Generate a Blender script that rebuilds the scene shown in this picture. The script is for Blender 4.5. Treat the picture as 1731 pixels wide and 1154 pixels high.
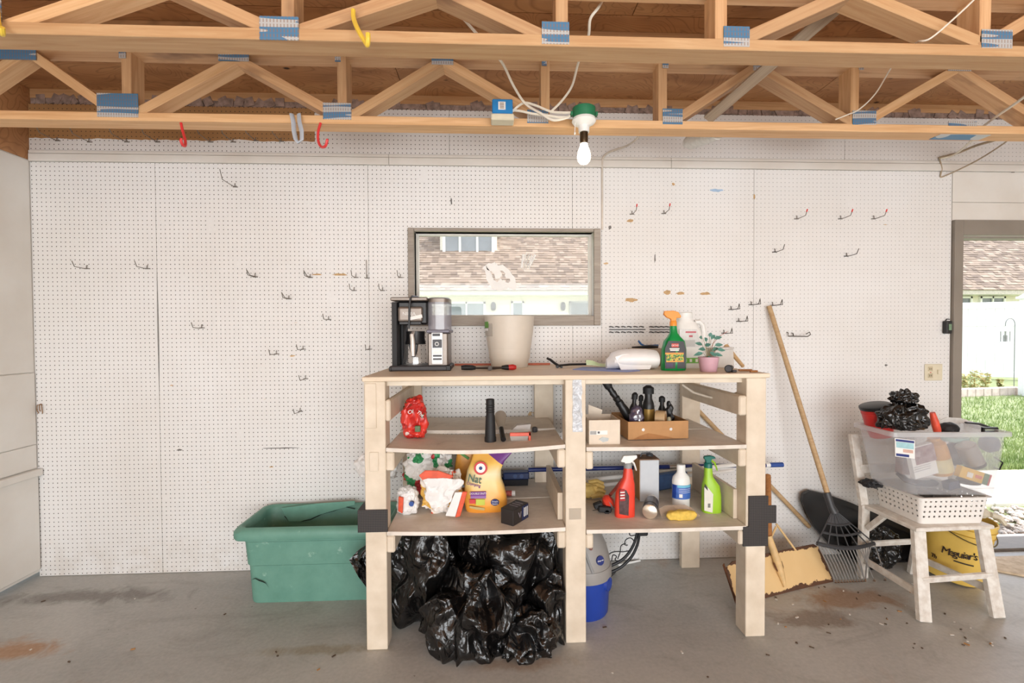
import bpy, bmesh, math, random
from mathutils import Vector, Matrix, noise
random.seed(7)
for o in list(bpy.data.objects): bpy.data.objects.remove(o)
scene = bpy.context.scene
COL = scene.collection
R = math.radians
# ------------------------------------------------------------------ camera
FPX, YAW, PITCH, ROLL = 780.0, .0448, .0192, -.0051
CAM = Vector((0, -2.7861, 1.408))
_F = Vector((math.sin(YAW)*math.cos(PITCH), math.cos(YAW)*math.cos(PITCH), -math.sin(PITCH)))
_R0 = Vector((math.cos(YAW), -math.sin(YAW), 0)); _U0 = _R0.cross(_F)
_R = _R0*math.cos(ROLL) + _U0*math.sin(ROLL); _U = _R.cross(_F)
cd = bpy.data.cameras.new('camera'); cam = bpy.data.objects.new('camera', cd); COL.objects.link(cam)
cd.sensor_fit = 'HORIZONTAL'; cd.sensor_width = 36; cd.lens = FPX/1731*36; cd.clip_start = .02; cd.clip_end = 300
cam.matrix_world = Matrix(((_R.x, _U.x, -_F.x, CAM.x), (_R.y, _U.y, -_F.y, CAM.y), (_R.z, _U.z, -_F.z, CAM.z), (0, 0, 0, 1)))
scene.camera = cam
scene.view_settings.view_transform = 'Standard'; scene.view_settings.look = 'None'
scene.view_settings.gamma = 1; scene.view_settings.exposure = -.12
# ------------------------------------------------------------------ world, sun, large lights
w = bpy.data.worlds.new('world'); scene.world = w; w.use_nodes = True
nt = w.node_tree; bg = nt.nodes['Background']; sk = nt.nodes.new('ShaderNodeTexSky')
sk.sky_type = 'NISHITA'; sk.sun_disc = False; sk.sun_elevation = R(52); sk.sun_rotation = R(92); sk.air_density = 1.2; sk.dust_density = 2.0
hz = nt.nodes.new('ShaderNodeHueSaturation'); hz.inputs['Saturation'].default_value = .45      # hazy white sky
nt.links.new(sk.outputs[0], hz.inputs['Color']); nt.links.new(hz.outputs[0], bg.inputs[0]); bg.inputs[1].default_value = .6
def lamp(name, kind, loc, rot, energy, color=(1, 1, 1), **kw):
    l = bpy.data.lights.new(name, kind); l.energy = energy; l.color = color
    for k, v in kw.items(): setattr(l, k, v)
    o = bpy.data.objects.new(name, l); COL.objects.link(o); o.location = loc; o.rotation_euler = rot; return o
SUN = lamp('sun_offscreen', 'SUN', (12, -2, 14), Vector((-.55, .20, -.81)).to_track_quat('-Z', 'Y').to_euler(), 3.2, (1, .96, .9), angle=R(.6))
# daylight entering through the open garage door behind the photographer
DAY = lamp('garage_door_daylight_offscreen', 'AREA', (.7, -6.62, 1.2), (R(90), 0, 0), 270, (.97, .985, 1), shape='RECTANGLE', size=5.8, size_y=2.4)

# ------------------------------------------------------------------ pixel helpers (direction only; depth from a plane the thing touches)
def ray(u, v): return _F + _R*((u-865.5)/FPX) - _U*((v-577)/FPX)
def Wy(u, v, y=0.):
    r = ray(u, v); return CAM + r*((y-CAM.y)/r.y)
def Wz(u, v, z=0.):
    r = ray(u, v); return CAM + r*((z-CAM.z)/r.z)
def K(y): return (y-CAM.y)/FPX            # metres per pixel at a plane parallel to the wall
# ------------------------------------------------------------------ scene helpers
def wloc(o):
    p = Vector((0, 0, 0))
    while o: p += o.location; o = o.parent
    return p
def tag(o, label=None, cat=None, group=None, kind=None):
    if label: o['label'] = label
    if cat: o['category'] = cat
    if group: o['group'] = group
    if kind: o['kind'] = kind
    return o
def thing(name, label, cat, loc=(0, 0, 0), group=None, rz=0):
    o = bpy.data.objects.new(name, None); COL.objects.link(o); o.location = loc; o.rotation_euler = (0, 0, rz)
    o.empty_display_size = .05
    return tag(o, label, cat, group)
class MB:
    def __init__(s): s.v = []; s.f = []; s.mi = []
    def add(s, vs, fs, m=0):
        n = len(s.v); s.v += [Vector(a) for a in vs]; s.f += [tuple(i+n for i in f) for f in fs]; s.mi += [m]*len(fs); return s
    def box(s, c, d, rot=None, m=0, taper=1.0):
        c = Vector(c); hx, hy, hz = d[0]/2, d[1]/2, d[2]/2; vs = []
        for z in (-1, 1):
            t = taper if z > 0 else 1
            for x, y in ((-1, -1), (1, -1), (1, 1), (-1, 1)): vs.append(Vector((x*hx*t, y*hy*t, z*hz)))
        if rot is not None: vs = [rot @ q for q in vs]
        return s.add([c+q for q in vs], [(3, 2, 1, 0), (4, 5, 6, 7), (0, 1, 5, 4), (1, 2, 6, 5), (2, 3, 7, 6), (3, 0, 4, 7)], m)
    def b6(s, x0, x1, y0, y1, z0, z1, m=0):
        return s.box(((x0+x1)/2, (y0+y1)/2, (z0+z1)/2), (x1-x0, y1-y0, z1-z0), m=m)
    def tube(s, pts, r, n=8, caps=True, m=0, flat=None):
        pts = [Vector(p) for p in pts]; N = len(pts)
        rs = r if isinstance(r, (list, tuple)) else [r]*N
        t = (pts[1]-pts[0]).normalized()
        a = Vector((0, 0, 1)) if abs(t.z) < .9 else Vector((1, 0, 0))
        nrm = (a - t*a.dot(t)).normalized(); vs = []; fs = []
        for i, p in enumerate(pts):
            if i == 0: t = pts[1]-pts[0]
            elif i == N-1: t = pts[-1]-pts[-2]
            else: t = pts[i+1]-pts[i-1]
            t.normalize(); nrm = nrm - t*nrm.dot(t)
            if nrm.length < 1e-6: nrm = t.orthogonal()
            nrm.normalize(); b = t.cross(nrm)
            for k in range(n):
                q = 2*math.pi*k/n
                vs.append(p + (nrm*math.cos(q)*(flat or 1) + b*math.sin(q))*rs[i])
        for i in range(N-1):
            for k in range(n):
                fs.append((i*n+k, i*n+(k+1) % n, (i+1)*n+(k+1) % n, (i+1)*n+k))
        if caps: fs += [tuple(range(n-1, -1, -1)), tuple((N-1)*n+k for k in range(n))]
        return s.add(vs, fs, m)
    def cyl(s, p0, p1, r0, r1=None, n=16, caps=True, m=0): return s.tube([p0, p1], [r0, r0 if r1 is None else r1], n, caps, m)
    def rings(s, rings, cap0=True, cap1=True, m=0):
        n = len(rings[0]); vs = [p for r in rings for p in r]; fs = []
        for i in range(len(rings)-1):
            for k in range(n): fs.append((i*n+k, i*n+(k+1) % n, (i+1)*n+(k+1) % n, (i+1)*n+k))
        if cap0: fs.append(tuple(range(n-1, -1, -1)))
        if cap1: fs.append(tuple((len(rings)-1)*n+k for k in range(n)))
        return s.add(vs, fs, m)
    def lathe(s, prof, c=(0, 0, 0), n=24, sx=1, sy=1, cap0=True, cap1=True, m=0, rot=None, sq=1.0):
        c = Vector(c); rr = []
        for r, z in prof:
            ring = []
            for k in range(n):
                q = 2*math.pi*k/n; cx, cy = math.cos(q), math.sin(q)
                cx = math.copysign(abs(cx)**sq, cx); cy = math.copysign(abs(cy)**sq, cy)
                p = Vector((cx*r*sx, cy*r*sy, z))
                if rot is not None: p = rot @ p
                ring.append(c+p)
            rr.append(ring)
        return s.rings(rr, cap0, cap1, m)
    def sections(s, secs, n=28, sq=.6, c=(0, 0, 0), m=0):
        # secs: (cx, cy, hw, hd, z)
        c = Vector(c); rr = []
        for cx, cy, hw, hd, z in secs:
            ring = []
            for k in range(n):
                q = 2*math.pi*k/n; a, b = math.cos(q), math.sin(q)
                ring.append(c+Vector((cx+hw*math.copysign(abs(a)**sq, a), cy+hd*math.copysign(abs(b)**sq, b), z)))
            rr.append(ring)
        return s.rings(rr, m=m)
    def prism(s, poly, y0, y1, m=0, c=(0, 0, 0)):
        c = Vector(c); n = len(poly)
        vs = [c+Vector((x, y0, z)) for x, z in poly] + [c+Vector((x, y1, z)) for x, z in poly]
        fs = [tuple(range(n)), tuple(range(2*n-1, n-1, -1))] + [(i, i+n, (i+1) % n+n, (i+1) % n) for i in range(n)]
        return s.add(vs, fs, m)
    def slab(s, poly, z0, z1, m=0):
        n = len(poly)
        vs = [Vector((x, y, z0)) for x, y in poly] + [Vector((x, y, z1)) for x, y in poly]
        fs = [tuple(range(n-1, -1, -1)), tuple(range(n, 2*n))] + [(i, (i+1) % n, (i+1) % n+n, i+n) for i in range(n)]
        return s.add(vs, fs, m)
    def arc(s, rx, ry, z0, z1, a0, a1, c=(0, 0, 0), n=12, t=.0012, m=0, sq=1.0):
        # thin curved label, angles from -y (towards camera), degrees
        c = Vector(c); vs = []
        for i in range(n+1):
            q = R(-90 + a0+(a1-a0)*i/n); a, b = math.cos(q), math.sin(q)
            a = math.copysign(abs(a)**sq, a); b = math.copysign(abs(b)**sq, b)
            for z in (z0, z1):
                for e in (0, t): vs.append(c+Vector((a*(rx+e), b*(ry+e), z)))
        fs = []
        for i in range(n):
            q = 4*i; fs += [(q+1, q+5, q+7, q+3), (q, q+2, q+6, q+4), (q, q+4, q+5, q+1), (q+2, q+3, q+7, q+6)]
        fs += [(0, 1, 3, 2), (4*n, 4*n+2, 4*n+3, 4*n+1)]
        return s.add(vs, fs, m)
    def xf(s, mat):
        s.v = [mat @ p for p in s.v]; return s
    def build(s, name, mat, parent=None, loc=None, world=False, smooth=35, bevel=0, label=None, cat=None, group=None, kind=None, recalc=True, rz=0, seg=1):
        off = Vector((0, 0, 0))
        if world:
            off = wloc(parent) if parent else Vector(loc or (0, 0, 0))
        me = bpy.data.meshes.new(name); me.from_pydata([p-off for p in s.v], [], s.f)
        mats = mat if isinstance(mat, (list, tuple)) else [mat]
        for mm in mats: me.materials.append(mm)
        if len(mats) > 1:
            for p, i in zip(me.polygons, s.mi): p.material_index = i
        if recalc:
            b = bmesh.new(); b.from_mesh(me); bmesh.ops.recalc_face_normals(b, faces=b.faces); b.to_mesh(me); b.free()
        if smooth:
            for p in me.polygons: p.use_smooth = True
            me.set_sharp_from_angle(angle=R(smooth))
        o = bpy.data.objects.new(name, me); COL.objects.link(o)
        if parent: o.parent = parent
        if loc is not None: o.location = loc
        if rz: o.rotation_euler = (0, 0, rz)
        if bevel:
            m = o.modifiers.new('bevel', 'BEVEL'); m.width = bevel; m.segments = seg; m.limit_method = 'ANGLE'; m.angle_limit = R(40)
        return tag(o, label, cat, group, kind)
def beam(name, p0, p1, wdt, dep, mat, parent=None, side=(0, 1, 0), bevel=.002, **kw):
    """bar from p0 to p1: local x = length, local y = depth axis 'side', local z = width"""
    p0 = Vector(p0); p1 = Vector(p1); L = (p1-p0).length; X = (p1-p0).normalized(); Y = Vector(side)
    Y = (Y-X*Y.dot(X)).normalized(); Z = X.cross(Y)
    mb = MB(); mb.b6(0, L, -dep/2, dep/2, -wdt/2, wdt/2)
    o = mb.build(name, mat, parent, bevel=bevel, smooth=None, **kw)
    base = p0-(wloc(parent) if parent else Vector((0, 0, 0)))
    o.matrix_local = Matrix(((X.x, Y.x, Z.x, base.x), (X.y, Y.y, Z.y, base.y), (X.z, Y.z, Z.z, base.z), (0, 0, 0, 1)))
    return o
def copy_tree(o, parent=None):
    c = o.copy(); COL.objects.link(c); c.parent = parent
    for ch in o.children: copy_tree(ch, c)
    return c
def text(s, size, loc, mat, parent, rot=(R(90), 0, 0), name='lettering', ext=.0004, sx=1.0, shear=0, world=False, bold=0):
    cu = bpy.data.curves.new('t', 'FONT'); cu.body = s; cu.size = size; cu.align_x = 'CENTER'; cu.align_y = 'CENTER'; cu.extrude = ext; cu.shear = shear; cu.offset = bold; cu.resolution_u = 3
    to = bpy.data.objects.new('t', cu); me = bpy.data.meshes.new_from_object(to); bpy.data.objects.remove(to); bpy.data.curves.remove(cu)
    me.name = name; me.materials.clear(); me.materials.append(mat)
    o = bpy.data.objects.new(name, me); COL.objects.link(o); o.parent = parent
    o.location = Vector(loc)-(wloc(parent) if world else Vector((0, 0, 0))); o.rotation_euler = rot; o.scale = (sx, 1, 1)
    return o
def blob(c, rad, sub=5, amp=.1, fs=3.0, crease=0.0, cs=4.0, seed=0, sq=1.0, floor=None, flatz=None, shape=None, stretch=(1, 1, 1), clip=None):
    """crumpled closed surface; returns MB in coordinates around c"""
    bm = bmesh.new(); bmesh.ops.create_icosphere(bm, subdivisions=sub, radius=1)
    off = Vector((seed*3.7, seed*1.9, seed*5.3)); mb = MB(); c = Vector(c); st = Vector(stretch)
    m = max(rad)
    for v in bm.verts:
        d = v.co.normalized()
        if sq != 1: 
            d2 = Vector([math.copysign(abs(q)**sq, q) for q in d])
        else: d2 = d
        p = Vector((d2.x*rad[0], d2.y*rad[1], d2.z*rad[2]))
        if shape: p = shape(p, d)
        q = Vector((p.x*st.x, p.y*st.y, p.z*st.z))/m+off
        k = amp*m*noise.noise(q*fs)
        if crease:
            dist, _ = noise.voronoi(q*cs)
            k += crease*m*((dist[1]-dist[0])-.35)
            dist, _ = noise.voronoi(q*cs*2.3+Vector((9, 2, 4)))
            k += crease*.4*m*((dist[1]-dist[0])-.35)
        p = p+d*k
        if floor is not None and p.z+c.z < floor: p.z = floor-c.z+.002+.002*noise.noise(q*9)
        v.co = clip(c+p) if clip else c+p
    bm.verts.index_update()
    mb.v = [v.co.copy() for v in bm.verts]; mb.f = [tuple(q.index for q in f.verts) for f in bm.faces]; mb.mi = [0]*len(mb.f)
    bm.free(); return mb
# ------------------------------------------------------------------ materials
def lin(c):
    if isinstance(c, str): c = tuple(int(c[i:i+2], 16) for i in (0, 2, 4))
    return tuple(((x/255)/12.92 if x/255 <= .04045 else ((x/255+.055)/1.055)**2.4) for x in c)+(1,)
class NT:
    def __init__(s, name):
        s.m = bpy.data.materials.new(name); s.m.use_nodes = True; s.t = s.m.node_tree; s.n = s.t.nodes
        s.b = s.n['Principled BSDF']; s.out = s.n['Material Output']
    def new(s, k, **kw):
        o = s.n.new('ShaderNode'+k)
        for a, v in kw.items(): setattr(o, a, v)
        return o
    def link(s, a, b): s.t.links.new(a, b)
    def coord(s, scale=(1, 1, 1), rnd=0):
        tc = s.new('TexCoord'); mp = s.new('Mapping'); mp.inputs['Scale'].default_value = scale
        s.link(tc.outputs['Object'], mp.inputs['Vector'])
        if rnd:
            oi = s.new('ObjectInfo'); ml = s.new('Math', operation='MULTIPLY'); ml.inputs[1].default_value = rnd
            s.link(oi.outputs['Random'], ml.inputs[0]); s.link(ml.outputs[0], mp.inputs['Location'])
        return mp.outputs[0]
    def noise(s, vec, scale, detail=4, rough=.55, dist=0):
        o = s.new('TexNoise'); o.inputs['Scale'].default_value = scale; o.inputs['Detail'].default_value = detail
        o.inputs['Roughness'].default_value = rough; o.inputs['Distortion'].default_value = dist
        s.link(vec, o.inputs['Vector']); return o.outputs['Fac']
    def ramp(s, fac, stops):
        o = s.new('ValToRGB'); e = o.color_ramp.elements
        while len(e) < len(stops): e.new(.5)
        for q, (p, c) in zip(e, stops): q.position = p; q.color = c if len(c) == 4 else lin(c)
        s.link(fac, o.inputs[0]); return o.outputs[0]
    def mix(s, fac, a, b, mode='MIX'):
        o = s.new('Mix', data_type='RGBA', blend_type=mode)
        for inp, val in ((o.inputs[0], fac), (o.inputs[6], a), (o.inputs[7], b)):
            if hasattr(val, 'links') or hasattr(val, 'is_linked'): s.link(val, inp)
            else: inp.default_value = val
        return o.outputs[2]
    def math(s, op, a, b=None, c=None, clamp=False):
        o = s.new('Math', operation=op, use_clamp=clamp)
        for i, val in enumerate((a, b, c)):
            if val is None: continue
            if hasattr(val, 'is_linked'): s.link(val, o.inputs[i])
            else: o.inputs[i].default_value = val
        return o.outputs[0]
    def bump(s, h, strength=.3, dist=.01):
        o = s.new('Bump'); o.inputs['Strength'].default_value = strength; o.inputs['Distance'].default_value = dist
        s.link(h, o.inputs['Height']); s.link(o.outputs[0], s.b.inputs['Normal'])
    def set(s, **kw):
        for k, v in kw.items():
            i = s.b.inputs[k.replace('_', ' ')]
            if hasattr(v, 'is_linked'): s.link(v, i)
            else: i.default_value = v
        return s
_mc = {}
def M(name, col, rough=.55, metal=0, var=.12, scale=25, bump=0, col2=None, spec=.5, coat=0):
    if name in _mc: return _mc[name]
    t = NT(name); t.set(Roughness=rough, Metallic=metal); t.b.inputs['Specular IOR Level'].default_value = spec; t.b.inputs['Coat Weight'].default_value = coat
    a = lin(col)
    if var or col2:
        b = lin(col2) if col2 else tuple(x*(1-var*2) for x in a[:3])+(1,)
        f = t.noise(t.coord(), scale, 5)
        f2 = t.ramp(f, [(.35, (0, 0, 0, 1)), (.7, (1, 1, 1, 1))])
        t.set(Base_Color=t.mix(f2, a, b))
        if bump: t.bump(f, bump, .004)
    else: t.set(Base_Color=a)
    _mc[name] = t.m; return t.m
def wood(name, c1, c2, rough=.6, sx=1.2, sy=26, dark=None):
    t = NT(name); v = t.coord((sx, sy, sy), rnd=40)
    f = t.noise(v, 1.6, 6, .6, 1.2); f2 = t.noise(t.coord((1.5, 3, 3), rnd=17), 2.2, 3)
    c = t.ramp(f, [(.3, c1), (.68, c2)])
    oi = t.new('ObjectInfo'); br = t.new('HueSaturation'); vv = t.new('MapRange'); vv.inputs[3].default_value = .84; vv.inputs[4].default_value = 1.14
    t.link(oi.outputs['Random'], vv.inputs[0]); t.link(vv.outputs[0], br.inputs['Value']); t.link(c, br.inputs['Color'])
    c = br.outputs[0]
    if dark: c = t.mix(t.ramp(f2, [(.55, (0, 0, 0, 1)), (.72, (1, 1, 1, 1))]), c, lin(dark))
    t.set(Base_Color=c, Roughness=rough); t.bump(f, .12, .003); return t.m
def clear(name, col, opac=.3, rough=.3, gloss=.06):
    """cloudy see-through plastic: transparent + diffuse + a little gloss"""
    t = NT(name); t.n.remove(t.b)
    tr = t.new('BsdfTransparent'); di = t.new('BsdfDiffuse'); tl = t.new('BsdfTranslucent'); gl = t.new('BsdfGlossy')
    for q in (di, tl): q.inputs['Color'].default_value = lin(col)
    gl.inputs['Roughness'].default_value = rough
    m0 = t.new('MixShader'); m0.inputs[0].default_value = .4; t.link(di.outputs[0], m0.inputs[1]); t.link(tl.outputs[0], m0.inputs[2])
    m1 = t.new('MixShader'); m1.inputs[0].default_value = opac; t.link(tr.outputs[0], m1.inputs[1]); t.link(m0.outputs[0], m1.inputs[2])
    m2 = t.new('MixShader'); m2.inputs[0].default_value = gloss; t.link(m1.outputs[0], m2.inputs[1]); t.link(gl.outputs[0], m2.inputs[2])
    t.link(m2.outputs[0], t.out.inputs['Surface']); return t.m
def patches(name, cols, scale=9, rough=.45, seed=0, bump=.0):
    """printed bag film: hard-edged colour patches"""
    t = NT(name); v = t.coord(); 
    nz = t.new('TexNoise'); nz.inputs['Scale'].default_value = scale; t.link(v, nz.inputs['Vector'])
    mp = t.new('Mapping'); mp.inputs['Location'].default_value = (seed*2.3, seed, seed*.7); t.link(nz.outputs['Color'], mp.inputs[0])
    vo = t.new('TexVoronoi'); vo.inputs['Scale'].default_value = 5.0; t.link(mp.outputs[0], vo.inputs['Vector'])
    sp = t.new('SeparateColor'); t.link(vo.outputs['Color'], sp.inputs[0])
    r = t.new('ValToRGB'); r.color_ramp.interpolation = 'CONSTANT'; e = r.color_ramp.elements
    while len(e) < len(cols): e.new(.5)
    for i, (q, (p, c)) in enumerate(zip(e, cols)): q.position = p; q.color = lin(c)
    t.link(sp.outputs[0], r.inputs[0]); t.set(Base_Color=r.outputs[0], Roughness=rough); return t.m
# ------------------------------------------------------------------ shared materials
def pegboard_mat():
    t = NT('painted_pegboard'); tc = t.new('TexCoord'); sp = t.new('SeparateXYZ'); t.link(tc.outputs['Object'], sp.inputs[0])
    X, Z = sp.outputs['X'], sp.outputs['Z']; v = t.coord()
    P = .0254
    fx = t.math('SUBTRACT', t.math('FRACT', t.math('DIVIDE', X, P)), .5); fz = t.math('SUBTRACT', t.math('FRACT', t.math('DIVIDE', Z, P)), .5)
    d = t.math('SQRT', t.math('ADD', t.math('MULTIPLY', fx, fx), t.math('MULTIPLY', fz, fz)))
    hole = t.math('SUBTRACT', 1.0, t.math('DIVIDE', t.math('SUBTRACT', d, .10), .035, clamp=True), clamp=True)
    # holes clogged with paint: scattered patches and, further right, most of them partly
    patch = t.ramp(t.noise(v, 7.0, 2), [(.30, (.0, .0, .0, 1)), (.335, (1, 1, 1, 1))])
    mr = t.new('MapRange'); mr.inputs[1].default_value = .45; mr.inputs[2].default_value = .8; mr.inputs[3].default_value = .95; mr.inputs[4].default_value = .46
    t.link(X, mr.inputs[0])
    hole = t.math('MULTIPLY', t.math('MULTIPLY', hole, patch), mr.outputs[0])
    base = t.mix(t.ramp(t.noise(v, 1.3, 4), [(.35, (0, 0, 0, 1)), (.7, (1, 1, 1, 1))]), lin((233, 232, 231)), lin((225, 222, 218)))
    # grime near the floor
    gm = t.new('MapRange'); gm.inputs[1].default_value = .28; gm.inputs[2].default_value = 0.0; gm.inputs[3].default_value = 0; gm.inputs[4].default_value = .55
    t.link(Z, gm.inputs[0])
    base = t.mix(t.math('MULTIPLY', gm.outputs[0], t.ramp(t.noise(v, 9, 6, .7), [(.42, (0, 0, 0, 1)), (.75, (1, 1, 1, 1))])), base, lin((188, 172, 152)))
    # chipped paint showing brown board: only where the high sheets were left unpainted at the left
    wob = t.math('MULTIPLY', t.math('SUBTRACT', t.noise(v, 4.5, 5, .65), .5), .05)
    up = t.math('GREATER_THAN', t.math('ADD', Z, wob), 2.535); lf = t.math('LESS_THAN', t.math('ADD', X, t.math('MULTIPLY', wob, .4)), -1.03)
    bare = t.math('MULTIPLY', up, lf)
    brown = t.mix(t.noise(v, 14, 4), lin((176, 134, 88)), lin((158, 116, 74)))
    base = t.mix(bare, base, brown)
    chip = t.ramp(t.noise(t.coord((1, 1, 2.2)), 6.3, 3), [(.735, (0, 0, 0, 1)), (.745, (1, 1, 1, 1))])
    base = t.mix(chip, base, lin((205, 172, 128)))
    col = t.mix(hole, base, lin((62, 52, 46)))
    t.set(Base_Color=col, Roughness=.5)
    t.bump(t.math('SUBTRACT', 1.0, hole), .25, .002)
    return t.m
PEG = pegboard_mat()
WHITE_WALL = M('white_wall_paint', (230, 227, 221), .5, var=.05, scale=2.5, col2=(218, 212, 203))
def concrete_mat():
    t = NT('stained_concrete'); v = t.coord()
    a = t.noise(v, 1.1, 6, .6, .8); b = t.noise(t.coord((1, 2.2, 1)), 2.4, 7, .7, 1.4); c = t.noise(v, 60, 4)
    col = t.ramp(a, [(.25, (160, 161, 158)), (.55, (180, 180, 176)), (.8, (196, 194, 188))])
    col = t.mix(t.ramp(b, [(.52, (0, 0, 0, 1)), (.78, (.55, .55, .55, 1))]), col, lin((128, 122, 115)))
    rust = t.math('MULTIPLY', t.ramp(t.noise(t.coord((1, 1.5, 1)), 1.55, 5, .6, .5), [(.62, (0, 0, 0, 1)), (.74, (.75, .75, .75, 1))]), t.ramp(t.noise(v, 8, 4), [(.4, (0, 0, 0, 1)), (.62, (1, 1, 1, 1))]))
    col = t.mix(rust, col, lin((160, 118, 76)))
    tcw = t.new('TexCoord'); n3 = t.noise(v, 5.5, 6, .68, .8)
    for u_, v_, rx, ry, cc in ((18, 1098, .30, .10, (172, 122, 70)), (150, 1008, .55, .10, (112, 106, 100)), (1440, 1012, .42, .12, (150, 116, 84)), (1370, 1046, .26, .10, (126, 110, 96)), (1330, 985, .2, .08, (156, 122, 88)), (540, 1098, .35, .05, (150, 140, 120)), (880, 1120, .3, .06, (158, 140, 122))):
        w0 = Wz(u_, v_, 0); mp = t.new('Mapping'); mp.inputs['Location'].default_value = (-w0.x/rx, -w0.y/ry, 0); mp.inputs['Scale'].default_value = (1/rx, 1/ry, 0); t.link(tcw.outputs['Object'], mp.inputs[0])
        ln_ = t.new('VectorMath', operation='LENGTH'); t.link(mp.outputs[0], ln_.inputs[0])
        mk = t.math('SUBTRACT', t.math('ADD', n3, .42), t.math('MULTIPLY', ln_.outputs['Value'], .5))
        col = t.mix(t.ramp(mk, [(.48, (0, 0, 0, 1)), (.72, (.8, .8, .8, 1))]), col, lin(cc))
    spk = t.ramp(t.noise(v, 26, 2), [(.74, (0, 0, 0, 1)), (.78, (.8, .8, .8, 1))])
    col = t.mix(spk, col, lin((96, 88, 80)))
    col = t.mix(.12, col, t.ramp(c, [(.3, (90, 88, 84)), (.7, (215, 210, 202))]))
    t.set(Base_Color=col, Roughness=t.ramp(a, [(.3, (.62, .62, .62, 1)), (.7, (.42, .42, .42, 1))])); t.bump(c, .08, .003); return t.m
CONC = concrete_mat()
def ply_mat():
    t = NT('rotary_plywood'); v = t.coord((1, 1, 1), rnd=30)
    n1 = t.noise(t.coord((1.0, 2.6, 1), rnd=30), 2.3, 3, .5, .6)
    fig = t.noise(t.coord((1.0, 1.7, 1), rnd=23), 1.9, 2.5, .5, .7)                    # contour figure of rotary cut veneer
    ln = t.math('ABSOLUTE', t.math('SINE', t.math('MULTIPLY', fig, 95)))
    c = t.ramp(n1, [(.25, (156, 108, 68)), (.5, (190, 138, 92)), (.75, (206, 158, 110))])
    c = t.mix(t.math('MULTIPLY', t.ramp(ln, [(.0, (1, 1, 1, 1)), (.55, (0, 0, 0, 1))]), .42), c, lin((118, 72, 40)))
    vo = t.new('TexVoronoi'); vo.inputs['Scale'].default_value = 4.5; t.link(t.coord((1, 1.6, 1), rnd=11), vo.inputs['Vector'])
    knot = t.ramp(vo.outputs['Distance'], [(.05, (1, 1, 1, 1)), (.10, (0, 0, 0, 1))])
    c = t.mix(knot, c, lin((58, 34, 20)))
    c = t.mix(t.ramp(t.noise(v, 1.1, 4), [(.55, (0, 0, 0, 1)), (.8, (.5, .5, .5, 1))]), c, lin((96, 66, 46)))
    t.set(Base_Color=c, Roughness=.65); return t.m
PLY = ply_mat()
LUMBER = wood('truss_lumber', (222, 182, 136), (200, 152, 104))
LUMBER2 = wood('old_truss_lumber', (216, 176, 132), (190, 142, 98), dark=(150, 112, 80))
BENCH = M('painted_bench_wood', (224, 210, 190), .55, var=.05, scale=9, col2=(206, 190, 168), bump=.05)
def shelf_mat():
    t = NT('scuffed_shelf_board'); v = t.coord()
    n = t.noise(t.coord((1, 1, 1)), 5, 6, .7, .6); n2 = t.noise(t.coord((2, 14, 1)), 6, 5)
    c = t.ramp(n, [(.32, (232, 224, 212)), (.58, (216, 206, 194)), (.8, (170, 160, 148))])
    c = t.mix(t.ramp(n2, [(.55, (0, 0, 0, 1)), (.85, (.4, .4, .4, 1))]), c, lin((150, 138, 126)))
    t.set(Base_Color=c, Roughness=.6); return t.m
SHELF = shelf_mat()
TOPW = wood('bench_top_wood', (226, 210, 188), (208, 190, 166), sx=1.0, sy=14)
WEATHER = wood('weathered_frame_wood', (168, 158, 146), (140, 130, 119), sx=2, sy=30)
TAUPE = M('taupe_door_paint', (142, 133, 122), .45, var=.06, scale=6)
GALV = NT('nail_plate_steel')
def plate_mat():
    t = GALV; tc = t.new('TexCoord'); sp = t.new('SeparateXYZ'); t.link(tc.outputs['Object'], sp.inputs[0])
    fx = t.math('FRACT', t.math('MULTIPLY', sp.outputs['X'], 90)); fz = t.math('FRACT', t.math('MULTIPLY', sp.outputs['Z'], 62))
    dent = t.math('MULTIPLY', t.math('LESS_THAN', t.math('ABSOLUTE', t.math('SUBTRACT', fx, .5)), .22), t.math('LESS_THAN', t.math('ABSOLUTE', t.math('SUBTRACT', fz, .5)), .36))
    blue = t.math('GREATER_THAN', t.noise(t.coord((.6, 1, 9), rnd=9), 4.2, 1), .50)
    c = t.mix(blue, lin((196, 198, 198)), lin((84, 134, 172)))
    c = t.mix(t.math('MULTIPLY', dent, .55), c, lin((150, 116, 90)))
    t.set(Base_Color=c, Roughness=.45, Metallic=.25)
plate_mat(); GALV = GALV.m
BLACK = M('black_plastic', (26, 26, 28), .4, var=.1)
BLACKM = M('matte_black_plastic', (30, 30, 32), .6, var=.1)
DGREY = M('dark_grey_plastic', (66, 66, 70), .45, var=.05)
GREY = M('grey_plastic', (150, 150, 150), .45, var=.04)
LGREY = M('light_grey', (196, 196, 194), .45, var=.04)
WHITE = M('white_plastic', (238, 237, 233), .4, var=.03)
STEEL = M('brushed_steel', (186, 180, 174), .32, metal=.85, var=.06, scale=40)
CHROME = M('chrome_wire', (150, 146, 140), .4, metal=.7, var=0)
WIRE = M('grey_hook_wire', (128, 122, 114), .5, metal=.3, var=0)
RED = M('red_plastic', (206, 44, 40), .4, var=.08)
ORANGE = M('orange_plastic', (240, 150, 52), .4, var=.03)
GREEN = M('green_bottle_plastic', (0, 138, 66), .28, var=.06)
NAVY = M('navy_blue', (28, 44, 116), .4, var=.06)
BLUE = M('blue_plastic', (44, 78, 150), .4, var=.08)
YELLOW = M('yellow_plastic', (240, 202, 100), .45, var=.05, scale=8)
WOODH = wood('tool_handle_wood', (212, 180, 136), (188, 152, 108), sx=2, sy=30)
WOODD = wood('dark_handle_wood', (176, 122, 70), (148, 96, 52), sx=2, sy=30)
CABLE = M('white_cable_sheath', (236, 228, 212), .45, var=.03)
CARD = M('brown_cardboard', (186, 140, 92), .75, var=.08, scale=14)
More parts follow.
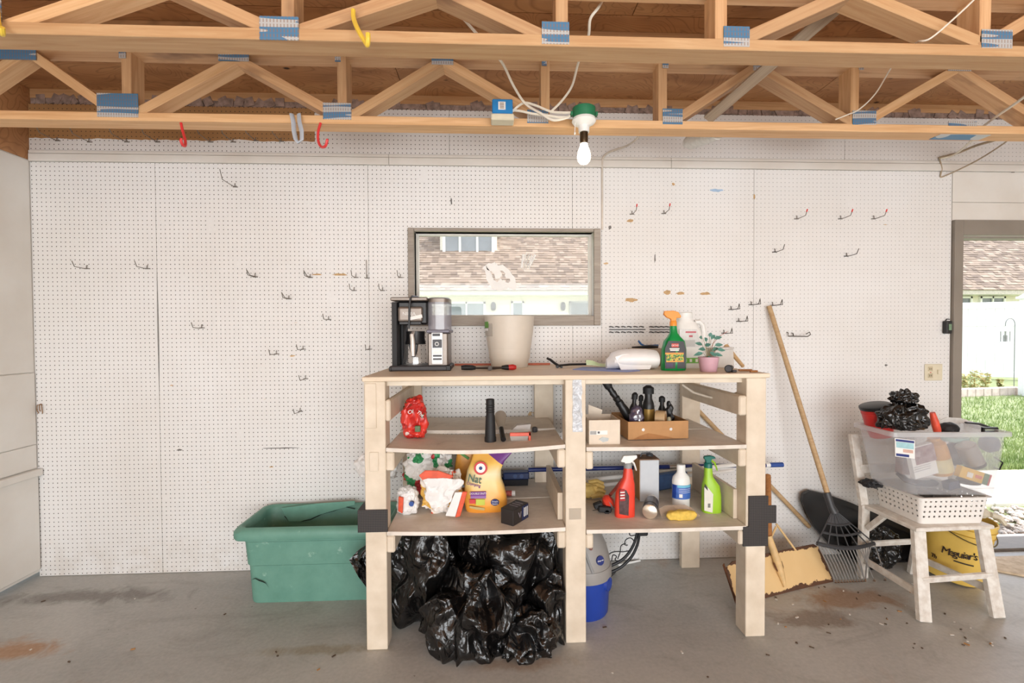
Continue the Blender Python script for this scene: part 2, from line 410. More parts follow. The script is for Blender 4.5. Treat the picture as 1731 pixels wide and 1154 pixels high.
PAPER = M('white_paper', (236, 234, 230), .6, var=.02)
RUST = M('rust', (108, 66, 38), .85, var=.25, scale=60)
CREAMP = M('cream_wall_plate', (222, 212, 186), .4, var=.03)
CLEARP = clear('clear_plastic', (236, 238, 240), .22, .15)
CLOUDY = clear('cloudy_tote_plastic', (232, 234, 238), .23, .2, .03)
SMOKE = clear('smoky_tank_plastic', (190, 188, 200), .45, .1)
TEAL_LEAF = M('teal_green_leaf', (86, 140, 126), .5, var=.2, scale=30)
WPAINT = M('worn_white_chair_paint', (232, 228, 220), .5, var=.04, scale=30, col2=(206, 196, 184))
def black_film():
    t = NT('black_trash_bag_film'); f = t.noise(t.coord(), 22, 5, .6, .4)
    t.set(Base_Color=lin((15, 14, 14)), Roughness=.2); t.b.inputs['Specular IOR Level'].default_value = .7; 
    r1 = t.math('ABSOLUTE', t.math('SUBTRACT', t.noise(t.coord((1, 1, .6)), 7, 2, .5, .9), .5)); r2 = t.math('ABSOLUTE', t.math('SUBTRACT', t.noise(t.coord((1, 1, .7)), 17, 2, .5, .6), .5))
    t.bump(t.math('ADD', t.math('ADD', r1, t.math('MULTIPLY', r2, .45)), t.math('MULTIPLY', f, .1)), .9, .05); return t.m
FILM = black_film()
# ------------------------------------------------------------------ setting: floor
XL, XR, YB = -2.64, 4.4, -6.5
mb = MB(); mb.b6(XL-.15, XR+.15, YB-.1, .14, -.12, 0); floor = mb.build('floor', CONC, smooth=None, kind='structure')
# ------------------------------------------------------------------ back wall with window and doorway
WX0, WX1, WZ0, WZ1 = -.455, .622, 1.508, 2.012      # clear opening of the window
DX0, DX1, DZ1 = 2.955, 3.80, 2.005                   # clear opening of the doorway
TH0, TH1 = .007, .13
mb = MB()
GX0, GX1, GZ0, GZ1 = -1.952, -1.937, 1.05, 1.78       # stud bay behind the open sheet joint
mb.b6(XL, GX0, TH0, TH1, 0, 2.735); mb.b6(GX1, WX0, TH0, TH1, 0, 2.735); mb.b6(GX0, GX1, TH0, TH1, 0, GZ0); mb.b6(GX0, GX1, TH0, TH1, GZ1, 2.735); mb.b6(GX0, GX1, .10, TH1, GZ0, GZ1)
mb.b6(WX0, WX1, TH0, TH1, 0, WZ0); mb.b6(WX0, WX1, TH0, TH1, WZ1, 2.735)
mb.b6(WX1, DX0, TH0, TH1, 0, 2.735); mb.b6(DX0, DX1, TH0, TH1, DZ1, 2.735); mb.b6(DX1, XR, TH0, TH1, 0, 2.735)
wall_back = mb.build('wall_back', WHITE_WALL, smooth=None, kind='structure')
def sheet(x0, x1, z0, z1, holes=(), mat=PEG, dy=0.0, g=.0012):
    """one pegboard sheet, cut round any opening"""
    mb = MB(); rects = [(x0+g, x1-g, z0+g, z1-g)]
    for hx0, hx1, hz0, hz1 in holes:
        out = []
        for a, b, c, d in rects:
            if hx1 <= a or hx0 >= b or hz1 <= c or hz0 >= d: out.append((a, b, c, d)); continue
            if hz0 > c: out.append((a, b, c, hz0))
            if hz1 < d: out.append((a, b, hz1, d))
            lo, hi = max(c, hz0), min(d, hz1)
            if hx0 > a: out.append((a, hx0, lo, hi))
            if hx1 < b: out.append((hx1, b, lo, hi))
        rects = out
    for a, b, c, d in rects: mb.b6(a, b, dy, TH0+.001, c, d)
    return mb.build('pegboard_sheet', mat, wall_back, smooth=None)
WH = (-.49, .66, 1.45, 2.03)
# the two left sheets have bowed apart: their meeting edges curve open between knee and shoulder height
def bowed(x0, x1, side, g=.0012):
    mb = MB(); z0, z1 = .002+g, 2.402-g; edge = []
    for i in range(25):
        z = z0+(z1-z0)*i/24; t = (z-1.08)/.68; b = .0035*math.sin(math.pi*t)**.6 if 0 < t < 1 else 0
        edge.append((z, b))
    if side > 0: poly = [(x0+g, z0)]+[(x1-g-b, z) for z, b in edge]+[(x0+g, z1)]
    else: poly = [(x1-g, z1)]+[(x0+g+b, z) for z, b in reversed(edge)]+[(x1-g, z0)]
    mb.prism(poly, 0, TH0+.001); mb.build('pegboard_sheet', PEG, wall_back, smooth=None)
bowed(XL, -1.944, 1); bowed(-1.944, -.725, -1)
for x0, x1 in ((-.725, .494), (.494, .672), (.672, 1.62), (1.62, 2.893)):
    sheet(x0, x1, .002, 2.402, [WH])
for x0, x1 in ((XL, -.243), (-.243, 2.195), (2.195, XR)): sheet(x0, x1, 2.468, 2.733)
for x0, x1 in ((XL, -.60), (-.60, 1.1), (1.1, XR)):
    mb = MB(); mb.b6(x0+.001, x1-.001, -.010, TH0, 2.4045, 2.447); mb.build('batten_strip', WHITE_WALL, wall_back, smooth=None, bevel=.002)
    mb = MB(); mb.b6(x0+.001, x1-.001, -.007, TH0, 2.4495, 2.466); mb.build('batten_strip', WHITE_WALL, wall_back, smooth=None, bevel=.001)
for z0, z1 in ((2.1, 2.21), (2.213, 2.40)):
    mb = MB(); mb.b6(2.896, XR, -.002, TH0, z0, z1); mb.build('wall_board', WHITE_WALL, wall_back, smooth=None, bevel=.001)
mb = MB(); mb.b6(3.87, XR, -.002, TH0, .002, 2.1); mb.build('wall_board', WHITE_WALL, wall_back, smooth=None)
# paint chips and marks on the wall, each with its own outline
CHIP = M('bare_board_brown', (204, 168, 120), .7, var=.15, scale=80); DARK_MARK = M('dark_mark', (120, 116, 112), .8, var=.1); BLUEM = M('pale_blue_mark', (168, 196, 224), .6, var=.1)  # dark grey: smudges over the doorway, plain marks elsewhere
def splotch(u, v, w, h, mat, n=14):
    c = Wy(u, v, 0); k = K(0); mb = MB(); pts = []
    for i in range(n):
        q = 2*math.pi*i/n; r = random.uniform(.6, 1.1); pts.append((math.cos(q)*w/2*k*r, math.sin(q)*h/2*k*r))
    mb.prism(pts, -.0012, .001, c=c); mb.build('wall_mark', mat, wall_back, smooth=None)
for a in ((574, 464, 30, 5, CHIP), (536, 464, 20, 3, CHIP), (1065, 373, 15, 6, CHIP), (1067, 507, 24, 8, CHIP), (1128, 494, 15, 8, CHIP), (1150, 496, 18, 6, CHIP), (1193, 496, 20, 6, CHIP), (1138, 311, 6, 6, CHIP), (1212, 322, 26, 6, BLUEM), (1031, 384, 7, 9, DARK_MARK), (1107, 437, 3, 16, DARK_MARK), (1712, 288, 8, 14, DARK_MARK), (1714, 302, 22, 10, DARK_MARK), (763, 341, 3, 13, DARK_MARK), (475, 757, 60, 2, DARK_MARK), (303, 760, 10, 3, DARK_MARK), (1498, 617, 6, 4, DARK_MARK), (1275, 332, 4, 10, CHIP)):
    splotch(*a)
# white painted cable stapled down the wall
# ------------------------------------------------------------------ left wall, right wall, front of the garage
mb = MB(); mb.b6(XL-.12, XL, YB, .13, .03, 2.41); wall_left = mb.build('wall_left', WHITE_WALL, smooth=None, kind='structure')
for z0, z1, t in ((.05, .595, .016), (.64, .775, .010), (.778, 1.19, .010), (1.193, 2.405, .006)):
    mb = MB(); mb.b6(XL, XL+t, YB, -.008, z0, z1); mb.build('wall_panel', WHITE_WALL, wall_left, smooth=None, bevel=.003)
mb = MB(); mb.b6(XL, XL+.04, YB, -.004, .597, .636); mb.build('ledge_rail', WHITE_WALL, wall_left, smooth=None, bevel=.004)
mb = MB(); mb.b6(XL-.12, XL-.002, YB, .13, 2.412, 2.82); wl2 = mb.build('trim_1', PLY, smooth=None, kind='structure')
mb = MB(); mb.b6(XR, XR+.12, YB, .13, 0, 2.82); mb.build('wall_right', WHITE_WALL, smooth=None, kind='structure')
mb = MB(); mb.b6(XL, -2.2, YB-.1, YB, 0, 2.82); mb.b6(3.6, XR, YB-.1, YB, 0, 2.82); mb.b6(-2.2, 3.6, YB-.1, YB, 2.42, 2.82)
mb.build('wall_front', WHITE_WALL, smooth=None, kind='structure')
# ------------------------------------------------------------------ roof deck
DK = 2.822
mb = MB(); mb.b6(XL-.4, XR+.4, YB-.4, .5, DK+.014, DK+.05); ceiling = mb.build('ceiling', PLY, smooth=None, kind='structure')
for j, (y0, y1) in enumerate(((-.72, .5), (-1.94, -.72), (-3.16, -1.94), (-4.4, -3.16), (-6.5, -4.4))):
    x = XL-.3-(j % 2)*1.3
    while x < XR:
        x1 = min(x+2.44, XR+.3)
        mb = MB(); mb.b6(0, x1-x-.004, 0, y1-y0-.004, 0, .014); mb.build('plywood_sheet', PLY, ceiling, loc=(x, y0, DK), smooth=None)
        x += 2.44
mb = MB(); mb.b6(XL, XR, .012, .06, 2.772, DK); mb.build('trim_2', LUMBER, smooth=None, kind='structure')
mb = MB()
n = 240
for i in range(n):
    for k in range(2):
        x = XL+(XR-XL)*i/n; mb.box((x, .035+.01*random.random(), 2.735+.02+.016*random.random()), (.05, .03+.03*random.random(), .05), Matrix.Rotation(random.uniform(-.6, .6), 3, 'Y'))
mb.build('batt_insulation', M('pink_grey_insulation', (176, 152, 140), .95, var=.3, scale=30, col2=(120, 104, 96)), smooth=None, label='pink grey fibreglass insulation stuffed along the top of the back wall', cat='insulation', kind='stuff')
# ------------------------------------------------------------------ window
mb = MB(); y0, y1 = -.022, .12
mb.b6(-.491, WX0, y0, y1, 1.449, 2.032); fr = mb
win = MB().b6(-.491, WX0, y0, y1, 1.449, 2.032).build('window_1', WEATHER, smooth=None, kind='structure', bevel=.003)
MB().b6(WX1, .662, y0, y1, 1.449, 2.032).build('side_jamb', WEATHER, win, smooth=None, bevel=.003)
MB().b6(WX0, WX1, y0+.004, y1, 1.449, WZ0).build('sill', WEATHER, win, smooth=None, bevel=.003)
MB().b6(WX0, WX1, y0+.004, y1, WZ1, 2.032).build('head_board', WEATHER, win, smooth=None, bevel=.003)
WSTOP = M('white_glazing_stop', (226, 222, 212), .5, var=.05)
for nm, q in (('glazing_stop', (WX0, WX0+.018, .055, .075, WZ0, WZ1)), ('glazing_stop', (WX1-.018, WX1, .055, .075, WZ0, WZ1)), ('glazing_stop', (WX0+.018, WX1-.018, .055, .075, WZ1-.012, WZ1)), ('glazing_stop', (WX0+.018, WX1-.018, .055, .075, WZ0, WZ0+.01))):
    MB().b6(*q).build(nm, WSTOP, win, smooth=None)
def glass_mat():
    t = NT('dusty_window_glass'); t.n.remove(t.b)
    tr = t.new('BsdfTransparent'); di = t.new('BsdfDiffuse'); gl = t.new('BsdfGlossy'); di.inputs[0].default_value = (.85, .85, .82, 1); gl.inputs['Roughness'].default_value = .02
    m1 = t.new('MixShader'); m1.inputs[0].default_value = .07; t.link(tr.outputs[0], m1.inputs[1]); t.link(di.outputs[0], m1.inputs[2])
    m2 = t.new('MixShader'); m2.inputs[0].default_value = .035; t.link(m1.outputs[0], m2.inputs[1]); t.link(gl.outputs[0], m2.inputs[2])
    t.link(m2.outputs[0], t.out.inputs[0]); return t.m
pane = MB().b6(WX0+.001, WX1-.001, .062, .065, WZ0+.001, WZ1-.001).build('pane', glass_mat(), win, smooth=None)
# white emblem and scribble painted on the pane
EMB = M('white_window_paint', (244, 242, 238), .6, var=.02)
def decal(name, polys, label, holes=()):
    mb = MB()
    for poly in polys:
        pts = [Wy(u, v, .06) for u, v in poly]; mb.prism([(p.x, p.z) for p in pts], .0586, .0622)
    return mb.build(name, EMB, pane, smooth=None, label=label)
def cz(pts, s=4.275, u0=660, v0=370): return [(u0+a/s, v0+b/s) for a, b in pts]
ring_o = cz([(668, 350), (690, 332), (710, 318), (728, 322), (752, 312), (778, 335), (812, 330), (835, 350), (862, 372), (878, 400), (902, 425), (905, 455), (918, 478), (905, 508), (880, 512), (858, 495), (830, 505), (800, 522), (765, 512), (730, 496), (708, 460), (690, 430), (690, 402), (685, 378)])
ring_i = cz([(700, 352), (698, 366), (712, 372), (728, 378), (742, 392), (772, 388), (792, 372), (812, 374), (830, 392), (826, 410), (838, 428), (862, 430), (866, 448), (852, 462), (832, 455), (818, 440), (808, 452), (800, 450), (796, 440), (770, 455), (748, 442), (738, 420), (732, 400), (716, 372)])
# a ring: quads between outer and inner outline
mb = MB(); po = [Wy(u, v, .06) for u, v in ring_o]; pi_ = [Wy(u, v, .06) for u, v in ring_i]; n = len(po)
vs = [Vector((p.x, y, p.z)) for y in (.0602, .0622) for p in po+pi_]
fs = []
for i in range(n):
    j = (i+1) % n; fs += [(i, j, n+j, n+i), (2*n+i, 3*n+i, 3*n+j, 2*n+j), (i, 2*n+i, 2*n+j, j), (n+i, n+j, 3*n+j, 3*n+i)]
mb.add(vs, fs); mb.build('painted_emblem', EMB, pane, smooth=None, label='white spiky ring shaped emblem')
decal('painted_mark', [cz([(745, 388), (792, 374), (806, 400), (788, 428), (760, 432)]), cz([(792, 428), (806, 440), (838, 478), (812, 496), (780, 455)])], None)
mb = MB()
zz = cz([(948, 355), (962, 255), (950, 345), (978, 252), (966, 362), (1003, 252), (985, 362), (1022, 262), (1000, 355), (1046, 258)])
zp = [Wy(u, v, .06) for u, v in zz]
mb.tube([Vector((p.x, .0595, p.z)) for p in zp], .0068, 8); mb.build('painted_scribble', EMB, pane, label='white zigzag scribble', smooth=None)
# ------------------------------------------------------------------ doorway
dr = MB().b6(2.898, DX0, -.02, .135, 0, 2.098).build('door_1', TAUPE, smooth=None, kind='structure', bevel=.002)
MB().b6(DX1, 3.865, -.02, .135, 0, 2.098).build('side_jamb', TAUPE, dr, smooth=None, bevel=.002)
MB().b6(DX0, DX1, -.02, .135, DZ1, 2.098).build('head_jamb', TAUPE, dr, smooth=None, bevel=.002)
MB().b6(DX0, DX0+.012, .03, .1, 0, DZ1).build('door_stop', TAUPE, dr, smooth=None)
MB().b6(DX0, DX1, .03, .1, DZ1-.012, DZ1).build('door_stop', TAUPE, dr, smooth=None)
MB().b6(DX0, DX1, -.02, .15, 0, .018).build('threshold', M('dark_threshold', (110, 100, 90), .5, metal=.3, var=.1), dr, smooth=None, bevel=.004)
# ------------------------------------------------------------------ roof trusses
def px_truss(y):
    return lambda u, v: Wy(u, v, y)
def truss(yf, label, verts, diags, plates, plates_top, zb=2.372, zu=2.68):
    """yf: front face. members lie flat: .038 in the plane, .089 deep"""
    r = thing('roof_truss', label, 'truss', (XL+.02, yf+.045, zb)); ym = yf+.0445
    beam('bottom_chord', (XL+.007, ym, zb+.019), (XR-.002, ym, zb+.019), .038, .089, LUMBER, r)
    beam('top_chord', (XL+.001, ym, (zu+DK)/2), (XR-.002, ym, (zu+DK)/2), DK-zu, .089, LUMBER2, r)
    zt, zc = zu+.02, zb+.036
    def P(u, v): p = Wy(u, v, yf); return Vector((p.x, ym, p.z))
    def ext(a, b):                                   # clip / extend a web to the two chords
        d = (b-a)
        if abs(d.z) < 1e-4: return a, b
        f = lambda z: a+d*((z-a.z)/d.z)
        return f(zc-.01), f(zt)
    segs = [list(ext(P(u0, v0), P(u1, v1))) for (u0, v0, u1, v1) in diags]
    for i in range(len(segs)):                       # webs that lean together stop where they meet
        for j in range(i+1, len(segs)):
            (a, b), (c, d) = segs[i], segs[j]; e, f = b-a, d-c; den = e.x*f.z-e.z*f.x
            if abs(den) < 1e-6: continue
            s = ((c.x-a.x)*f.z-(c.z-a.z)*f.x)/den; q = ((c.x-a.x)*e.z-(c.z-a.z)*e.x)/den
            if .5 < s < 1 and .5 < q < 1: X_ = a+e*s; segs[i][1] = X_.copy(); segs[j][1] = X_.copy()
    segs += [list(ext(P(u0, v0), P(u1, v1))) for (u0, v0, u1, v1) in verts]
    for n_, (a, b) in enumerate(segs):
        beam('web', a, b, .042, .078+.0015*(n_ % 6), LUMBER2 if random.random() < .6 else LUMBER, r)
    for (u, v, w, h) in plates+plates_top:
        c = Wy(u, v, yf); k = K(yf)
        MB().b6(-w*k/2, w*k/2, -.0016, .001, -h*k/2, h*k/2).build('nail_plate', GALV, r, loc=Vector((c.x, yf-.0002, c.z))-r.location, smooth=None)
    return r
truss(-.612, 'pale wooden roof truss nearer the pegboard wall, carrying the lit bulb',
      [(212, 100, 213, 180), (577, 100, 578, 180), (922, 110, 922, 190), (1121, 115, 1121, 190), (1447, 118, 1446, 190)],
      [(60, 97, 178, 180), (388, 103, 235, 186), (408, 103, 556, 186), (735, 108, 604, 188), (762, 108, 905, 192), (1272, 116, 1160, 190), (1296, 118, 1425, 195), (1608, 122, 1488, 192), (1632, 120, 1742, 190), (20, 98, -110, 186)],
      [(199, 178, 64, 38), (570, 188, 46, 27), (909, 197, 36, 22), (1137, 197, 34, 26), (1461, 199, 42, 24), (1627, 209, 52, 8)],
      [(28, 91, 60, 18), (395, 97, 48, 12), (748, 103, 36, 12), (1284, 113, 22, 12), (1622, 115, 42, 10), (207, 92, 11, 12), (571, 98, 9, 12), (920, 106, 8, 10), (1125, 109, 10, 12), (1456, 113, 8, 10)])
truss(-1.222, 'pale wooden roof truss further from the pegboard wall, with a yellow hook',
      [(485, 10, 485, 45), (950, 10, 950, 55), (1220, 10, 1220, 60), (1668, 10, 1667, 60)],
      [(352, 0, 436, 38), (655, 0, 512, 47), (792, 0, 912, 56), (1402, 0, 1268, 60), (1490, 0, 1650, 66), (1760, 20, 1702, 55), (130, 0, 5, 42)],
      [(472, 48, 63, 38), (939, 56, 46, 37), (1245, 62, 45, 34), (1685, 66, 56, 32), (-14, 20, 30, 40)], [], zu=2.585)
c = Wy(1620, 222, -.56)
o = MB().b6(-.13, .13, -.03, .03, -.001, .0014).build('splice_plate', GALV, bpy.data.objects['roof_truss'], smooth=None); o.location = Vector((c.x, -.567, 2.371))-bpy.data.objects['roof_truss'].location
# ------------------------------------------------------------------ outdoors: lawn, path, gravel, fence, neighbour's house
GS = .0315
def gz(y): return -.06+GS*y
GRASS = NT('sunlit_lawn'); _f = GRASS.noise(GRASS.coord(), 6, 6, .7); GRASS.set(Base_Color=GRASS.ramp(_f, [(.3, (118, 130, 86)), (.6, (148, 156, 112)), (.8, (176, 182, 138))]), Roughness=.9); GRASS = GRASS.m
mb = MB(); mb.add([(-25, .14, gz(.14)), (40, .14, gz(.14)), (40, 22, gz(22)), (-25, 22, gz(22))], [(0, 1, 2, 3)])
mb.add([(-25, .14, gz(.14)-.3), (40, .14, gz(.14)-.3), (40, 22, gz(22)-.3), (-25, 22, gz(22)-.3)], [(3, 2, 1, 0)])
lawn = mb.build('ground_lawn', GRASS, smooth=None, label='sunlit green lawn behind the garage', cat='lawn', kind='structure', recalc=False)
# grass blades where the doorway shows the lawn
mb = MB(); rg = random.Random(3)
for i in range(26000):
    y = 1.65+(rg.random()**1.7)*8.0
    x = 2.2+y*.55+rg.random()*(2.2+y*.62)
    if y > 5.55+(x-8.82)*.104: continue                  # planting bed starts at the block edging
    h = .035+.04*rg.random(); a = rg.random()*6.28; dx, dy = math.cos(a)*.006, math.sin(a)*.006; lx, ly = rg.uniform(-.025, .025), rg.uniform(-.025, .025); z = gz(y)
    n = len(mb.v); mb.v += [Vector((x-dx, y-dy, z)), Vector((x+dx, y+dy, z)), Vector((x+lx, y+ly, z+h))]; mb.f.append((n, n+1, n+2)); mb.mi.append(0)
BLADE = NT('grass_blades'); _f = BLADE.noise(BLADE.coord(), 3, 3); BLADE.set(Base_Color=BLADE.ramp(_f, [(.3, (118, 142, 76)), (.7, (168, 182, 118))]), Roughness=.7); BLADE = BLADE.m
mb.build('grass', BLADE, smooth=None, label='short grass blades of the lawn outside the doorway', cat='grass', kind='stuff', recalc=False)
PATHM = M('sunlit_path_concrete', (226, 222, 214), .8, var=.05, scale=20)
pa = thing('garden_path', 'pale concrete path slabs along the garage beyond the doorway', 'path', (3.6, 1.2, -.05))
for x0, x1 in ((1.7, 2.9), (2.91, 4.1), (4.11, 5.3), (5.31, 6.5)):
    MB().b6(x0, x1, .78, 1.12, -.06, -.005).build('slab', PATHM, pa, world=True, smooth=None, bevel=.006)
    MB().b6(x0, x1, 1.13, 1.62, -.06, -.002).build('slab', PATHM, pa, world=True, smooth=None, bevel=.006)
MB().b6(2.2, 5, .14, .22, -.1, .0).build('door_step_edge', PATHM, smooth=None, label='narrow concrete ledge outside the threshold', cat='ledge')
mb = MB(); rg = random.Random(11)
for i in range(620):
    x, y = rg.uniform(2.3, 4.9), rg.uniform(.265, .735); r = rg.uniform(.014, .032)
    rot = Matrix.Rotation(rg.random()*6, 3, 'Z') @ Matrix.Rotation(rg.uniform(-.5, .5), 3, 'X')
    mb.lathe([(r*.35, -r*.55), (r*.9, -r*.2), (r, .1*r), (r*.6, r*.5)], c=(x, y, -.03+rg.random()*.012), n=7, sx=1.2, sy=.85, rot=rot)
mb.build('gravel', patches('river_gravel', [(0, (206, 198, 188)), (.3, (168, 158, 150)), (.5, (226, 220, 210)), (.7, (190, 172, 156)), (.85, (140, 134, 130))], 40), smooth=60, label='rounded river gravel between the path and the garage wall', cat='gravel', kind='stuff')
MB().b6(2.2, 5, .221, .778, -.09, -.045).build('gravel_bed', M('gravel_bed', (170, 160, 150), .9), smooth=None, kind='structure', label='bed under the gravel', cat='ground')
# white vinyl fence
VIN = M('white_vinyl', (246, 246, 244), .35, var=.02)
A = Vector((8.3, 9.9, 0)); B = Vector((13.2, 7.7, 0)); d = (B-A).normalized(); L = (B-A).length
fe = thing('vinyl_fence', 'white vinyl privacy fence beyond the lawn with narrow upright boards', 'fence', (A.x, A.y, gz(A.y)))
def fz(t): return gz(A.y+d.y*t)
nx = Vector((d.y, -d.x, 0))
rotz = Matrix.Rotation(math.atan2(d.y, d.x), 3, 'Z')
nb = int(L/.17)
for i in range(nb):
    t = (i+.5)*L/nb; p = A+d*t; MB().box((p.x, p.y, fz(t)+.93), (.163, .022, 1.70), rotz).build('board', VIN, fe, world=True, smooth=None)
for h in (.10, 1.36, 1.80):
    p0, p1 = A, B; b = MB(); b.box(((A+B)/2+Vector((0, 0, (fz(0)+fz(L))/2+h))), (L, .05, .14 if h < 1.5 else .16), rotz); b.build('rail', VIN, fe, world=True, smooth=None, bevel=.006)
for t in (0, L*.5, L):
    p = A+d*t; po = MB().box((p.x, p.y, fz(t)+.95), (.13, .13, 2.0), rotz).build('post', VIN, fe, world=True, smooth=None, bevel=.006)
    MB().box((p.x, p.y, fz(t)+1.98), (.17, .17, .06), rotz, taper=.3).build('post_cap', VIN, po, world=True, smooth=None)
p = Wz(1727, 665, gz(6)); p = Wz(1734, 668, gz(6.2)); p.z = gz(p.y)
gp = thing('fence_end_post', 'thick white vinyl end post with stepped cap by the bird feeder', 'post', p)
MB().box((0, 0, .95), (.16, .16, 1.9)).build('post', VIN, gp, smooth=None, bevel=.01)
MB().box((0, 0, 1.92), (.22, .22, .05)).box((0, 0, 1.97), (.18, .18, .06), taper=.4).build('cap', VIN, gp, smooth=None)
MB().tube([(0, -.09, .5), (.0, -.1, .2), (.02, -.16, .05), (.03, -.3, .01)], .05, 8).build('downspout_foot', VIN, gp)
# garden bed with block edging
BLK = M('garden_block', (214, 196, 186), .85, var=.12, scale=12)
g0 = Wz(1600, 668, gz(6.6)); g1 = Wz(1722, 666, gz(6.0))
gb = thing('block_edging', 'low row of pinkish concrete garden blocks edging the bed at the fence', 'edging', (g0.x, g0.y, gz(g0.y)))
dd = (g1-g0); n = 9
for i in range(n):
    q = g0+dd*((i+.5)/n); MB().box((q.x, q.y, gz(q.y)+.07), (dd.length/n*.97, .16, .16), Matrix.Rotation(math.atan2(dd.y, dd.x), 3, 'Z')).build('block', BLK, gb, world=True, smooth=None, bevel=.012)
PL2 = M('flower_foliage', (150, 170, 96), .8, var=.25, scale=20, col2=(206, 168, 120))
for i, (u, s) in enumerate(((1628, .32), (1647, .40), (1666, .34), (1690, .22))):
    q = Wz(u, 652, gz(7.2)+.05); mb = MB(); rg = random.Random(i)
    for k in range(110):
        a = rg.random()*6.28; r = rg.random()**.5*s*.24; h = rg.random()*s; c = Vector((math.cos(a)*r, math.sin(a)*r, h)); e = Vector((rg.uniform(-1, 1), rg.uniform(-1, 1), rg.uniform(-.3, 1)))*.045; f = e.orthogonal().normalized()*.02
        mb.add([c-e, c+f, c+e, c-f], [(0, 1, 2, 3)])
    mb.tube([(0, 0, -.05), (0, 0, s*.6)], .012, 6)
    mb.build('flowering_plant', PL2, loc=(q.x, q.y, gz(q.y)), smooth=None, label='yellow green flowering plant in the bed at the white fence', cat='plant', group='plants in the fence bed')
# shepherd's hook and feeder
pb = Wz(1714, 655, gz(6.2)); k = (pb.y-CAM.y)/FPX
sh = MB(); top = Wy(1715, 548, pb.y)
pts = [pb, Vector((pb.x, pb.y, top.z))]
for i in range(1, 13):
    q = math.pi*i/12; pts.append(Vector((pb.x-.11*(1-math.cos(q)), pb.y, top.z+.13*math.sin(q))))
pts.append(pts[-1]+Vector((0, 0, -.05)))
sh.tube(pts, .007, 6); sh.build('shepherds_hook', M('grey_iron', (120, 118, 116), .6, var=0), loc=pb, world=True, label='thin grey iron shepherd hook planted before the white fence', cat='hook')
bf = thing('bird_feeder', 'white lantern shaped bird feeder hanging from an iron hook', 'bird feeder', pts[-1]-Vector((0, 0, .39)))
GM = M('feeder_grey', (128, 126, 122), .6)
MB().lathe([(.10, .29), (.02, .37), (.012, .40)], n=14).build('roof', VIN, bf)
MB().lathe([(.06, .06), (.06, .29)], n=14, cap0=False, cap1=False).build('seed_tube', CLEARP, bf)
MB().lathe([(.035, .06), (.035, .2)], n=10).build('seed', GM, bf)
MB().lathe([(.10, .02), (.10, .05), (.07, .06)], n=14).build('tray', VIN, bf)
for a in range(4): MB().cyl((.07*math.cos(a*1.57+.8), .07*math.sin(a*1.57+.8), .05), (.07*math.cos(a*1.57+.8), .07*math.sin(a*1.57+.8), .29), .006, n=6).build('rod', GM, bf)
# neighbour's house
HY = 13.3; hs = thing('neighbour_house', 'cream sided house with brown shingle roof seen through window and doorway', 'house', (6, HY, gz(HY)))
SID = M('cream_siding', (236, 230, 214), .6, var=.02); EZ = 2.74; x0, x1 = -9.0, 26.0
MB().b6(x0, x1, HY+.6, HY+8, gz(HY)-.3, EZ).build('wall', SID, hs, world=True, smooth=None)
zz = .2; i = 0
while zz < EZ-.05:
    b = MB(); b.prism([(0, 0), (0.025, 0), (.006, .15), (0, .15)], 0, x1-x0)
    b.v = [Vector((x0+p.y, HY+.6-p.x, zz+p.z)) for p in b.v]; b.build('siding_board', SID, hs, world=True, smooth=None); zz += .15
MB().b6(x0-.3, x1+.3, HY-.02, HY+.02, EZ-.02, EZ+.14).build('fascia', M('fascia_tan', (206, 196, 178), .6), hs, world=True, smooth=None)
MB().b6(x0-.3, x1+.3, HY, HY+.62, EZ-.02, EZ).build('soffit', WHITE, hs, world=True, smooth=None)
PIT = R(40); cs, sn = math.cos(PIT), math.sin(PIT); RL = 6.5
b = MB(); b.add([(x0-.3, HY-.05, EZ+.13), (x1+.3, HY-.05, EZ+.13), (x1+.3, HY-.05+RL*cs, EZ+.13+RL*sn), (x0-.3, HY-.05+RL*cs, EZ+.13+RL*sn), (x0-.3, HY+2*RL*cs, EZ), (x1+.3, HY+2*RL*cs, EZ)], [(0, 1, 2, 3), (3, 2, 5, 4), (0, 3, 4), (1, 5, 2)])
b.build('roof', M('roof_base', (150, 134, 120), .9), hs, world=True, smooth=None)
# shingles: every tab has its own thickness; joined by colour family
rg = random.Random(5); fam = [MB() for _ in range(4)]; ex = .165
for r in range(int(RL/ex)):
    s0 = r*ex; xx = x0-.3+(r % 2)*.15
    vis = [(-7.5, 9.0), (8.5, 25.9)] if r < 34 else [(-7.5, 25.9)]
    while xx < x1+.2:
        wd = rg.choice((.16, .2, .25, .3)); th = rg.choice((.012, .026)); m = fam[rg.choice((0, 0, 1, 1, 2, 3))]
        n0 = len(m.v)
        def q(s, h): return Vector((0, HY-.05+s*cs-h*sn, EZ+.13+s*sn+h*cs))
        a, bq, c = q(s0, 0), q(s0, th), q(s0+ex*1.02, .004)
        for X in (xx, xx+wd-.006): m.v += [Vector((X, p.y, p.z)) for p in (a, bq, c)]
        m.f += [(n0, n0+3, n0+4, n0+1), (n0+1, n0+4, n0+5, n0+2), (n0, n0+1, n0+2), (n0+3, n0+5, n0+4)]; m.mi += [0]*4
        xx += wd
for m, c in zip(fam, ((150, 132, 116), (134, 117, 103), (164, 147, 131), (120, 104, 92))):
    m.build('shingles', M('shingle_%d' % c[0], c, .9, var=.08, scale=14), hs, world=True, smooth=None, kind='stuff', recalc=False)
HGL = M('house_window_glass', (140, 150, 158), .3, var=.1, scale=2); DGL = M('dark_house_window', (108, 116, 120), .15, var=.15, scale=3)
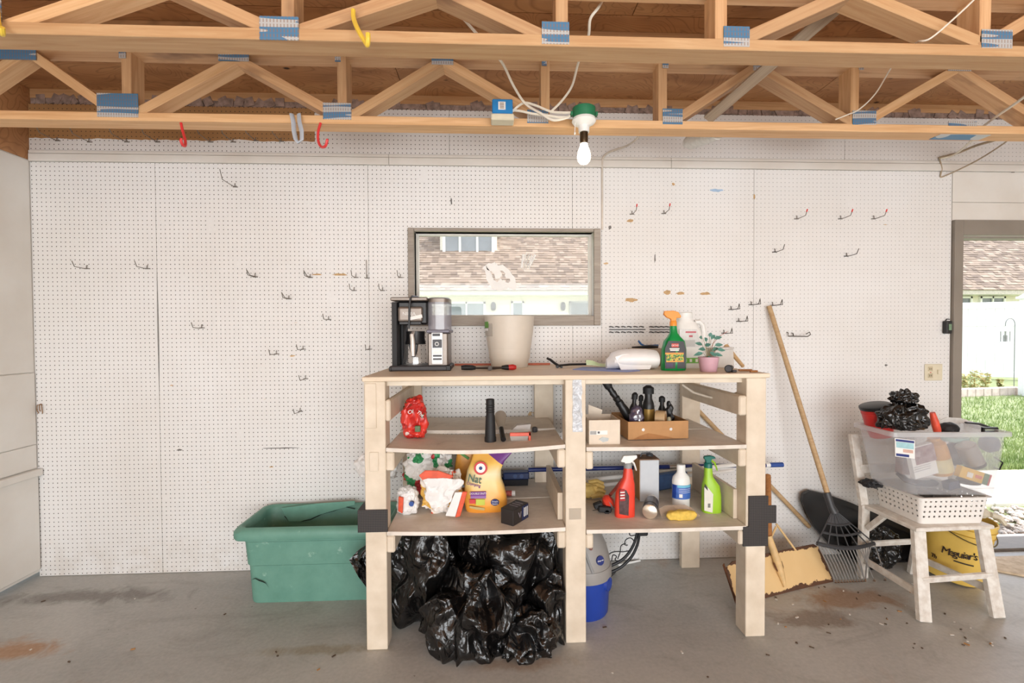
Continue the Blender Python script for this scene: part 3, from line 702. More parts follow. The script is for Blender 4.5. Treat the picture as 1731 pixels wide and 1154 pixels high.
def hwin(u0, u1, v0, v1, y, n=1, gl=HGL, frame=WHITE, fw=.07):
    a, c = Wy(u0, v0, y), Wy(u1, v1, y); w_ = MB(); t = .06
    w_.b6(a.x, a.x+fw, y-t, y+.05, c.z, a.z); w_.b6(c.x-fw, c.x, y-t, y+.05, c.z, a.z); w_.b6(a.x, c.x, y-t, y+.05, a.z-fw, a.z); w_.b6(a.x, c.x, y-t, y+.05, c.z, c.z+fw)
    for i in range(1, n): xm = a.x+(c.x-a.x)*i/n; w_.b6(xm-fw*.4, xm+fw*.4, y-t, y+.05, c.z, a.z)
    f = w_.build('window', frame, hs, world=True, smooth=None)
    for i in range(n):
        q0, q1 = a.x+(c.x-a.x)*i/n, a.x+(c.x-a.x)*(i+1)/n
        MB().b6(q0+fw*.4, q1-fw*.4, y-.02, y+.0, c.z+fw*.5, a.z-fw*.5).build('pane', gl, f, world=True, smooth=None)
    return f
yw = HY+.56
hwin(756, 821, 510, 580, yw, 2); hwin(864, 886, 509, 545, yw, 1); hwin(962, 1006, 509, 548, yw, 1, DGL, GREY)
hwin(1616, 1641, 501, 545, yw, 1, DGL); hwin(1655, 1697, 501, 545, yw, 2, DGL)
for u in (834, 951):
    c = Wy(u, 518, yw); MB().lathe([(.03, -.16), (.09, -.1), (.09, .08), (.03, .16)], c=(c.x, yw-.12, c.z), n=8).b6(c.x-.06, c.x+.06, yw-.1, yw+.02, c.z-.08, c.z+.14).build('wall_lantern', DGREY, hs, world=True)
# dormer with a three light window
a = Wy(748, 394, HY+2.0); c = Wy(836, 432, HY+2.0)
MB().b6(a.x-.1, c.x+.1, HY+2.03, HY+4.2, c.z-.3, a.z+.25).build('dormer_wall', SID, hs, world=True, smooth=None)
MB().b6(a.x-.4, c.x+.4, HY+1.7, HY+5, a.z+.25, a.z+.4).build('dormer_roof', M('shingle_160', (160, 142, 128), .9), hs, world=True, smooth=None)
hwin(748, 836, 391, 432, HY+2.0, 3, HGL, WHITE, .11)
MB().b6(-30, 45, 21.9, 22, -1, .9).build('ground_far', GRASS, smooth=None, kind='structure', label='far edge of the lawn', cat='ground')
MB().b6(-20, 25, -40, YB-.1, -.2, -.02).build('ground_driveway', PATHM, smooth=None, kind='structure', label='driveway before the garage', cat='ground')
# ------------------------------------------------------------------ workbench shelving
YF, YK = -.745, -.02                      # front and back of the unit
TOP = 1.217
wb = thing('workbench_shelf', 'cream painted wooden workbench with two bays of shelves against the pegboard', 'workbench', (.35, -.4, 0))
PW = .092
posts = [(-.561, YF+.01), (.330, YF+.01), (1.163, YF+.01)]
for i, (x, y) in enumerate(posts):
    MB().b6(x, x+PW, y, y+.089, 0, TOP-.021).build('post', BENCH, wb, world=True, smooth=None, bevel=.003)
for x in (-.515, .25, 1.125):
    MB().b6(x, x+.11, -.112, -.075, 0, TOP-.021).build('post', BENCH, wb, world=True, smooth=None, bevel=.003)
# top: two planks, grain along x
for y0, y1 in ((YF, -.40), (-.396, YK)):
    o = MB().b6(0, 1.834, 0, y1-y0, 0, .021).build('top_plank', TOPW, wb, loc=Vector((-.567, y0, TOP-.021))-wb.location, smooth=None, bevel=.003)
MB().b6(-.5, 1.2, -.074, -.04, TOP-.12, TOP-.022).build('back_rail', BENCH, wb, world=True, smooth=None)
MB().b6(-.47, .33, YF+.05, YF+.085, TOP-.045, TOP-.022).b6(.422, 1.163, YF+.05, YF+.085, TOP-.045, TOP-.022).build('front_rail', BENCH, wb, world=True, smooth=None)
# cleats that carry the boards, running front to back
def cleat(x0, x1, z0, z1, y0=YF+.006, y1=-.07, drop=0):
    m = MB(); m.prism([(y0, z0), (y0, z1), (y1, z1), (y1, z0)], x0, x1); m.v = [Vector((p.y, p.x, p.z)) for p in m.v]
    m.build('cleat', BENCH, wb, world=True, smooth=None, bevel=.006)
for x0, x1 in ((-.4685, -.432), (.2925, .3295)): 
    cleat(x0, x1, .80, .884); cleat(x0, x1, .435, .512)
for x0, x1 in ((.4225, .455), (1.126, 1.1625)):
    cleat(x0, x1, .79, .872); cleat(x0, x1, .43, .497)
cleat(-.4685, -.446, 1.02, 1.115); cleat(1.126, 1.1625, 1.025, 1.115)
# sagging shelf planks
def plank(name, x0, x1, y0, y1, zl, zr, sag, th=.017):
    m = MB(); n = 14; rr = []
    for i in range(n+1):
        t = i/n; z = zl+(zr-zl)*t-sag*math.sin(math.pi*t); x = x0+(x1-x0)*t
        rr.append([(x, y0, z-th), (x, y1, z-th), (x, y1, z), (x, y0, z)])
    m.rings(rr); return m.build(name, SHELF, wb, world=True, smooth=25)
plank('shelf_plank', -.466, .328, YF+.004, -.42, .904, .906, .018); plank('shelf_plank', -.466, .328, -.41, -.045, .912, .912, .006)
plank('shelf_plank', .424, 1.161, YF+.004, -.40, .892, .892, .003); plank('shelf_plank', .424, 1.161, -.39, -.045, .893, .893, .003)
plank('shelf_plank', -.466, .328, YF+.004, -.36, .532, .532, .008); plank('shelf_plank', -.466, .328, -.355, -.045, .533, .533, .003)
plank('shelf_plank', .424, 1.161, YF+.004, -.36, .518, .518, .002); plank('shelf_plank', .424, 1.161, -.355, -.045, .518, .518, .002)
S2L, S2R, S3L, S3R = .888, .8905, .5245, .5165
def z2(x): return .904+.002*(x+.466)/.794-.018*math.sin(math.pi*(x+.466)/.794)      # top of the sagging planks, left bay
def z3(x): return .532-.008*math.sin(math.pi*(x+.466)/.794)
# shelf ends standing on edge (side boards of the lower bay)
MB().b6(.305, .328, -.66, -.21, .535, .66).build('side_board', BENCH, wb, world=True, smooth=None)
MB().b6(1.143, 1.161, -.66, -.21, .52, .66).build('side_board', BENCH, wb, world=True, smooth=None)
# patches screwed on the left post
MB().b6(-.557, -.507, YF+.0045, YF+.011, .99, 1.188).build('patch_board', BENCH, wb, world=True, smooth=None, bevel=.002)
MB().b6(-.54, -.50, YF+.0045, YF+.011, .80, .885).build('patch_board', BENCH, wb, world=True, smooth=None, bevel=.002)
# silver tape on the middle post
def tape_mat():
    t = NT('silver_duct_tape'); f = t.noise(t.coord(), 40, 5, .7, 1.2); t.set(Base_Color=t.ramp(f, [(.3, (150, 152, 156)), (.7, (206, 207, 210))]), Roughness=.35, Metallic=.35); t.bump(f, .7, .006); return t.m
m = MB(); n = 12; L = []
for i in range(n+1):
    z = 1.196-.235*i/n; L.append((.363+random.uniform(-.002, .002), .405+random.uniform(-.003, .003), z))
m.rings([[(a, YF+.0075, z), (b, YF+.0075, z), (b, YF+.0115, z), (a, YF+.0115, z)] for a, b, z in L]); m.build('duct_tape', tape_mat(), wb, world=True, smooth=None)
MB().b6(.345, .40, YF+.0085, YF+.011, .565, .615).build('clear_tape', clear('clear_tape', (200, 190, 176), .5), wb, world=True, smooth=None)
# black mesh wrapped on the posts
def mesh_mat():
    t = NT('black_anti_slip_mesh'); v = t.coord((1, 1, 1)); 
    ch = t.new('TexChecker'); ch.inputs['Scale'].default_value = 190; ch.inputs[1].default_value = lin((66, 60, 58)); ch.inputs[2].default_value = lin((26, 24, 24))
    mp = t.new('Mapping'); mp.inputs['Rotation'].default_value = (0, R(45), 0); t.link(v, mp.inputs[0]); t.link(mp.outputs[0], ch.inputs[0])
    t.set(Base_Color=ch.outputs[0], Roughness=.6); return t.m
MESH = mesh_mat()
m = MB(); m.b6(-.592, -.462, YF+.001, YF+.008, .532, .63); m.b6(-.592, -.564, YF+.008, YF+.10, .532, .63); m.build('mesh_wrap', MESH, loc=(-.53, YF, .532), world=True, smooth=None, label='black mesh grip wrapped on the bench post beside the green tub', cat='mesh pad')
m = MB(); m.prism([(1.145, .425), (1.262, .425), (1.262, .53), (1.30, .53), (1.30, .61), (1.262, .61), (1.262, .655), (1.172, .655), (1.172, .515), (1.145, .515)], YF+.001, YF+.0085); m.build('mesh_wrap', MESH, loc=(1.2, YF, .425), world=True, smooth=None, label='black mesh grip taped on the bench post by the rusty shovel', cat='mesh pad')
# ------------------------------------------------------------------ ceiling fittings, hooks, cables
YT = -.62
c = Wy(983, 205, YT); jb = thing('bulb_fixture', 'green round junction box with white lampholder and one lit bulb', 'light fixture', (c.x, YT-.055, 2.30))
k = K(YT-.055)
GBOX = M('green_electrical_box', (42, 128, 88), .45, var=.08)
zr = lambda v: (Wy(983, v, YT-.055).z-2.30)
MB().lathe([(.050, zr(202)), (.053, zr(184)), (.045, zr(182))], n=20).build('junction_box', GBOX, jb)
MB().b6(-.062, -.052, -.012, .012, zr(196), zr(190)).b6(.052, .062, -.012, .012, zr(196), zr(190)).build('box_ear', GBOX, jb)
MB().lathe([(.052, zr(201)), (.055, zr(205)), (.05, zr(208)), (.026, zr(213)), (.024, zr(224))], n=24).build('lampholder', WHITE, jb)
MB().lathe([(.019, zr(223)), (.019, zr(238)), (.016, zr(243))], n=16).build('socket_extender', M('dark_socket_metal', (92, 78, 60), .25, metal=.8), jb)
BULB = NT('lit_bulb_glass'); BULB.set(Base_Color=(1, .95, .85, 1)); BULB.b.inputs['Emission Color'].default_value = (1, .86, .62, 1); BULB.b.inputs['Emission Strength'].default_value = 14
MB().lathe([(.015, zr(241)), (.018, zr(247)), (.027, zr(256)), (.031, zr(264)), (.028, zr(271)), (.018, zr(276)), (.004, zr(278))], n=24).build('bulb', BULB.m, jb, label='glowing bulb')
MB().tube([(-.042, -.01, zr(204)), (-.044, -.012, zr(226))], .0015, 6).lathe([(.004, zr(229)), (.004, zr(226))], c=(-.044, -.012, 0), n=8).build('pull_chain', WHITE, jb)
c = Wy(849, 213, YT); bx = thing('junction_box', 'blue plastic electrical box with white cover on the truss', 'electrical box', (c.x, YT-.03, c.z)); k = K(YT-.03)
MB().b6(-17*k, 17*k, -.03, .028, 11*k, 35*k).build('box', M('blue_box_plastic', (36, 132, 198), .45, var=.05), bx, smooth=None, bevel=.004)
MB().b6(-19*k, 19*k, -.036, .028, 0, 10.5*k).build('cover_plate', CREAMP, bx, smooth=None, bevel=.004)
MB().b6(-7*k, 5*k, -.0315, -.0295, 17*k, 30*k).build('label', PAPER, bx, smooth=None)
for q in range(4): MB().b6(-4.5*k, 2.5*k, -.0322, -.0312, (19+q*2.6)*k, (20.4+q*2.6)*k).build('print_bar', M('label_print', (150, 130, 110), .6), bx, smooth=None)
def cable(pts, label, r=.0055, mat=None, cat='cable', group=None, n=6, sub=6, name='electrical_cable'):
    P = [Wy(u, v, y) for u, v, y in pts]; out = []
    for i in range(len(P)-1):
        p0 = P[max(i-1, 0)]; p1 = P[i]; p2 = P[i+1]; p3 = P[min(i+2, len(P)-1)]
        for s in range(sub):
            t = s/sub; out.append(.5*((2*p1)+(p2-p0)*t+(2*p0-5*p1+4*p2-p3)*t*t+(3*p1-p0-3*p2+p3)*t*t*t))
    out.append(P[-1]); return MB().tube(out, r, n).build(name, mat or CABLE, loc=P[0], world=True, label=label, cat=cat, group=group)
cable([(748, -20, -1.1), (770, 15, -1.08), (797, 47, -1.05), (825, 78, -1.0), (850, 108, -.85), (868, 145, -.75), (888, 175, -.68), (915, 192, -.70), (935, 203, -.705), (955, 200, -.70), (963, 196, -.69)], 'white cable drooping in a loop from the roof into the green box')
cable([(1030, -20, -1.1), (1012, 12, -1.08), (998, 32, -1.06), (995, 60, -1.0), (985, 90, -.9), (977, 108, -.8), (967, 145, -.7), (950, 170, -.655), (932, 188, -.640)], 'white cable hanging from the roof and ending behind the truss')
cable([(866, 188, -.66), (885, 174, -.66), (905, 178, -.66), (930, 188, -.665), (950, 190, -.67), (965, 190, -.675)], 'short upper white cable joining blue box to green box')
cable([(866, 186, -.660), (882, 188, -.670), (900, 192, -.676), (925, 195, -.68), (945, 198, -.684), (962, 198, -.684)], 'short lower white cable joining blue box to green box')
cable([(1081, 226, -.5), (1075, 236, -.35), (1058, 247, -.12), (1032, 256, -.02), (1020, 266, -.012), (1018, 285, -.006), (1018, 330, -.004), (1018, 388, -.004)], 'painted cable stapled down the pegboard to the window corner', mat=M('painted_cable', (222, 212, 198), .5), r=.006)
cable([(1660, -14, -1.28), (1625, 20, -1.262), (1574, 64, -1.24), (1550, 71, -1.2), (1538, 86, -1.08), (1520, 100, -.9), (1506, 115, -.8), (1480, 158, -.7), (1452, 185, -.66), (1432, 194, -.645), (1412, 202, -.63)], 'thin white cord swagged between the two trusses', r=.003)
cable([(1750, 150, -.95), (1715, 176, -.8), (1680, 200, -.62), (1655, 220, -.5), (1640, 240, -.3), (1612, 262, -.06), (1588, 268, -.01)], 'pale cable slanting down over the doorway corner', r=.006)
cable([(1705, 222, -.5), (1690, 234, -.35), (1650, 246, -.15), (1620, 258, -.05), (1587, 267, -.012)], 'bundled tan cable over the doorway with taped end', r=.007, mat=M('tan_cable', (176, 158, 132), .6))
cable([(1588, 268, -.012), (1592, 285, -.008), (1590, 298, -.006), (1600, 296, -.02), (1650, 272, -.15), (1700, 240, -.4), (1710, 226, -.5)], 'thin tan cable looping back up from pegboard corner', r=.004, mat=_mc['tan_cable'])
cable([(1570, 228, -.52), (1590, 232, -.5), (1612, 231, -.5), (1632, 226, -.52)], 'thin slack cord under the truss splice plate', r=.002)
# diagonal lath brace
p0, p1 = Wy(1445, -14, -1.12), Wy(1196, 202, -.47)
beam('roof_brace', p0, p1, .05, .018, wood('grey_lath', (190, 172, 150), (160, 140, 118)), None, side=(0, 1, .35), label='weathered grey lath bracing diagonally from one truss to the next', cat='brace')
m = MB(); p0, p1 = Wy(1160, 242, -.22), Wy(1214, 224, -.5)
m.tube([p0, p0.lerp(p1, .15), p0.lerp(p1, .6), p1], [.024, .04, .038, .034], 14); m.build('roller_cover', M('white_fleece', (232, 232, 228), .95, var=.08, scale=60, bump=.8), loc=p0, world=True, label='white fleecy wrapped bundle tucked above the lath end at the wall', cat='bundle')
# vinyl coated hooks under the trusses
def hook(pts, r, mat, label, cat='hook', name='storage_hook'):
    return cable(pts, label, r, mat, cat, n=8, sub=4, name=name)
YEL = M('yellow_vinyl', (240, 204, 74), .4, var=.03); PINK = M('red_vinyl', (224, 62, 62), .4, var=.03)
hook([(597, 17, -1.24), (598, 32, -1.25), (606, 52, -1.29), (618, 72, -1.32), (621, 76, -1.33), (622, 66, -1.34), (622, 57, -1.34)], .0075, YEL, 'yellow vinyl storage hook screwed in the truss beside the blue nail plate')
hook([(-6, 12, -1.24), (-3, 40, -1.25), (4, 58, -1.3), (3, 46, -1.32)], .0075, YEL, 'yellow vinyl storage hook at the truss end by the white left wall')
hook([(306, 208, -.63), (309, 222, -.64), (313, 236, -.66), (313, 246, -.68), (309, 245, -.70), (306, 238, -.71), (307, 234, -.71)], .006, PINK, 'red vinyl hook under the truss by brown unpainted pegboard')
hook([(542, 208, -.61), (538, 222, -.62), (538, 238, -.63), (543, 248, -.65), (550, 247, -.68), (553, 238, -.69), (553, 236, -.69)], .006, PINK, 'red vinyl hook under the truss beside the looped grey strap')
m = MB(); pts = [Wy(u, v, y) for u, v, y in ((493, 193, -.625), (496, 206, -.64), (497, 222, -.66), (500, 236, -.67), (505, 241, -.68), (510, 236, -.68), (510, 222, -.67), (506, 206, -.645), (505, 193, -.625))]
m.tube(pts, .0105, 8, flat=.5); m.build('strap_hanger', M('grey_strap', (190, 196, 204), .4, var=.05), loc=pts[0], world=True, smooth=60, label='looped grey strap hanger nailed under the truss', cat='hanger')
# ------------------------------------------------------------------ pegboard hooks
def peg(u, v, L=.10, up=.03, mat=WIRE, label='short bent grey wire peg hook on the painted sheets left of the window', group='plain wire hooks on the pegboard', tip=None, dbl=False, r=.0022):
    c = Wy(u, v, 0); g = thing('peg_hook', label, 'hook', c, group)
    m = MB(); m.tube([(0, .003, .02), (0, -.006, .018), (0, -.008, 0), (0, -L*.3, -.002), (0, -L*.85, .001), (0, -L, up)], r, 6)
    if dbl: m.tube([(.012, .003, .0), (.012, -.01, 0), (.012, -L*.85, .0), (0, -L, up)], r, 6)
    m.build('wire', mat, g, smooth=60)
    MB().b6(-.014, .014, -.0035, .001, -.0025, .0025).build('clip', mat, g, smooth=None)
    if tip: MB().tube([(0, -L*.94, up*.65), (0, -L-.001, up*1.15)], r*1.8, 6).build('tip', tip, g)
    return g
DW = M('dark_hook_wire', (84, 78, 70), .5, metal=.3, var=0)
for a in ((148, 454), (250, 454), (432, 468), (525, 469), (602, 469), (677, 469), (599, 491), (647, 491), (489, 505), (342, 554), (556, 540), (468, 598), (513, 590), (625, 590), (517, 640), (508, 695)): peg(*a, dbl=(a[0] in (432, 525, 489)))
peg(398, 316, .155, .05, label='long bent wire peg hook high on the pegboard by the left sheet joint', group=None)
peg(621, 470, .02, .105, label='upright straight wire pin on the pegboard left of the window', group=None)
for a in ((1309, 426), (1430, 433)): peg(*a, mat=DW, label='dark wire peg hook in the middle of the right pegboard sheet', group='dark wire hooks on the right sheet')
for a in ((1068, 362), (1122, 361), (1346, 370), (1420, 370), (1476, 370)): peg(*a, tip=PINK, label='wire peg hook with a red tip high on the right pegboard', group='red tipped hooks')
for a in ((1235, 523), (1269, 515), (1305, 516), (1248, 543), (1223, 563)): peg(*a, mat=DW, dbl=True, label='dark double wire peg hook beside the rake handle top', group='double wire hooks by the rake handle')
for a in ((98, 238), (152, 240), (215, 240), (267, 240), (356, 240), (395, 240), (433, 238), (476, 239)): peg(*a, L=.13, label='wire peg hook along the brown unpainted strip under the roof', group='hooks along the unpainted strip')
c = Wy(1330, 568, 0); m = MB(); m.tube([(0, .003, .025), (0, -.012, .022), (0, -.014, 0), (.10, -.05, -.002), (.115, -.052, .01), (.11, -.05, .025), (.09, -.045, .012)], .003, 6); m.tube([(.03, .003, .02), (.03, -.014, .018), (.03, -.02, 0)], .003, 6); m.build('tool_bracket', DW, loc=c, label='dark wire tool bracket with curled end right of the rake handle', cat='bracket', smooth=60)
m = MB(); c = Wy(70, 686, 0)
for a in (-.012, .0, .012): m.tube([(0, 0, .012), (a, -.012, .006), (a*1.2, -.012, -.02), (a*.9, -.006, -.03-abs(a))], .0022, 6)
m.build('frayed_string', M('brown_string', (150, 112, 76), .9), loc=c, label='frayed brown string tied in the pegboard by the left corner', cat='string')
# screwdriver rack: bars with little clips
for u0, u1, n, lab in ((1029, 1090, 6, 'black wire tool rack with six clip pairs nearer the window'), (1097, 1141, 5, 'black wire tool rack with five clip pairs behind the spray bottle')):
    a, b = Wy(u0, 557, 0), Wy(u1, 557, 0); rk = thing('tool_rack', lab, 'tool rack', a, None)
    MB().tube([(0, -.012, 0), (b.x-a.x, -.012, 0)], .0025, 6).build('bar', BLACK, rk)
    for i in range(n):
        x = (b.x-a.x)*(i+.3)/n
        for dz in (.017, -.016): MB().tube([(x-.008, 0, dz), (x-.006, -.02, dz+.002), (x+.012, -.02, dz-.002), (x+.014, 0, dz)], .003, 6).build('clip', BLACK, rk)
# wall switch, outlet plate and door sensor
c = Wy(1577, 629, 0); sw = thing('switch_plate', 'cream outlet and switch plate on the pegboard by the doorway', 'switch plate', c)
MB().b6(-.058, .058, -.007, 0, -.052, .052).build('plate', CREAMP, sw, smooth=None, bevel=.003)
for z in (.022, -.02): 
    o = MB().b6(-.04, -.008, -.0095, -.006, z-.014, z+.014).build('outlet', M('outlet_face', (206, 192, 160), .4), sw, smooth=None, bevel=.002)
    MB().b6(-.031, -.028, -.0102, -.009, z-.006, z+.006).b6(-.02, -.017, -.0102, -.009, z-.005, z+.005).build('slot', BLACK, o, smooth=None)
MB().b6(.02, .036, -.016, -.006, -.012, .016).build('toggle', CREAMP, sw, smooth=None, bevel=.002)
MB().b6(-.027, -.02, -.0105, -.006, -.002, .002).build('reset_button', RED, sw, smooth=None)
c = Wy(1598, 553, -.005); se = thing('door_sensor', 'small black sensor with a green light beside the door frame', 'sensor', c)
MB().b6(-.018, .018, -.03, .004, -.04, .04).build('case', BLACK, se, smooth=None, bevel=.005)
MB().b6(-.009, .009, -.0325, -.029, -.018, .02).build('screen', M('green_grey_screen', (120, 150, 120), .3), se, smooth=None)
MB().tube([(0, 0, .04), (.01, .0, .052), (.03, .003, .05)], .003, 6).build('wire', BLACK, se)
# ================================================================== things on the bench top
# ---- coffee maker
o = Wz(711, 627, TOP); o.z = TOP; k = K(o.y)
cm = thing('coffee_maker', 'black and steel coffee maker with glass carafe and clear tank', 'coffee maker', (o.x, o.y, TOP))
BSTEEL = M('dark_bronze_steel', (128, 118, 110), .35, metal=.6, var=.05); SILV = M('silver_panel', (206, 206, 206), .35, metal=.2, var=.03)
X = lambda u: (u-711)*k
Z = lambda v: (627-v)*k
D = .23
MB().b6(X(659), X(761), -.005, D, 0, Z(618)).build('base', DGREY, cm, smooth=None, bevel=.006)
MB().b6(X(658.5), X(664), -.007, .01, 0, Z(619)).b6(X(753), X(762), -.007, .012, 0, Z(617.5)).build('base_foot', BLACK, cm, smooth=None, bevel=.004)
MB().b6(X(663), X(672), .01, D, Z(619), Z(511)).b6(X(672), X(677), .10, D, Z(619), Z(545)).build('side_column', BLACKM, cm, smooth=None, bevel=.003)
MB().b6(X(672), X(675.2), .15, .17, Z(618), Z(547)).build('column_trim', BSTEEL, cm, smooth=None)
MB().b6(X(661.5), X(723), 0, D, Z(509), Z(503)).build('top_cover', BSTEEL, cm, smooth=None, bevel=.004)
MB().b6(X(672), X(723), .02, D-.02, Z(549), Z(509)).build('brew_body', BLACK, cm, smooth=None, bevel=.01)
hd = MB().b6(X(674), X(715), -.004, .06, Z(544.5), Z(518.5)).build('brew_head', BSTEEL, cm, smooth=None, bevel=.012, seg=3)
MB().b6(X(676), X(713), -.002, .05, Z(549), Z(544)).build('drip_lip', BLACK, cm, smooth=None, bevel=.003)
text('NINJA', 8*k, (X(693), -.0052, Z(531)), PAPER, cm, name='logo')
b = MB().box((X(703.5), -.0065, Z(537)), (23*k, .002, 5.5*k), Matrix.Rotation(R(-12), 3, 'Y')); b.build('sticker', PAPER, cm, smooth=None)
MB().tube([(X(702), .1, Z(500.5)), (X(697), .02, Z(501)), (X(695.5), -.01, Z(506)), (X(694), -.012, Z(520)), (X(693.5), -.012, Z(540)), (X(693), -.012, Z(556))], .0052, 8).build('power_cord', BLACK, cm)
# tank
MB().lathe([(20.0*k, Z(559)), (20.2*k, Z(511))], c=(X(740.5), .10, 0), n=32, sx=.95, sy=1.55, cap1=False, sq=.55).build('water_tank', SMOKE, cm)
MB().lathe([(19.2*k, Z(511)), (19.2*k, Z(505)), (17*k, Z(503))], c=(X(740.5), .10, 0), n=32, sy=1.55, sq=.55).build('tank_lid', BSTEEL, cm)
MB().b6(X(721), X(760), -.002, D-.01, Z(563), Z(557.5)).build('tank_collar', M('violet_grey_plastic', (112, 108, 122), .4), cm, smooth=None, bevel=.004)
tw = MB().b6(X(723), X(757), .002, D-.02, Z(619), Z(563)).build('control_tower', BSTEEL, cm, smooth=None, bevel=.006)
pn = MB().b6(X(729.5), X(748.5), -.003, .004, Z(616), Z(562.5)).build('control_panel', SILV, cm, smooth=None, bevel=.002)
for u0, u1, v0, v1, mm in ((731.5, 744, 564, 568.5, DGREY), (731.5, 747, 574, 588, DGREY), (732, 738.5, 589.5, 592.5, WHITE), (740, 746.5, 589.5, 592.5, WHITE), (732, 746.5, 594, 598, WHITE), (732, 746.5, 600, 603, DGREY), (732, 746.5, 605.5, 608.5, DGREY)):
    MB().b6(X(u0), X(u1), -.0048, -.002, Z(v1), Z(v0)).build('button', mm, cm, smooth=None, bevel=.0008)
MB().cyl((X(739), -.014, Z(581.5)), (X(739), -.004, Z(581.5)), 3.6*k, n=18).build('knob', LGREY, cm)
MB().cyl((X(739), -.0155, Z(581.5)), (X(739), -.013, Z(581.5)), 1.9*k, n=14).build('knob_cap', BLACK, cm)
# carafe
cf = thing('glass_carafe', 'clear glass carafe with black collar standing in the coffee maker', 'carafe', (o.x+X(699), o.y+.075, TOP+Z(618)-.001))
GL = clear('carafe_glass', (230, 232, 232), .06, .03, .10)
MB().lathe([(22.5*k, 0), (23*k, 2*k), (19*k, 22*k), (14.5*k, 46*k), (15*k, 58*k)], n=32, cap1=False).build('glass_body', GL, cf)
MB().lathe([(17.6*k, 36*k), (15.6*k, 46*k), (16*k, 58*k), (15.5*k, 58.5*k)], n=32, cap0=False).build('collar', BLACK, cf)
MB().prism([(-8*k, 37*k), (8*k, 37*k), (6*k, 24*k), (3*k, 15*k), (-3*k, 15*k), (-5.5*k, 24*k)], -.075, -.055).build('collar_tongue', BLACK, cf, smooth=None, bevel=.003)
MB().tube([(0, -.058, 57*k), (-.004, -.085, 52*k), (0, -.088, 40*k), (.0, -.085, 17*k)], [.008, .011, .012, .012], 10).build('handle', M('pale_steel', (214, 206, 198), .35, metal=.3), cf)
# ---- planter
o = Wz(862.5, 622, TOP); k = K(o.y); yc = o.y+31*k
pt = thing('plastic_planter', 'large empty beige plastic planter pot on the bench top', 'planter', (o.x, yc, TOP)); kk = K(yc)
pm = M('beige_planter_plastic', (214, 204, 190), .45, var=.02)
prof = [(30.5*kk, 0), (31*kk, 1*kk), (33*kk, 16*kk), (36.5*kk, 34*kk), (40*kk, 58*kk), (42*kk, 82*kk), (42.5*kk, 85*kk), (40.5*kk, 85*kk), (39*kk, 60*kk), (34*kk, 14*kk), (4*kk, 12*kk)]
MB().lathe(prof, n=48).build('pot', pm, pt, smooth=50)
for a, b in ((16.5, 17.2),): MB().lathe([(33.3*kk, a*kk), (33.6*kk, b*kk)], n=48, cap0=False, cap1=False).build('saucer_line', M('beige_line', (190, 178, 162), .5), pt)
CLW = clear('clear_sticker', (220, 216, 208), .35, .2)
MB().arc(40.9*kk, 40.9*kk, 52*kk, 78*kk, -84, -44, t=.001).build('clear_label', CLW, pt)
MB().arc(41.6*kk, 41.6*kk, 66*kk, 76*kk, -80, -58, t=.0014).build('green_label', M('label_green', (96, 156, 60), .5), pt)
MB().arc(41.4*kk, 41.4*kk, 61*kk, 65*kk, -78, -60, t=.0014).build('label_strip', PAPER, pt)
# ---- pliers
o = Wz(826, 626, TOP); k = K(o.y)
pl = thing('needle_pliers', 'black handled pliers with a red tipped grip lying before the planter', 'pliers', (o.x, o.y, TOP))
MB().tube([(-46*k, 0, 5*k), (-40*k, 0, 5.5*k), (-28*k, .01, 5*k), (-22*k, .015, 4*k)], [4*k, 5*k, 4.8*k, 3*k], 10, flat=.9).build('grip', BLACKM, pl)
MB().tube([(22*k, .0, 5*k), (30*k, 0, 5*k), (40*k, 0, 5*k)], [3.5*k, 5*k, 4.8*k], 10, flat=.9).build('grip', BLACKM, pl)
MB().tube([(34*k, -.004, 5*k), (41*k, -.004, 5.4*k), (46*k, 0, 5*k)], [4.4*k, 5.0*k, 3.5*k], 10).build('red_tip', RED, pl)
MB().tube([(-24*k, .012, 4*k), (-10*k, .006, 4*k), (0, -.006, 4.5*k)], [3*k, 3.5*k, 4*k], 8, flat=.6).tube([(-4*k, .014, 3*k), (8*k, 0, 4*k), (24*k, 0, 4.5*k)], [2.5*k, 4.5*k, 3*k], 8, flat=.6).cyl((2*k, -.012, 4*k), (2*k, .014, 4*k), 4*k, n=12).build('jaws', M('dark_tool_steel', (84, 76, 70), .45, metal=.5), pl)
# ---- red stick behind the planter
a, b = Wz(766, 620.5, TOP), Wz(937, 620.5, TOP)
sy_ = pt.location.y+.128
MB().box(((a.x+b.x)/2, sy_, TOP+.0055), (.56, .02, .011)).build('marking_stick', M('red_brown_stick', (206, 112, 84), .6), loc=((a.x+b.x)/2, sy_, TOP), world=True, smooth=None, bevel=.002, label='flat red brown stick lying behind the planter pot', cat='stick')
# ---- black arm
o = Wz(945, 622, TOP); k = K(o.y)
ar = thing('wiper_arm', 'black wiper style arm with its bent end raised beside the planter', 'wiper arm', (o.x, o.y, TOP))
MB().tube([(-21*k, 0, 17*k), (-15*k, 0, 14.5*k), (-8*k, 0, 9*k), (-1*k, 0, 4*k), (2*k, 0, 4*k)], [2.2*k, 3.2*k, 3.2*k, 3.4*k, 3*k], 8, flat=.7).build('raised_arm', BLACKM, ar)
MB().tube([(0, 0, 4.5*k), (18*k, .0, 6*k), (52*k, 0, 6.5*k), (58*k, 0, 5*k)], [2.6*k, 2.8*k, 2.5*k, 1.5*k], 8, flat=.7).build('blade', BLACK, ar)
MB().cyl((-3*k, -.012, 2.5*k), (-3*k, .012, 2.5*k), 2.4*k, n=10).cyl((4*k, -.01, 2*k), (4*k, .01, 2*k), 1.9*k, n=10).build('pivot_knob', BLACK, ar)
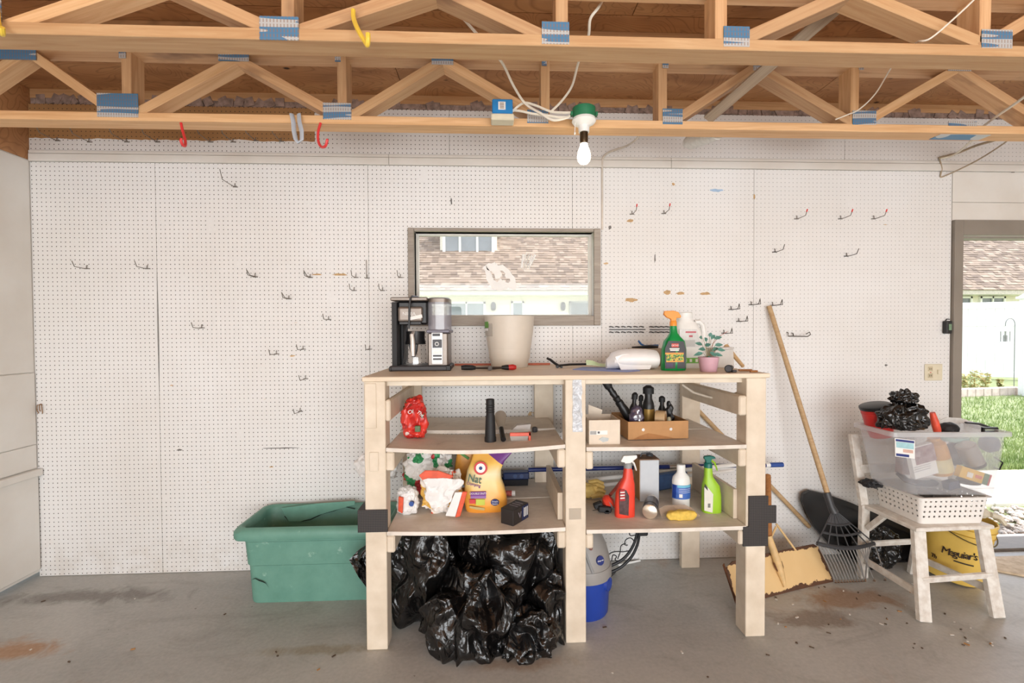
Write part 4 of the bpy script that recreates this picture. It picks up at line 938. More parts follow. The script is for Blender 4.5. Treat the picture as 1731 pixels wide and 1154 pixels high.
# ---- folder, green film, white tub, back box
a = Wz(973, 625.5, TOP); b = Wz(1080, 627, TOP); k = K(b.y)
fo = MB(); q = [Wz(968, 625, TOP), Wz(1060, 629, TOP), Wz(1082, 627, TOP), Wz(1062, 621.5, TOP), Wz(985, 621, TOP)]
fo.slab([(p.x, p.y) for p in q], TOP+.0002, TOP+.0035); fo.build('paper_folder', M('periwinkle_folder', (132, 148, 206), .5, var=.03), loc=(a.x, a.y, TOP), world=True, smooth=None, label='periwinkle blue folder flat on the bench top', cat='folder')
o = Wz(1020, 621.5, TOP); k = K(o.y)
m = MB(); rr = []
for i in range(13):
    t = i/12; x = (-30+55*t)*k; h = (3+9*(1-t)**1.5+1.5*math.sin(t*9))*k; wd = (6+26*t-12*t*t)*k
    rr.append([(x, -wd*.4, h*.35), (x, -wd*.1, h), (x, wd, h*.8+.004), (x, wd, h*.8+.002), (x, -wd*.1, h-.002), (x, -wd*.4, h*.35-.002)])
m.rings(rr); m.v = [p+Vector((0, 0, .005)) for p in m.v]
m.build('green_tray', M('pale_green_plastic', (206, 226, 178), .35, var=.02), loc=(o.x, o.y, TOP), label='pale green curled plastic sheet behind the blue folder', cat='plastic sheet', smooth=50)
o = Wz(1077, 625, TOP); k = K(o.y)
wt = thing('cut_plastic_jug', 'white plastic tub lying on its side in front of the brown box', 'plastic tub', (o.x-.018, o.y, TOP+.0035))
m = MB(); rr = []
for x, r, h in ((-44, 4, 16), (-38, 7, 22), (-34, 12, 28), (-22, 15, 33), (0, 16, 34.5), (25, 16, 34), (42, 16, 32)):
    rr.append([((x*k), (math.cos(q)*r*1.6+14)*k, max(.0, (math.sin(q)*h*.5+h*.5))*k+.0005) for q in [2*math.pi*j/20 for j in range(20)]])
m.rings(rr); m.build('tub', M('milky_white_plastic', (244, 242, 240), .4, var=.02), wt, smooth=40)
m = MB(); m.prism([(-24*k, 0), (26*k, 0), (36*k, 24*k), (20*k, 27*k), (-20*k, 26*k), (-34*k, 22*k)], -.02, -.016); m.build('torn_flap', M('milky_white_plastic', (244, 242, 240)), wt, smooth=None)
o = Wz(1100, 620, TOP); k = K(o.y)
cb = MB(); bb_ = thing('cardboard_box', 'small pale brown box with tools on it behind the white tub', 'box', (o.x, o.y+.05, TOP))
MB().b6(-24*k, 30*k, 0, .12, 0, 31*k).build('carton', M('tan_cardboard', (206, 186, 166), .7), bb_, smooth=None, bevel=.002)
tz = TOP+31*k
MB().tube([(o.x-26*k, o.y+.07, tz+.007), (o.x-8*k, o.y+.07, tz+.008), (o.x+6*k, o.y+.08, tz+.010), (o.x+22*k, o.y+.08, tz+.008)], [.004, .007, .010, .006], 8).build('black_pliers', BLACK, loc=(o.x, o.y+.07, tz), world=True, label='black pliers lying on the small brown box', cat='pliers')
m = MB(); m.tube([(-12*k, 0, 12*k), (-6*k, .01, 6*k), (0, .01, 3*k), (24*k, .0, 4*k)], .006, 8); m.build('blue_clamp', M('blue_tool', (60, 110, 170), .4), loc=(o.x+2*k, o.y+.11, tz+.003), label='blue handled tool on the small brown box', cat='tool')
# ---- spray bottles
def spray_bottle(name, label, o, secs, k, body, head, trig, collar, lab, sq=.75, hs=1.0, hy=.009, rz=0, headpoly=None, colr=None):
    r = thing(name, label, 'spray bottle', o, rz=rz)
    MB().sections([(c*k, 0, hw*k, hd*k, z*k) for c, hw, hd, z in secs], sq=sq, n=32).build('bottle', body, r, smooth=50)
    zt = secs[-1][3]*k; cx = secs[-1][0]*k; cr = (colr or secs[-1][1]*1.15)*k
    MB().lathe([(cr, zt-.002), (cr, zt+6*k), (cr*.8, zt+8*k)], c=(cx, 0, 0), n=18).build('collar', collar, r)
    hp = headpoly or [(-17, 13), (-16, 19), (0, 19.5), (8, 17), (13, 10), (12, 7), (5, 7), (4, 0), (-4, 0), (-5, 5), (-12, 8)]
    MB().prism([(cx+x*k*hs, zt+6*k+z*k*hs) for x, z in hp], -hy, hy).build('spray_head', head, r, smooth=None, bevel=.003, seg=2)
    if trig is not None:
        sx, mt = trig
        MB().tube([(cx+sx*5*k, 0, zt+12*k), (cx+sx*11*k, 0, zt+7*k), (cx+sx*14*k, 0, zt-1*k), (cx+sx*15.5*k, 0, zt-6*k)], [2.2*k, 2.2*k, 1.8*k, 1.4*k], 8, flat=.8).build('trigger', mt, r)
    if lab: lab(r, k)
    return r
o = Wz(1143, 626.5, TOP); k = K(o.y); o = Vector((o.x, o.y+.03, TOP)); k = K(o.y)
LABK = M('black_label', (44, 42, 44), .4, var=.05)
def lab1(r, k):
    y = -12.6*k
    MB().prism([(-20*k, 4*k), (15*k, 4*k), (16*k, 36*k), (12*k, 50*k), (-14*k, 51*k), (-20*k, 38*k)], y-.001, y+.002).build('label', LABK, r, smooth=None)
    MB().b6(-9*k, 3*k, y-.002, y, 40*k, 46.5*k).build('red_logo_block', M('label_red', (206, 74, 62), .5), r, smooth=None)
    text('ORTHO', 3.6*k, (-3*k, y-.0024, 43.2*k), PAPER, r)
    for zz, w_ in ((37.5, 17), (35, 15)): MB().b6((-4-w_/2)*k, (-4+w_/2)*k, y-.002, y, (zz-.9)*k, (zz+.9)*k).build('print_line', PAPER, r, smooth=None)
    MB().b6(-20*k, 12*k, y-.0018, y, 28*k, 31*k).b6(-18*k, 12*k, y-.0018, y, 15*k, 17*k).build('orange_band', M('label_orange', (230, 160, 70), .5), r, smooth=None)
    MB().b6(-18*k, 12*k, y-.0017, y, 17*k, 28*k).build('leaf_picture', patches('leaf_print', [(0, (60, 110, 50)), (.35, (40, 44, 36)), (.55, (140, 190, 70)), (.75, (210, 170, 60))], 60), r, smooth=None)
    MB().b6(-18*k, -7*k, y-.0018, y, 6*k, 13*k).build('purple_block', M('label_purple', (78, 62, 96), .5), r, smooth=None)
spray_bottle('spray_bottle', 'green spray bottle with orange head and black label on the bench top', o,
    [(-1, 20, 12, 0), (-1, 21, 13, 2), (-.5, 21, 13, 15), (0, 20.5, 13, 36), (.5, 17.5, 12.5, 50), (0, 10.5, 9, 58), (-.5, 6.5, 6, 64), (-1, 5.6, 5.6, 73), (-1, 5.2, 5.2, 77)], k, GREEN, ORANGE, None, ORANGE, lab1, hs=1.0)
# ---- white jug
o = Wz(1172, 623, TOP); o = Vector((o.x, o.y+.07, TOP)); k = K(o.y)
jg = thing('white_jug', 'white plastic jug with side handle and green label band behind the plant', 'jug', o)
MB().sections([(-2, 0, 24, 18, 0), (-2, 0, 25, 19, 2), (-2, 0, 25, 19, 50), (-3, 0, 22, 18, 66), (-5, 0, 18, 15, 76), (-6, 0, 12, 12, 82), (-6, 0, 12, 12, 86)] and [(c*k, d*k, w_*k, e*k, z*k) for c, d, w_, e, z in [(-2, 0, 24, 18, 0), (-2, 0, 25, 19, 2), (-2, 0, 25, 19, 50), (-3, 0, 22, 18, 66), (-5, 0, 18, 15, 76), (-6, 0, 12, 12, 82), (-6, 0, 12, 12, 86)]], sq=.6).build('body', WHITE, jg, smooth=50)
MB().lathe([(13*k, 84*k), (13.5*k, 85*k), (13.5*k, 94*k), (12*k, 95*k)], c=(-6*k, 0, 0), n=24).build('cap', WHITE, jg)
MB().tube([(12*k, 0, 78*k), (20*k, 0, 79*k), (26*k, 0, 73*k), (28*k, 0, 60*k), (27*k, 0, 45*k), (22*k, 0, 36*k)], 4.2*k, 10).build('handle', WHITE, jg)
y = -19.4*k
MB().prism([(-22*k, 66*k), (8*k, 66*k), (12*k, 48*k), (16*k, 36*k), (-22*k, 36*k)], y-.0006, y+.004).build('label', M('pale_label', (228, 228, 226), .5), jg, smooth=None)
MB().b6(-12*k, 6*k, y-.0016, y, 60*k, 62.5*k).build('red_print', M('label_red2', (206, 92, 104), .5), jg, smooth=None)
MB().b6(-6*k, 0*k, y-.0016, y, 53*k, 56*k).build('red_print', _mc['label_red2'], jg, smooth=None)
MB().b6(-20*k, 4*k, y-.0016, y, 37*k, 48*k).build('grey_print', LGREY, jg, smooth=None)
MB().prism([(-22*k, 19*k), (-10*k, 19*k), (-18*k, 34*k), (-22*k, 36*k)], y-.0016, y).build('dark_print', DGREY, jg, smooth=None)
MB().b6(-24*k, 21*k, y-.0014, y+.003, 9*k, 18*k).build('green_band', M('label_bright_green', (116, 190, 70), .5), jg, smooth=None)
for x in (-12, -3, 7): MB().b6((x-2)*k, (x+2)*k, y-.002, y, 11*k, 16*k).build('icon', PAPER, jg, smooth=None)
# ---- potted plant
o = Wz(1204, 629, TOP); k = K(o.y); o = Vector((o.x, o.y+14*k, TOP)); k = K(o.y)
pp = thing('potted_plant', 'small leafy plant in a pink pot on the bench top', 'potted plant', o)
MB().lathe([(12.8*k, 0), (13.5*k, .6*k), (17.2*k, 25.4*k), (16*k, 25.4*k), (15.5*k, 21*k), (1*k, 21*k)], n=32).build('pot', M('pink_pot', (206, 164, 176), .5, var=.04), pp, smooth=50)
MB().lathe([(15.4*k, 21*k), (10*k, 23*k), (1*k, 23.5*k)], n=16).build('soil', M('soil', (110, 84, 64), .95), pp)
def leaf(root, p, d, L, W_, mat):
    d = Vector(d).normalized(); s = d.cross(Vector((0, -1, .4))).normalized(); up = s.cross(d); m = MB(); pts = []
    for t, w_ in ((0, .05), (.2, .7), (.45, 1), (.75, .6), (1, .03)):
        c = Vector(p)+d*L*t-Vector((0, 0, L*.22*t*t)); pts.append((c-s*W_*w_+up*W_*.25*w_, c, c+s*W_*w_+up*W_*.25*w_))
    vs = [q for a in pts for q in a]; fs = []
    for i in range(4): fs += [(3*i, 3*i+1, 3*i+4, 3*i+3), (3*i+1, 3*i+2, 3*i+5, 3*i+4)]
    m.add(vs, fs); m.build('leaf', mat, root, smooth=60)
rg = random.Random(4)
for x, z, dx, dz, L in ((-8, 38, -1, .3, 17), (4, 36, .8, .45, 17), (9, 45, 1, .35, 14), (-14, 46, -.9, .5, 14), (-4, 52, -.5, .8, 12), (3, 56, .5, .6, 14), (8, 56, 1, .5, 16), (-2, 28, .1, -1, 12), (7, 30, 1, .05, 15), (-10, 32, -1, -.05, 16), (0, 60, .2, 1, 10), (-12, 58, -.7, .3, 10), (12, 38, 1, .1, 14), (-6, 44, .3, .3, 12), (0, 34, .6, -.3, 12)):
    MB().tube([(x*.15*k, 0, 22*k), (x*.5*k, rg.uniform(-.01, .005), (22+z)*.5*k), (x*k, rg.uniform(-.02, .0), z*k)], .0011, 5).build('stem', M('plant_stem', (150, 140, 100), .7), pp)
    leaf(pp, (x*k, rg.uniform(-.025, .0), z*k), (dx, rg.uniform(-.5, .3), dz), L*k, 3.6*k, TEAL_LEAF)
MB().tube([(2*k, 0, 24*k), (8*k, .0, 48*k), (18*k, 0, 60*k), (33*k, 0, 69*k)], .0013, 5).build('twig', M('red_twig', (170, 96, 84), .7), pp)
# ---- grey box with handle, flashlight, chips
o = Wz(1236, 622, TOP); k = K(o.y); 
gb2 = thing('clear_parts_box', 'pale grey translucent box behind the flashlight on the bench top', 'box', (o.x-.02, o.y+.02, TOP)); k = K(o.y+.02)
MB().add([], []).prism([(-22*k, 0), (16*k, 0), (14*k, 33*k), (-18*k, 31*k)], 0, .09).build('box_body', M('pale_grey_box', (200, 194, 186), .35, var=.05), gb2, smooth=None, bevel=.003)
MB().prism([(-20*k, 31*k), (15*k, 33*k), (15*k, 36*k), (-20*k, 34*k)], -.004, .094).build('lid', M('box_lid', (214, 208, 202), .3), gb2, smooth=None, bevel=.002)
a, b = Vector((o.x+21*k, o.y+.0, TOP+.008)), Vector((o.x+10*k, o.y+.115, TOP+37*k))
MB().tube([a, a.lerp(b, .5), b], [.009, .011, .014], 10).build('mallet_handle', WOODH, loc=a, world=True, label='short wooden tool handle leaning on the grey box', cat='handle')
o = Wz(1231, 630, TOP); k = K(o.y)
fl = thing('flashlight', 'short black flashlight lying by the pink pot', 'flashlight', (o.x, o.y+.01, TOP))
MB().lathe([(6*k, 0), (6.6*k, 2*k), (6.2*k, 12*k), (4.5*k, 17*k), (4.5*k, 34*k)], n=18, cap0=False, rot=Matrix.Rotation(R(80), 3, 'Y') @ Matrix.Rotation(0, 3, 'X') if False else Matrix.Rotation(R(-90), 3, 'X') @ Matrix.Rotation(R(35), 3, 'Y'), c=(2*k, 0, 6.7*k)).build('barrel', BLACKM, fl)
MB().lathe([(5.4*k, 1*k), (.3*k, 1.2*k)], n=18, c=(2*k, 0, 6.7*k), rot=Matrix.Rotation(R(-90), 3, 'X') @ Matrix.Rotation(R(35), 3, 'Y')).build('lens', DGREY, fl)
MB().b6(12*k, 20*k, .01, .03, 0, 4*k).build('clip_end', DGREY, fl, smooth=None, bevel=.003)
for i, (u, v, l_) in enumerate(((1260, 627, 22), (1274, 629, 14))):
    o = Wz(u, v, TOP); k = K(o.y); MB().box((0, 0, .005), (l_*k, .012, .009), Matrix.Rotation(R(-8+i*20), 3, 'Z')).build('wood_scrap', WOODD, loc=(o.x, o.y, TOP), smooth=None, bevel=.001, label=('longer' if i == 0 else 'shorter')+' brown wood scrap at the right end of the bench top', cat='wood scrap')
# ================================================================== upper left shelf
# ---- red bag
o = Wz(698, 744, S2L+.008); k = K(o.y+.04); o = Vector((o.x, o.y+.05, S2L+.012))
def redshape(p, d):
    return Vector((p.x*(1-.18*(p.z > 0)*(p.z/(.11))), p.y, p.z))
RB = patches('red_chip_bag_print', [(0, (222, 62, 50)), (.72, (190, 40, 36)), (.86, (66, 82, 50)), (.95, (214, 190, 180))], 11, .3)
o.z = z2(o.x)
bg_ = thing('snack_bag', 'crumpled red snack bag with green patches on the upper shelf', 'bag', o)
blob((0, 0, 34*k), (22*k, .05, 36*k), 5, .10, 2.2, .22, 2.4, 2, sq=.62, floor=0, shape=redshape).build('bag', RB, bg_, smooth=30)
text('Ol', 9*k, (-3*k, -.062, 47*k), PAPER, bg_, rot=(R(90), R(-8), 0), shear=.2, ext=.003); text('The', 8*k, (13*k, -.060, 44*k), PAPER, bg_, rot=(R(90), R(35), 0), shear=.2, ext=.003)
MB().b6(4*k, 13*k, -.064, -.05, 14*k, 24*k).build('green_print', M('bag_green', (86, 108, 62), .4), bg_, smooth=None, bevel=.002)
# ---- vacuum nozzles
o = Wz(829, 748, S2L); k = K(o.y+.02); o = Vector((o.x, o.y+.03, z2(o.x)-.0005))
nz = thing('vacuum_nozzle', 'upright black ribbed vacuum nozzle on the upper shelf', 'nozzle', o)
MB().lathe([(10*k, 0), (10*k, 7*k), (9.2*k, 9*k), (8*k, 40*k), (7.6*k, 44*k), (7*k, 46*k), (7.2*k, 72*k), (6*k, 72.5*k)], n=24).build('tube', BLACKM, nz, smooth=50)
for z in (50, 54, 58, 62): MB().lathe([(7.2*k, z*k), (7.7*k, (z+.8)*k), (7.2*k, (z+1.6)*k)], n=24, cap0=False, cap1=False).build('rib', BLACKM, nz)
o = Wz(850, 748, S2L); k = K(o.y+.02); o = Vector((o.x, o.y, z2(o.x)-.0005))
n2 = thing('filter_nozzle', 'clear ribbed suction cup with black tube lying on the upper shelf', 'nozzle', o)
MB().tube([(1*k, .0, 5*k), (-1*k, .05, 12*k), (-2*k, .11, 20*k)], [4.5*k, 4.2*k, 4.2*k], 14).build('black_tube', BLACK, n2)
MB().tube([(-2*k, .09, 18*k), (-2.5*k, .15, 30*k), (-2.5*k, .18, 34*k)], [5*k, 10*k, 10.5*k], 20).build('ribbed_cup', clear('ribbed_cup', (190, 176, 158), .6), n2)
o = Wz(884, 748, S2L); k = K(o.y); o = Vector((o.x, o.y+.01, z2(o.x)+.0005))
rb = thing('tape_dispenser', 'red and clear plastic tape gun bracket on the upper shelf', 'bracket', o)
MB().b6(-22*k, 14*k, 0, .012, 8*k, 14*k).b6(10*k, 14*k, 0, .03, 0, 14*k).build('red_frame', M('coral_plastic', (226, 96, 72), .4), rb, smooth=None, bevel=.002)
MB().prism([(-20*k, 0), (8*k, 0), (10*k, 8*k), (-22*k, 8*k)], .004, .03).build('clear_base', clear('clear_base', (214, 208, 200), .6), rb, smooth=None)
MB().prism([(-18*k, 14*k), (14*k, 14*k), (16*k, 24*k), (-8*k, 22*k)], .06, .1).build('clear_arm', clear('clear_arm', (206, 196, 188), .55), rb, smooth=None)
o = Wz(904, 733, S2L); MB().lathe([(.012, 0), (.014, .004), (.014, .022), (.008, .026)], n=14).build('bottle_cap', DGREY, loc=(o.x, o.y, z2(o.x)-.0003), label='small dark grey cap behind the red bracket', cat='cap')
# ================================================================== upper right shelf
def open_box(name, label, o, W_, Dp, H, mat, rz=0, flap=0, th=.004, cat='box'):
    r = thing(name, label, cat, o, rz=rz)
    MB().b6(-W_/2, W_/2, 0, th, 0, H).build('front_panel', mat, r, smooth=None, bevel=.001)
    MB().b6(-W_/2, W_/2, Dp-th, Dp, 0, H).build('back_panel', mat, r, smooth=None, bevel=.001)
    for s in (-1, 1): MB().b6(s*W_/2-(th if s > 0 else 0), s*W_/2+(th if s < 0 else 0), th, Dp-th, 0, H).build('side_panel', mat, r, smooth=None, bevel=.001)
    MB().b6(-W_/2+th, W_/2-th, th, Dp-th, 0, th).build('bottom_panel', mat, r, smooth=None)
    return r
WC = M('white_cardboard', (222, 208, 190), .7, var=.04)
o = Wz(1022, 751, S2R); k = K(o.y)
wbx = open_box('carton', 'open off white carton with barcode label beside the bench middle post', (o.x, o.y, S2R), 54*k, .16, 42*k, WC)
MB().prism([(8*k, 42*k), (10*k, 50*k), (-16*k, 60*k), (-16*k, 42*k)], .15, .153).build('flap', WC, wbx, smooth=None)
MB().b6(-26*k, 5*k, -.0012, .0005, 17*k, 24*k).build('label', PAPER, wbx, smooth=None)
for i in range(7): MB().b6((-25+i*1.6)*k, (-24.2+i*1.6)*k, -.0018, 0, 17.5*k, 23.5*k).build('barcode_bar', BLACK, wbx, smooth=None)
MB().b6(-12*k, -8.5*k, -.0018, 0, 19*k, 22.5*k).build('print_mark', DGREY, wbx, smooth=None)
MB().prism([(-10*k, 9*k), (-4*k, 13*k), (7*k, 11*k), (6*k, 6*k), (-3*k, 4*k)], -.0015, .0005).build('tape_piece', M('grey_tape', (176, 180, 178), .35, metal=.2), wbx, smooth=None)
o = Wz(1113, 743, S2R); k = K(o.y)
BX = (o.x, o.y, .8932); W_ = 107*k; Dp = .27
cb2 = open_box('cardboard_tray', 'brown cardboard tray full of bottles on the upper right shelf', BX, W_, Dp, 31*k, CARD, rz=R(2))
for x in (-27, 22): MB().cyl((x*k, -.0015, 17*k), (x*k, .001, 17*k), 2.6*k, n=14).build('round_sticker', STEEL, cb2)
MB().prism([(-45*k, .5*k), (30*k, .5*k), (8*k, 6*k), (-18*k, 11*k), (-34*k, 6*k)], -.0008, .0005).build('wet_stain', M('card_stain', (168, 116, 66), .7), cb2, smooth=None)
bz = .8932+.0042
def inbox(u, dy): 
    return Vector((Wy(u, 700, o.y+dy).x, o.y+dy, bz))
# leaning sprayer
a = inbox(1079, .115)+Vector((0, 0, .012)); kk = K(a.y); b = Wy(1022, 643, a.y+.01)
sp = thing('garden_sprayer', 'tall black sprayer bottle leaning out of the cardboard tray', 'sprayer', a)
L = b-a; dirv = L.normalized()
def along(ts): return [L*t for t, _ in ts], [r*kk for _, r in ts]
P_, Rr = along([(0, 7), (.3, 8), (.42, 8), (.52, 6.5), (.54, 6)]); MB().tube(P_, Rr, 16).build('bottle', BLACK, sp)
P_, Rr = along([(.52, 7), (.58, 7), (.6, 5.5), (.66, 6.5), (.68, 5), (.76, 6), (.78, 5), (.86, 5.5)]); MB().tube(P_, Rr, 14).build('ribbed_neck', BLACK, sp)
P_, Rr = along([(.84, 5), (.88, 7), (.98, 6.5), (1.0, 5)]); MB().tube(P_, Rr, 12).build('head', BLACKM, sp)
MB().tube([L*.96+Vector((-6*kk, 0, 0)), L*1.0+Vector((3*kk, -.01, -4*kk)), L*.98+Vector((10*kk, -.012, -9*kk))], 2*kk, 8).build('nozzle', BLACK, sp)
MB().tube([L*.1+Vector((0, -8*kk, 0)), L*.35+Vector((2*kk, -8.6*kk, 0))], 1.2*kk, 6).build('sight_strip', GREY, sp)
def small_bottle(u, vt, dy, r, name, label, mat=BLACK, lab=None, neck=.35, tilt=0):
    a = inbox(u, dy); kk = K(a.y); H = Wy(u, vt, a.y).z-a.z; t = thing(name, label, 'bottle', a)
    tx = math.tan(R(tilt))
    m = MB(); prof = [(r, 0), (r*1.02, .02*H), (r, .55*H), (r*.9, .62*H), (neck*r, .72*H), (neck*r, .84*H)]
    m.lathe([(q*kk, z) for q, z in prof], n=18); m.v = [Vector((p.x+p.z*tx, p.y, p.z)) for p in m.v]; m.build('bottle', mat, t)
    m = MB(); m.lathe([(neck*1.5*r*kk, .82*H), (neck*1.5*r*kk, .95*H), (neck*.6*r*kk, H)], n=14); m.v = [Vector((p.x+p.z*tx, p.y, p.z)) for p in m.v]; m.build('cap', BLACKM, t)
    if lab: m = MB().arc(r*1.03*kk, r*1.03*kk, .12*H, .5*H, -60, 60); m.v = [Vector((p.x+p.z*tx, p.y, p.z)) for p in m.v]; m.build('label', lab, t)
    return t
small_bottle(1067, 663, .19, 7, 'pump_bottle', 'black pump bottle with cap tilted behind the purple bag', tilt=6, neck=.5)
small_bottle(1080, 667, .22, 5.5, 'trigger_bottle', 'small black trigger bottle standing behind the purple bag', tilt=4, neck=.5)
small_bottle(1096, 651, .15, 10, 'tall_bottle', 'tall black bottle with gold label in the cardboard tray', lab=M('gold_label', (176, 140, 70), .4, metal=.3, var=.2), neck=.62)
small_bottle(1119, 669, .21, 6.5, 'dropper_bottle', 'small black bottle with grey label behind the tape roll', lab=GREY, neck=.55)
a = inbox(1076, .048); kk = K(a.y)
blob((0, 0, 29*kk), (13*kk, .03, 26*kk), 4, .10, 2.5, .10, 3, 5, floor=0).build('purple_bag', clear('purple_film', (96, 88, 120), .8, .12, .2), loc=a, smooth=40, label='shiny purple wrapped bundle in the cardboard tray', cat='bundle')
a = inbox(1117, .06); kk = K(a.y); tr_ = thing('tape_roll', 'roll of brown packing tape standing in the cardboard tray', 'tape roll', a)
rt = Matrix.Rotation(R(60), 3, 'Z') @ Matrix.Rotation(R(90), 3, 'X')
m = MB(); m.rings([[Vector((0, 0, 30*kk))+rt @ Vector((math.cos(q)*r*kk, math.sin(q)*r*kk, z*kk)) for q in [2*math.pi*j/28 for j in range(28)]] for r, z in ((13, -8), (13, 8), (8.5, 8), (8.5, -8), (13, -8))], False, False); m.build('tape', M('tan_tape', (196, 164, 124), .4), tr_)
m = MB(); m.rings([[Vector((0, 0, 30*kk))+rt @ Vector((math.cos(q)*r*kk, math.sin(q)*r*kk, z*kk)) for q in [2*math.pi*j/28 for j in range(28)]] for r, z in ((8.5, -8.2), (8.5, 8.2), (7.3, 8.2), (7.3, -8.2), (8.5, -8.2))], False, False); m.build('core', CARD, tr_)
MB().b6(-12*kk, 12*kk, -.01, .05, 0, 17*kk).build('tape_box', CARD, tr_, smooth=None)
a = inbox(1131, .15); kk = K(a.y); blob((0, 0, 26*kk), (8*kk, .024, 26*kk), 4, .15, 3, .12, 3, 9, floor=0).build('black_bag', BLACK, loc=a, smooth=30, label='bunched black cloth in the corner of the cardboard tray', cat='cloth')
a = inbox(1131, .02); kk = K(a.y); MB().lathe([(3.5*kk, 0), (4*kk, 24*kk), (3*kk, 33*kk), (2*kk, 35*kk)], n=14).build('clear_vial', clear('vial', (220, 214, 180), .5), loc=a, label='small clear vial by the tray front panel', cat='vial')
# cable coiled on the cleat
pts = [(1160, 652), (1175, 664), (1188, 668), (1205, 672), (1214, 672), (1222, 662), (1232, 655), (1246, 656), (1252, 660)]
P_ = [Wy(u, v, -.45) for u, v in pts]; MB().tube([Vector((p.x, -.40-.03*i, p.z)) for i, p in enumerate(P_)], .006, 8).build('cord', M('beige_cord', (216, 204, 188), .5), loc=P_[0], world=True, label='beige cord draped over the upper right cleat', cat='cord', smooth=60)
# long broom pole behind the bench
a, b = Wy(1160, 672, -.02), Wy(1368, 890, -.03)
MB().tube([a, b], .013, 12).build('broom_pole', WOODH, loc=b, world=True, label='pale wooden pole slanting on the wall behind the bench', cat='pole')
# ================================================================== lower left shelf
# printed bags
WRAP = patches('white_orange_bag_print', [(0, (240, 234, 228)), (.58, (232, 96, 62)), (.74, (236, 226, 214)), (.9, (226, 178, 84))], 6.5, .4, 1)
WRAP2 = patches('white_red_bag_print', [(0, (240, 236, 232)), (.66, (200, 60, 64)), (.76, (238, 236, 232)), (.86, (56, 150, 92)), (.95, (80, 100, 150))], 6, .4, 3)
WFILM = M('white_bag_film', (238, 236, 234), .4, var=.05, scale=12)
o = Wz(748, 872, S3L); o = Vector((o.x, o.y+.06, z3(o.x)-.001)); k = K(o.y)
b1 = thing('bread_bag', 'torn white and orange food bag slumped on the lower left shelf', 'bag', o)
def shp(p, d): return Vector((p.x*(1+.12*math.sin(p.z*40)), p.y, p.z))
blob((-2*k, 0, 36*k), (37*k, .07, 39*k), 6, .16, 2.2, .30, 1.9, 3, sq=.75, floor=0, clip=lambda p: Vector((max(-.108, min(.112, p.x)), min(.062, p.y), p.z))).build('bag', WRAP, b1, smooth=28)
ORB = M('crimson_orange_print', (232, 92, 58), .4, var=.12, scale=30)
m = MB(); m.prism([(-36*k, 72*k), (-26*k, 80*k), (-4*k, 79*k), (20*k, 70*k), (12*k, 64*k), (-10*k, 62*k), (-30*k, 64*k)], -.100, -.094); m.build('orange_print', ORB, b1, smooth=None, bevel=.002)
nu, nv = 14, 12; fr_ = []; bk_ = []                          # creased torn flap hanging over the front
for a_ in range(nv+1):
    t = a_/nv
    for b_ in range(nu+1):
        s = b_/nu; xl = -30+12*t+3*math.sin(t*7); xr = 34-34*t**1.4+4*math.sin(t*9+1); x = (xl+(xr-xl)*s)*k; z = (66-46*t+(6*s-8*s*s)*(1-t)*1.5)*k
        q = Vector((x, 0, z)); y = -.104-.014*abs(noise.noise(q*22))-.010*noise.noise(q*48+Vector((4, 1, 2))); fr_.append(Vector((x+.006*noise.noise(q*30), y, z+.006*noise.noise(q*34+Vector((2, 2, 2))))))
bk_ = [p+Vector((0, .004, 0)) for p in fr_]; N_ = len(fr_); w1 = nu+1
m = MB(); m.add(fr_+bk_, [(r*w1+c, r*w1+c+1, (r+1)*w1+c+1, (r+1)*w1+c) for r in range(nv) for c in range(nu)]+[(N_+r*w1+c, N_+(r+1)*w1+c, N_+(r+1)*w1+c+1, N_+r*w1+c+1) for r in range(nv) for c in range(nu)])
m.build('torn_flap', WFILM, b1, smooth=20, recalc=False)
m = MB(); m.prism([(6*k, 6*k), (22*k, 4*k), (34*k, 44*k), (22*k, 44*k)], -.104, -.095); m.build('white_stripe', WFILM, b1, smooth=None, bevel=.002)
m = MB(); m.prism([(22*k, 2*k), (30*k, 4*k), (42*k, 44*k), (34*k, 44*k)], -.100, -.092); m.build('red_stripe', ORB, b1, smooth=None, bevel=.002)
MB().b6(33*k, 37*k, -.098, -.09, 51*k, 55*k).build('eyelet', DGREY, b1, smooth=None)
o = Wz(688, 835, S3L+.12); o = Vector((-.345, -.29, .533)); k = K(o.y)
b2 = thing('grocery_bag', 'white plastic bag with red and green print behind the bread bag', 'bag', o)
blob((0, 0, 44*k), (40*k, .095, 43*k), 6, .14, 2.0, .26, 2.2, 8, sq=.8, floor=0, clip=lambda p: Vector((p.x, max(-.118, p.y), p.z))).build('bag', WRAP2, b2, smooth=28)
o = Vector((-.412, -.53, z3(-.412)-.001)); k = K(o.y)
b3 = thing('carton_bag', 'small crumpled white bag with an orange stripe beside the bench post', 'bag', o)
blob((0, 0, 22*k), (19*k, .05, 24*k), 5, .12, 2.4, .22, 2.3, 12, sq=.75, floor=0, clip=lambda p: Vector((max(-.05, min(.064, p.x)), p.y, p.z))).build('bag', WFILM, b3, smooth=28)
MB().prism([(-12*k, 12*k), (-5*k, 8*k), (-3*k, 34*k), (-11*k, 36*k)], -.062, -.05).build('orange_stripe', ORB, b3, smooth=None, bevel=.002)
MB().cyl((10*k, -.066, 24*k), (10*k, -.05, 24*k), 4*k, n=14).build('blue_cap', BLUE, b3)
m = blob((0, 0, 0), (.115, .07, .085), 5, .14, 2.2, .24, 2.3, 15, sq=.8); m.v = [p+Vector((-.27, 0, .165)) for p in m.v]
m.build('bag_end', WFILM, b2, smooth=28, label='white bag end bulging past the post')
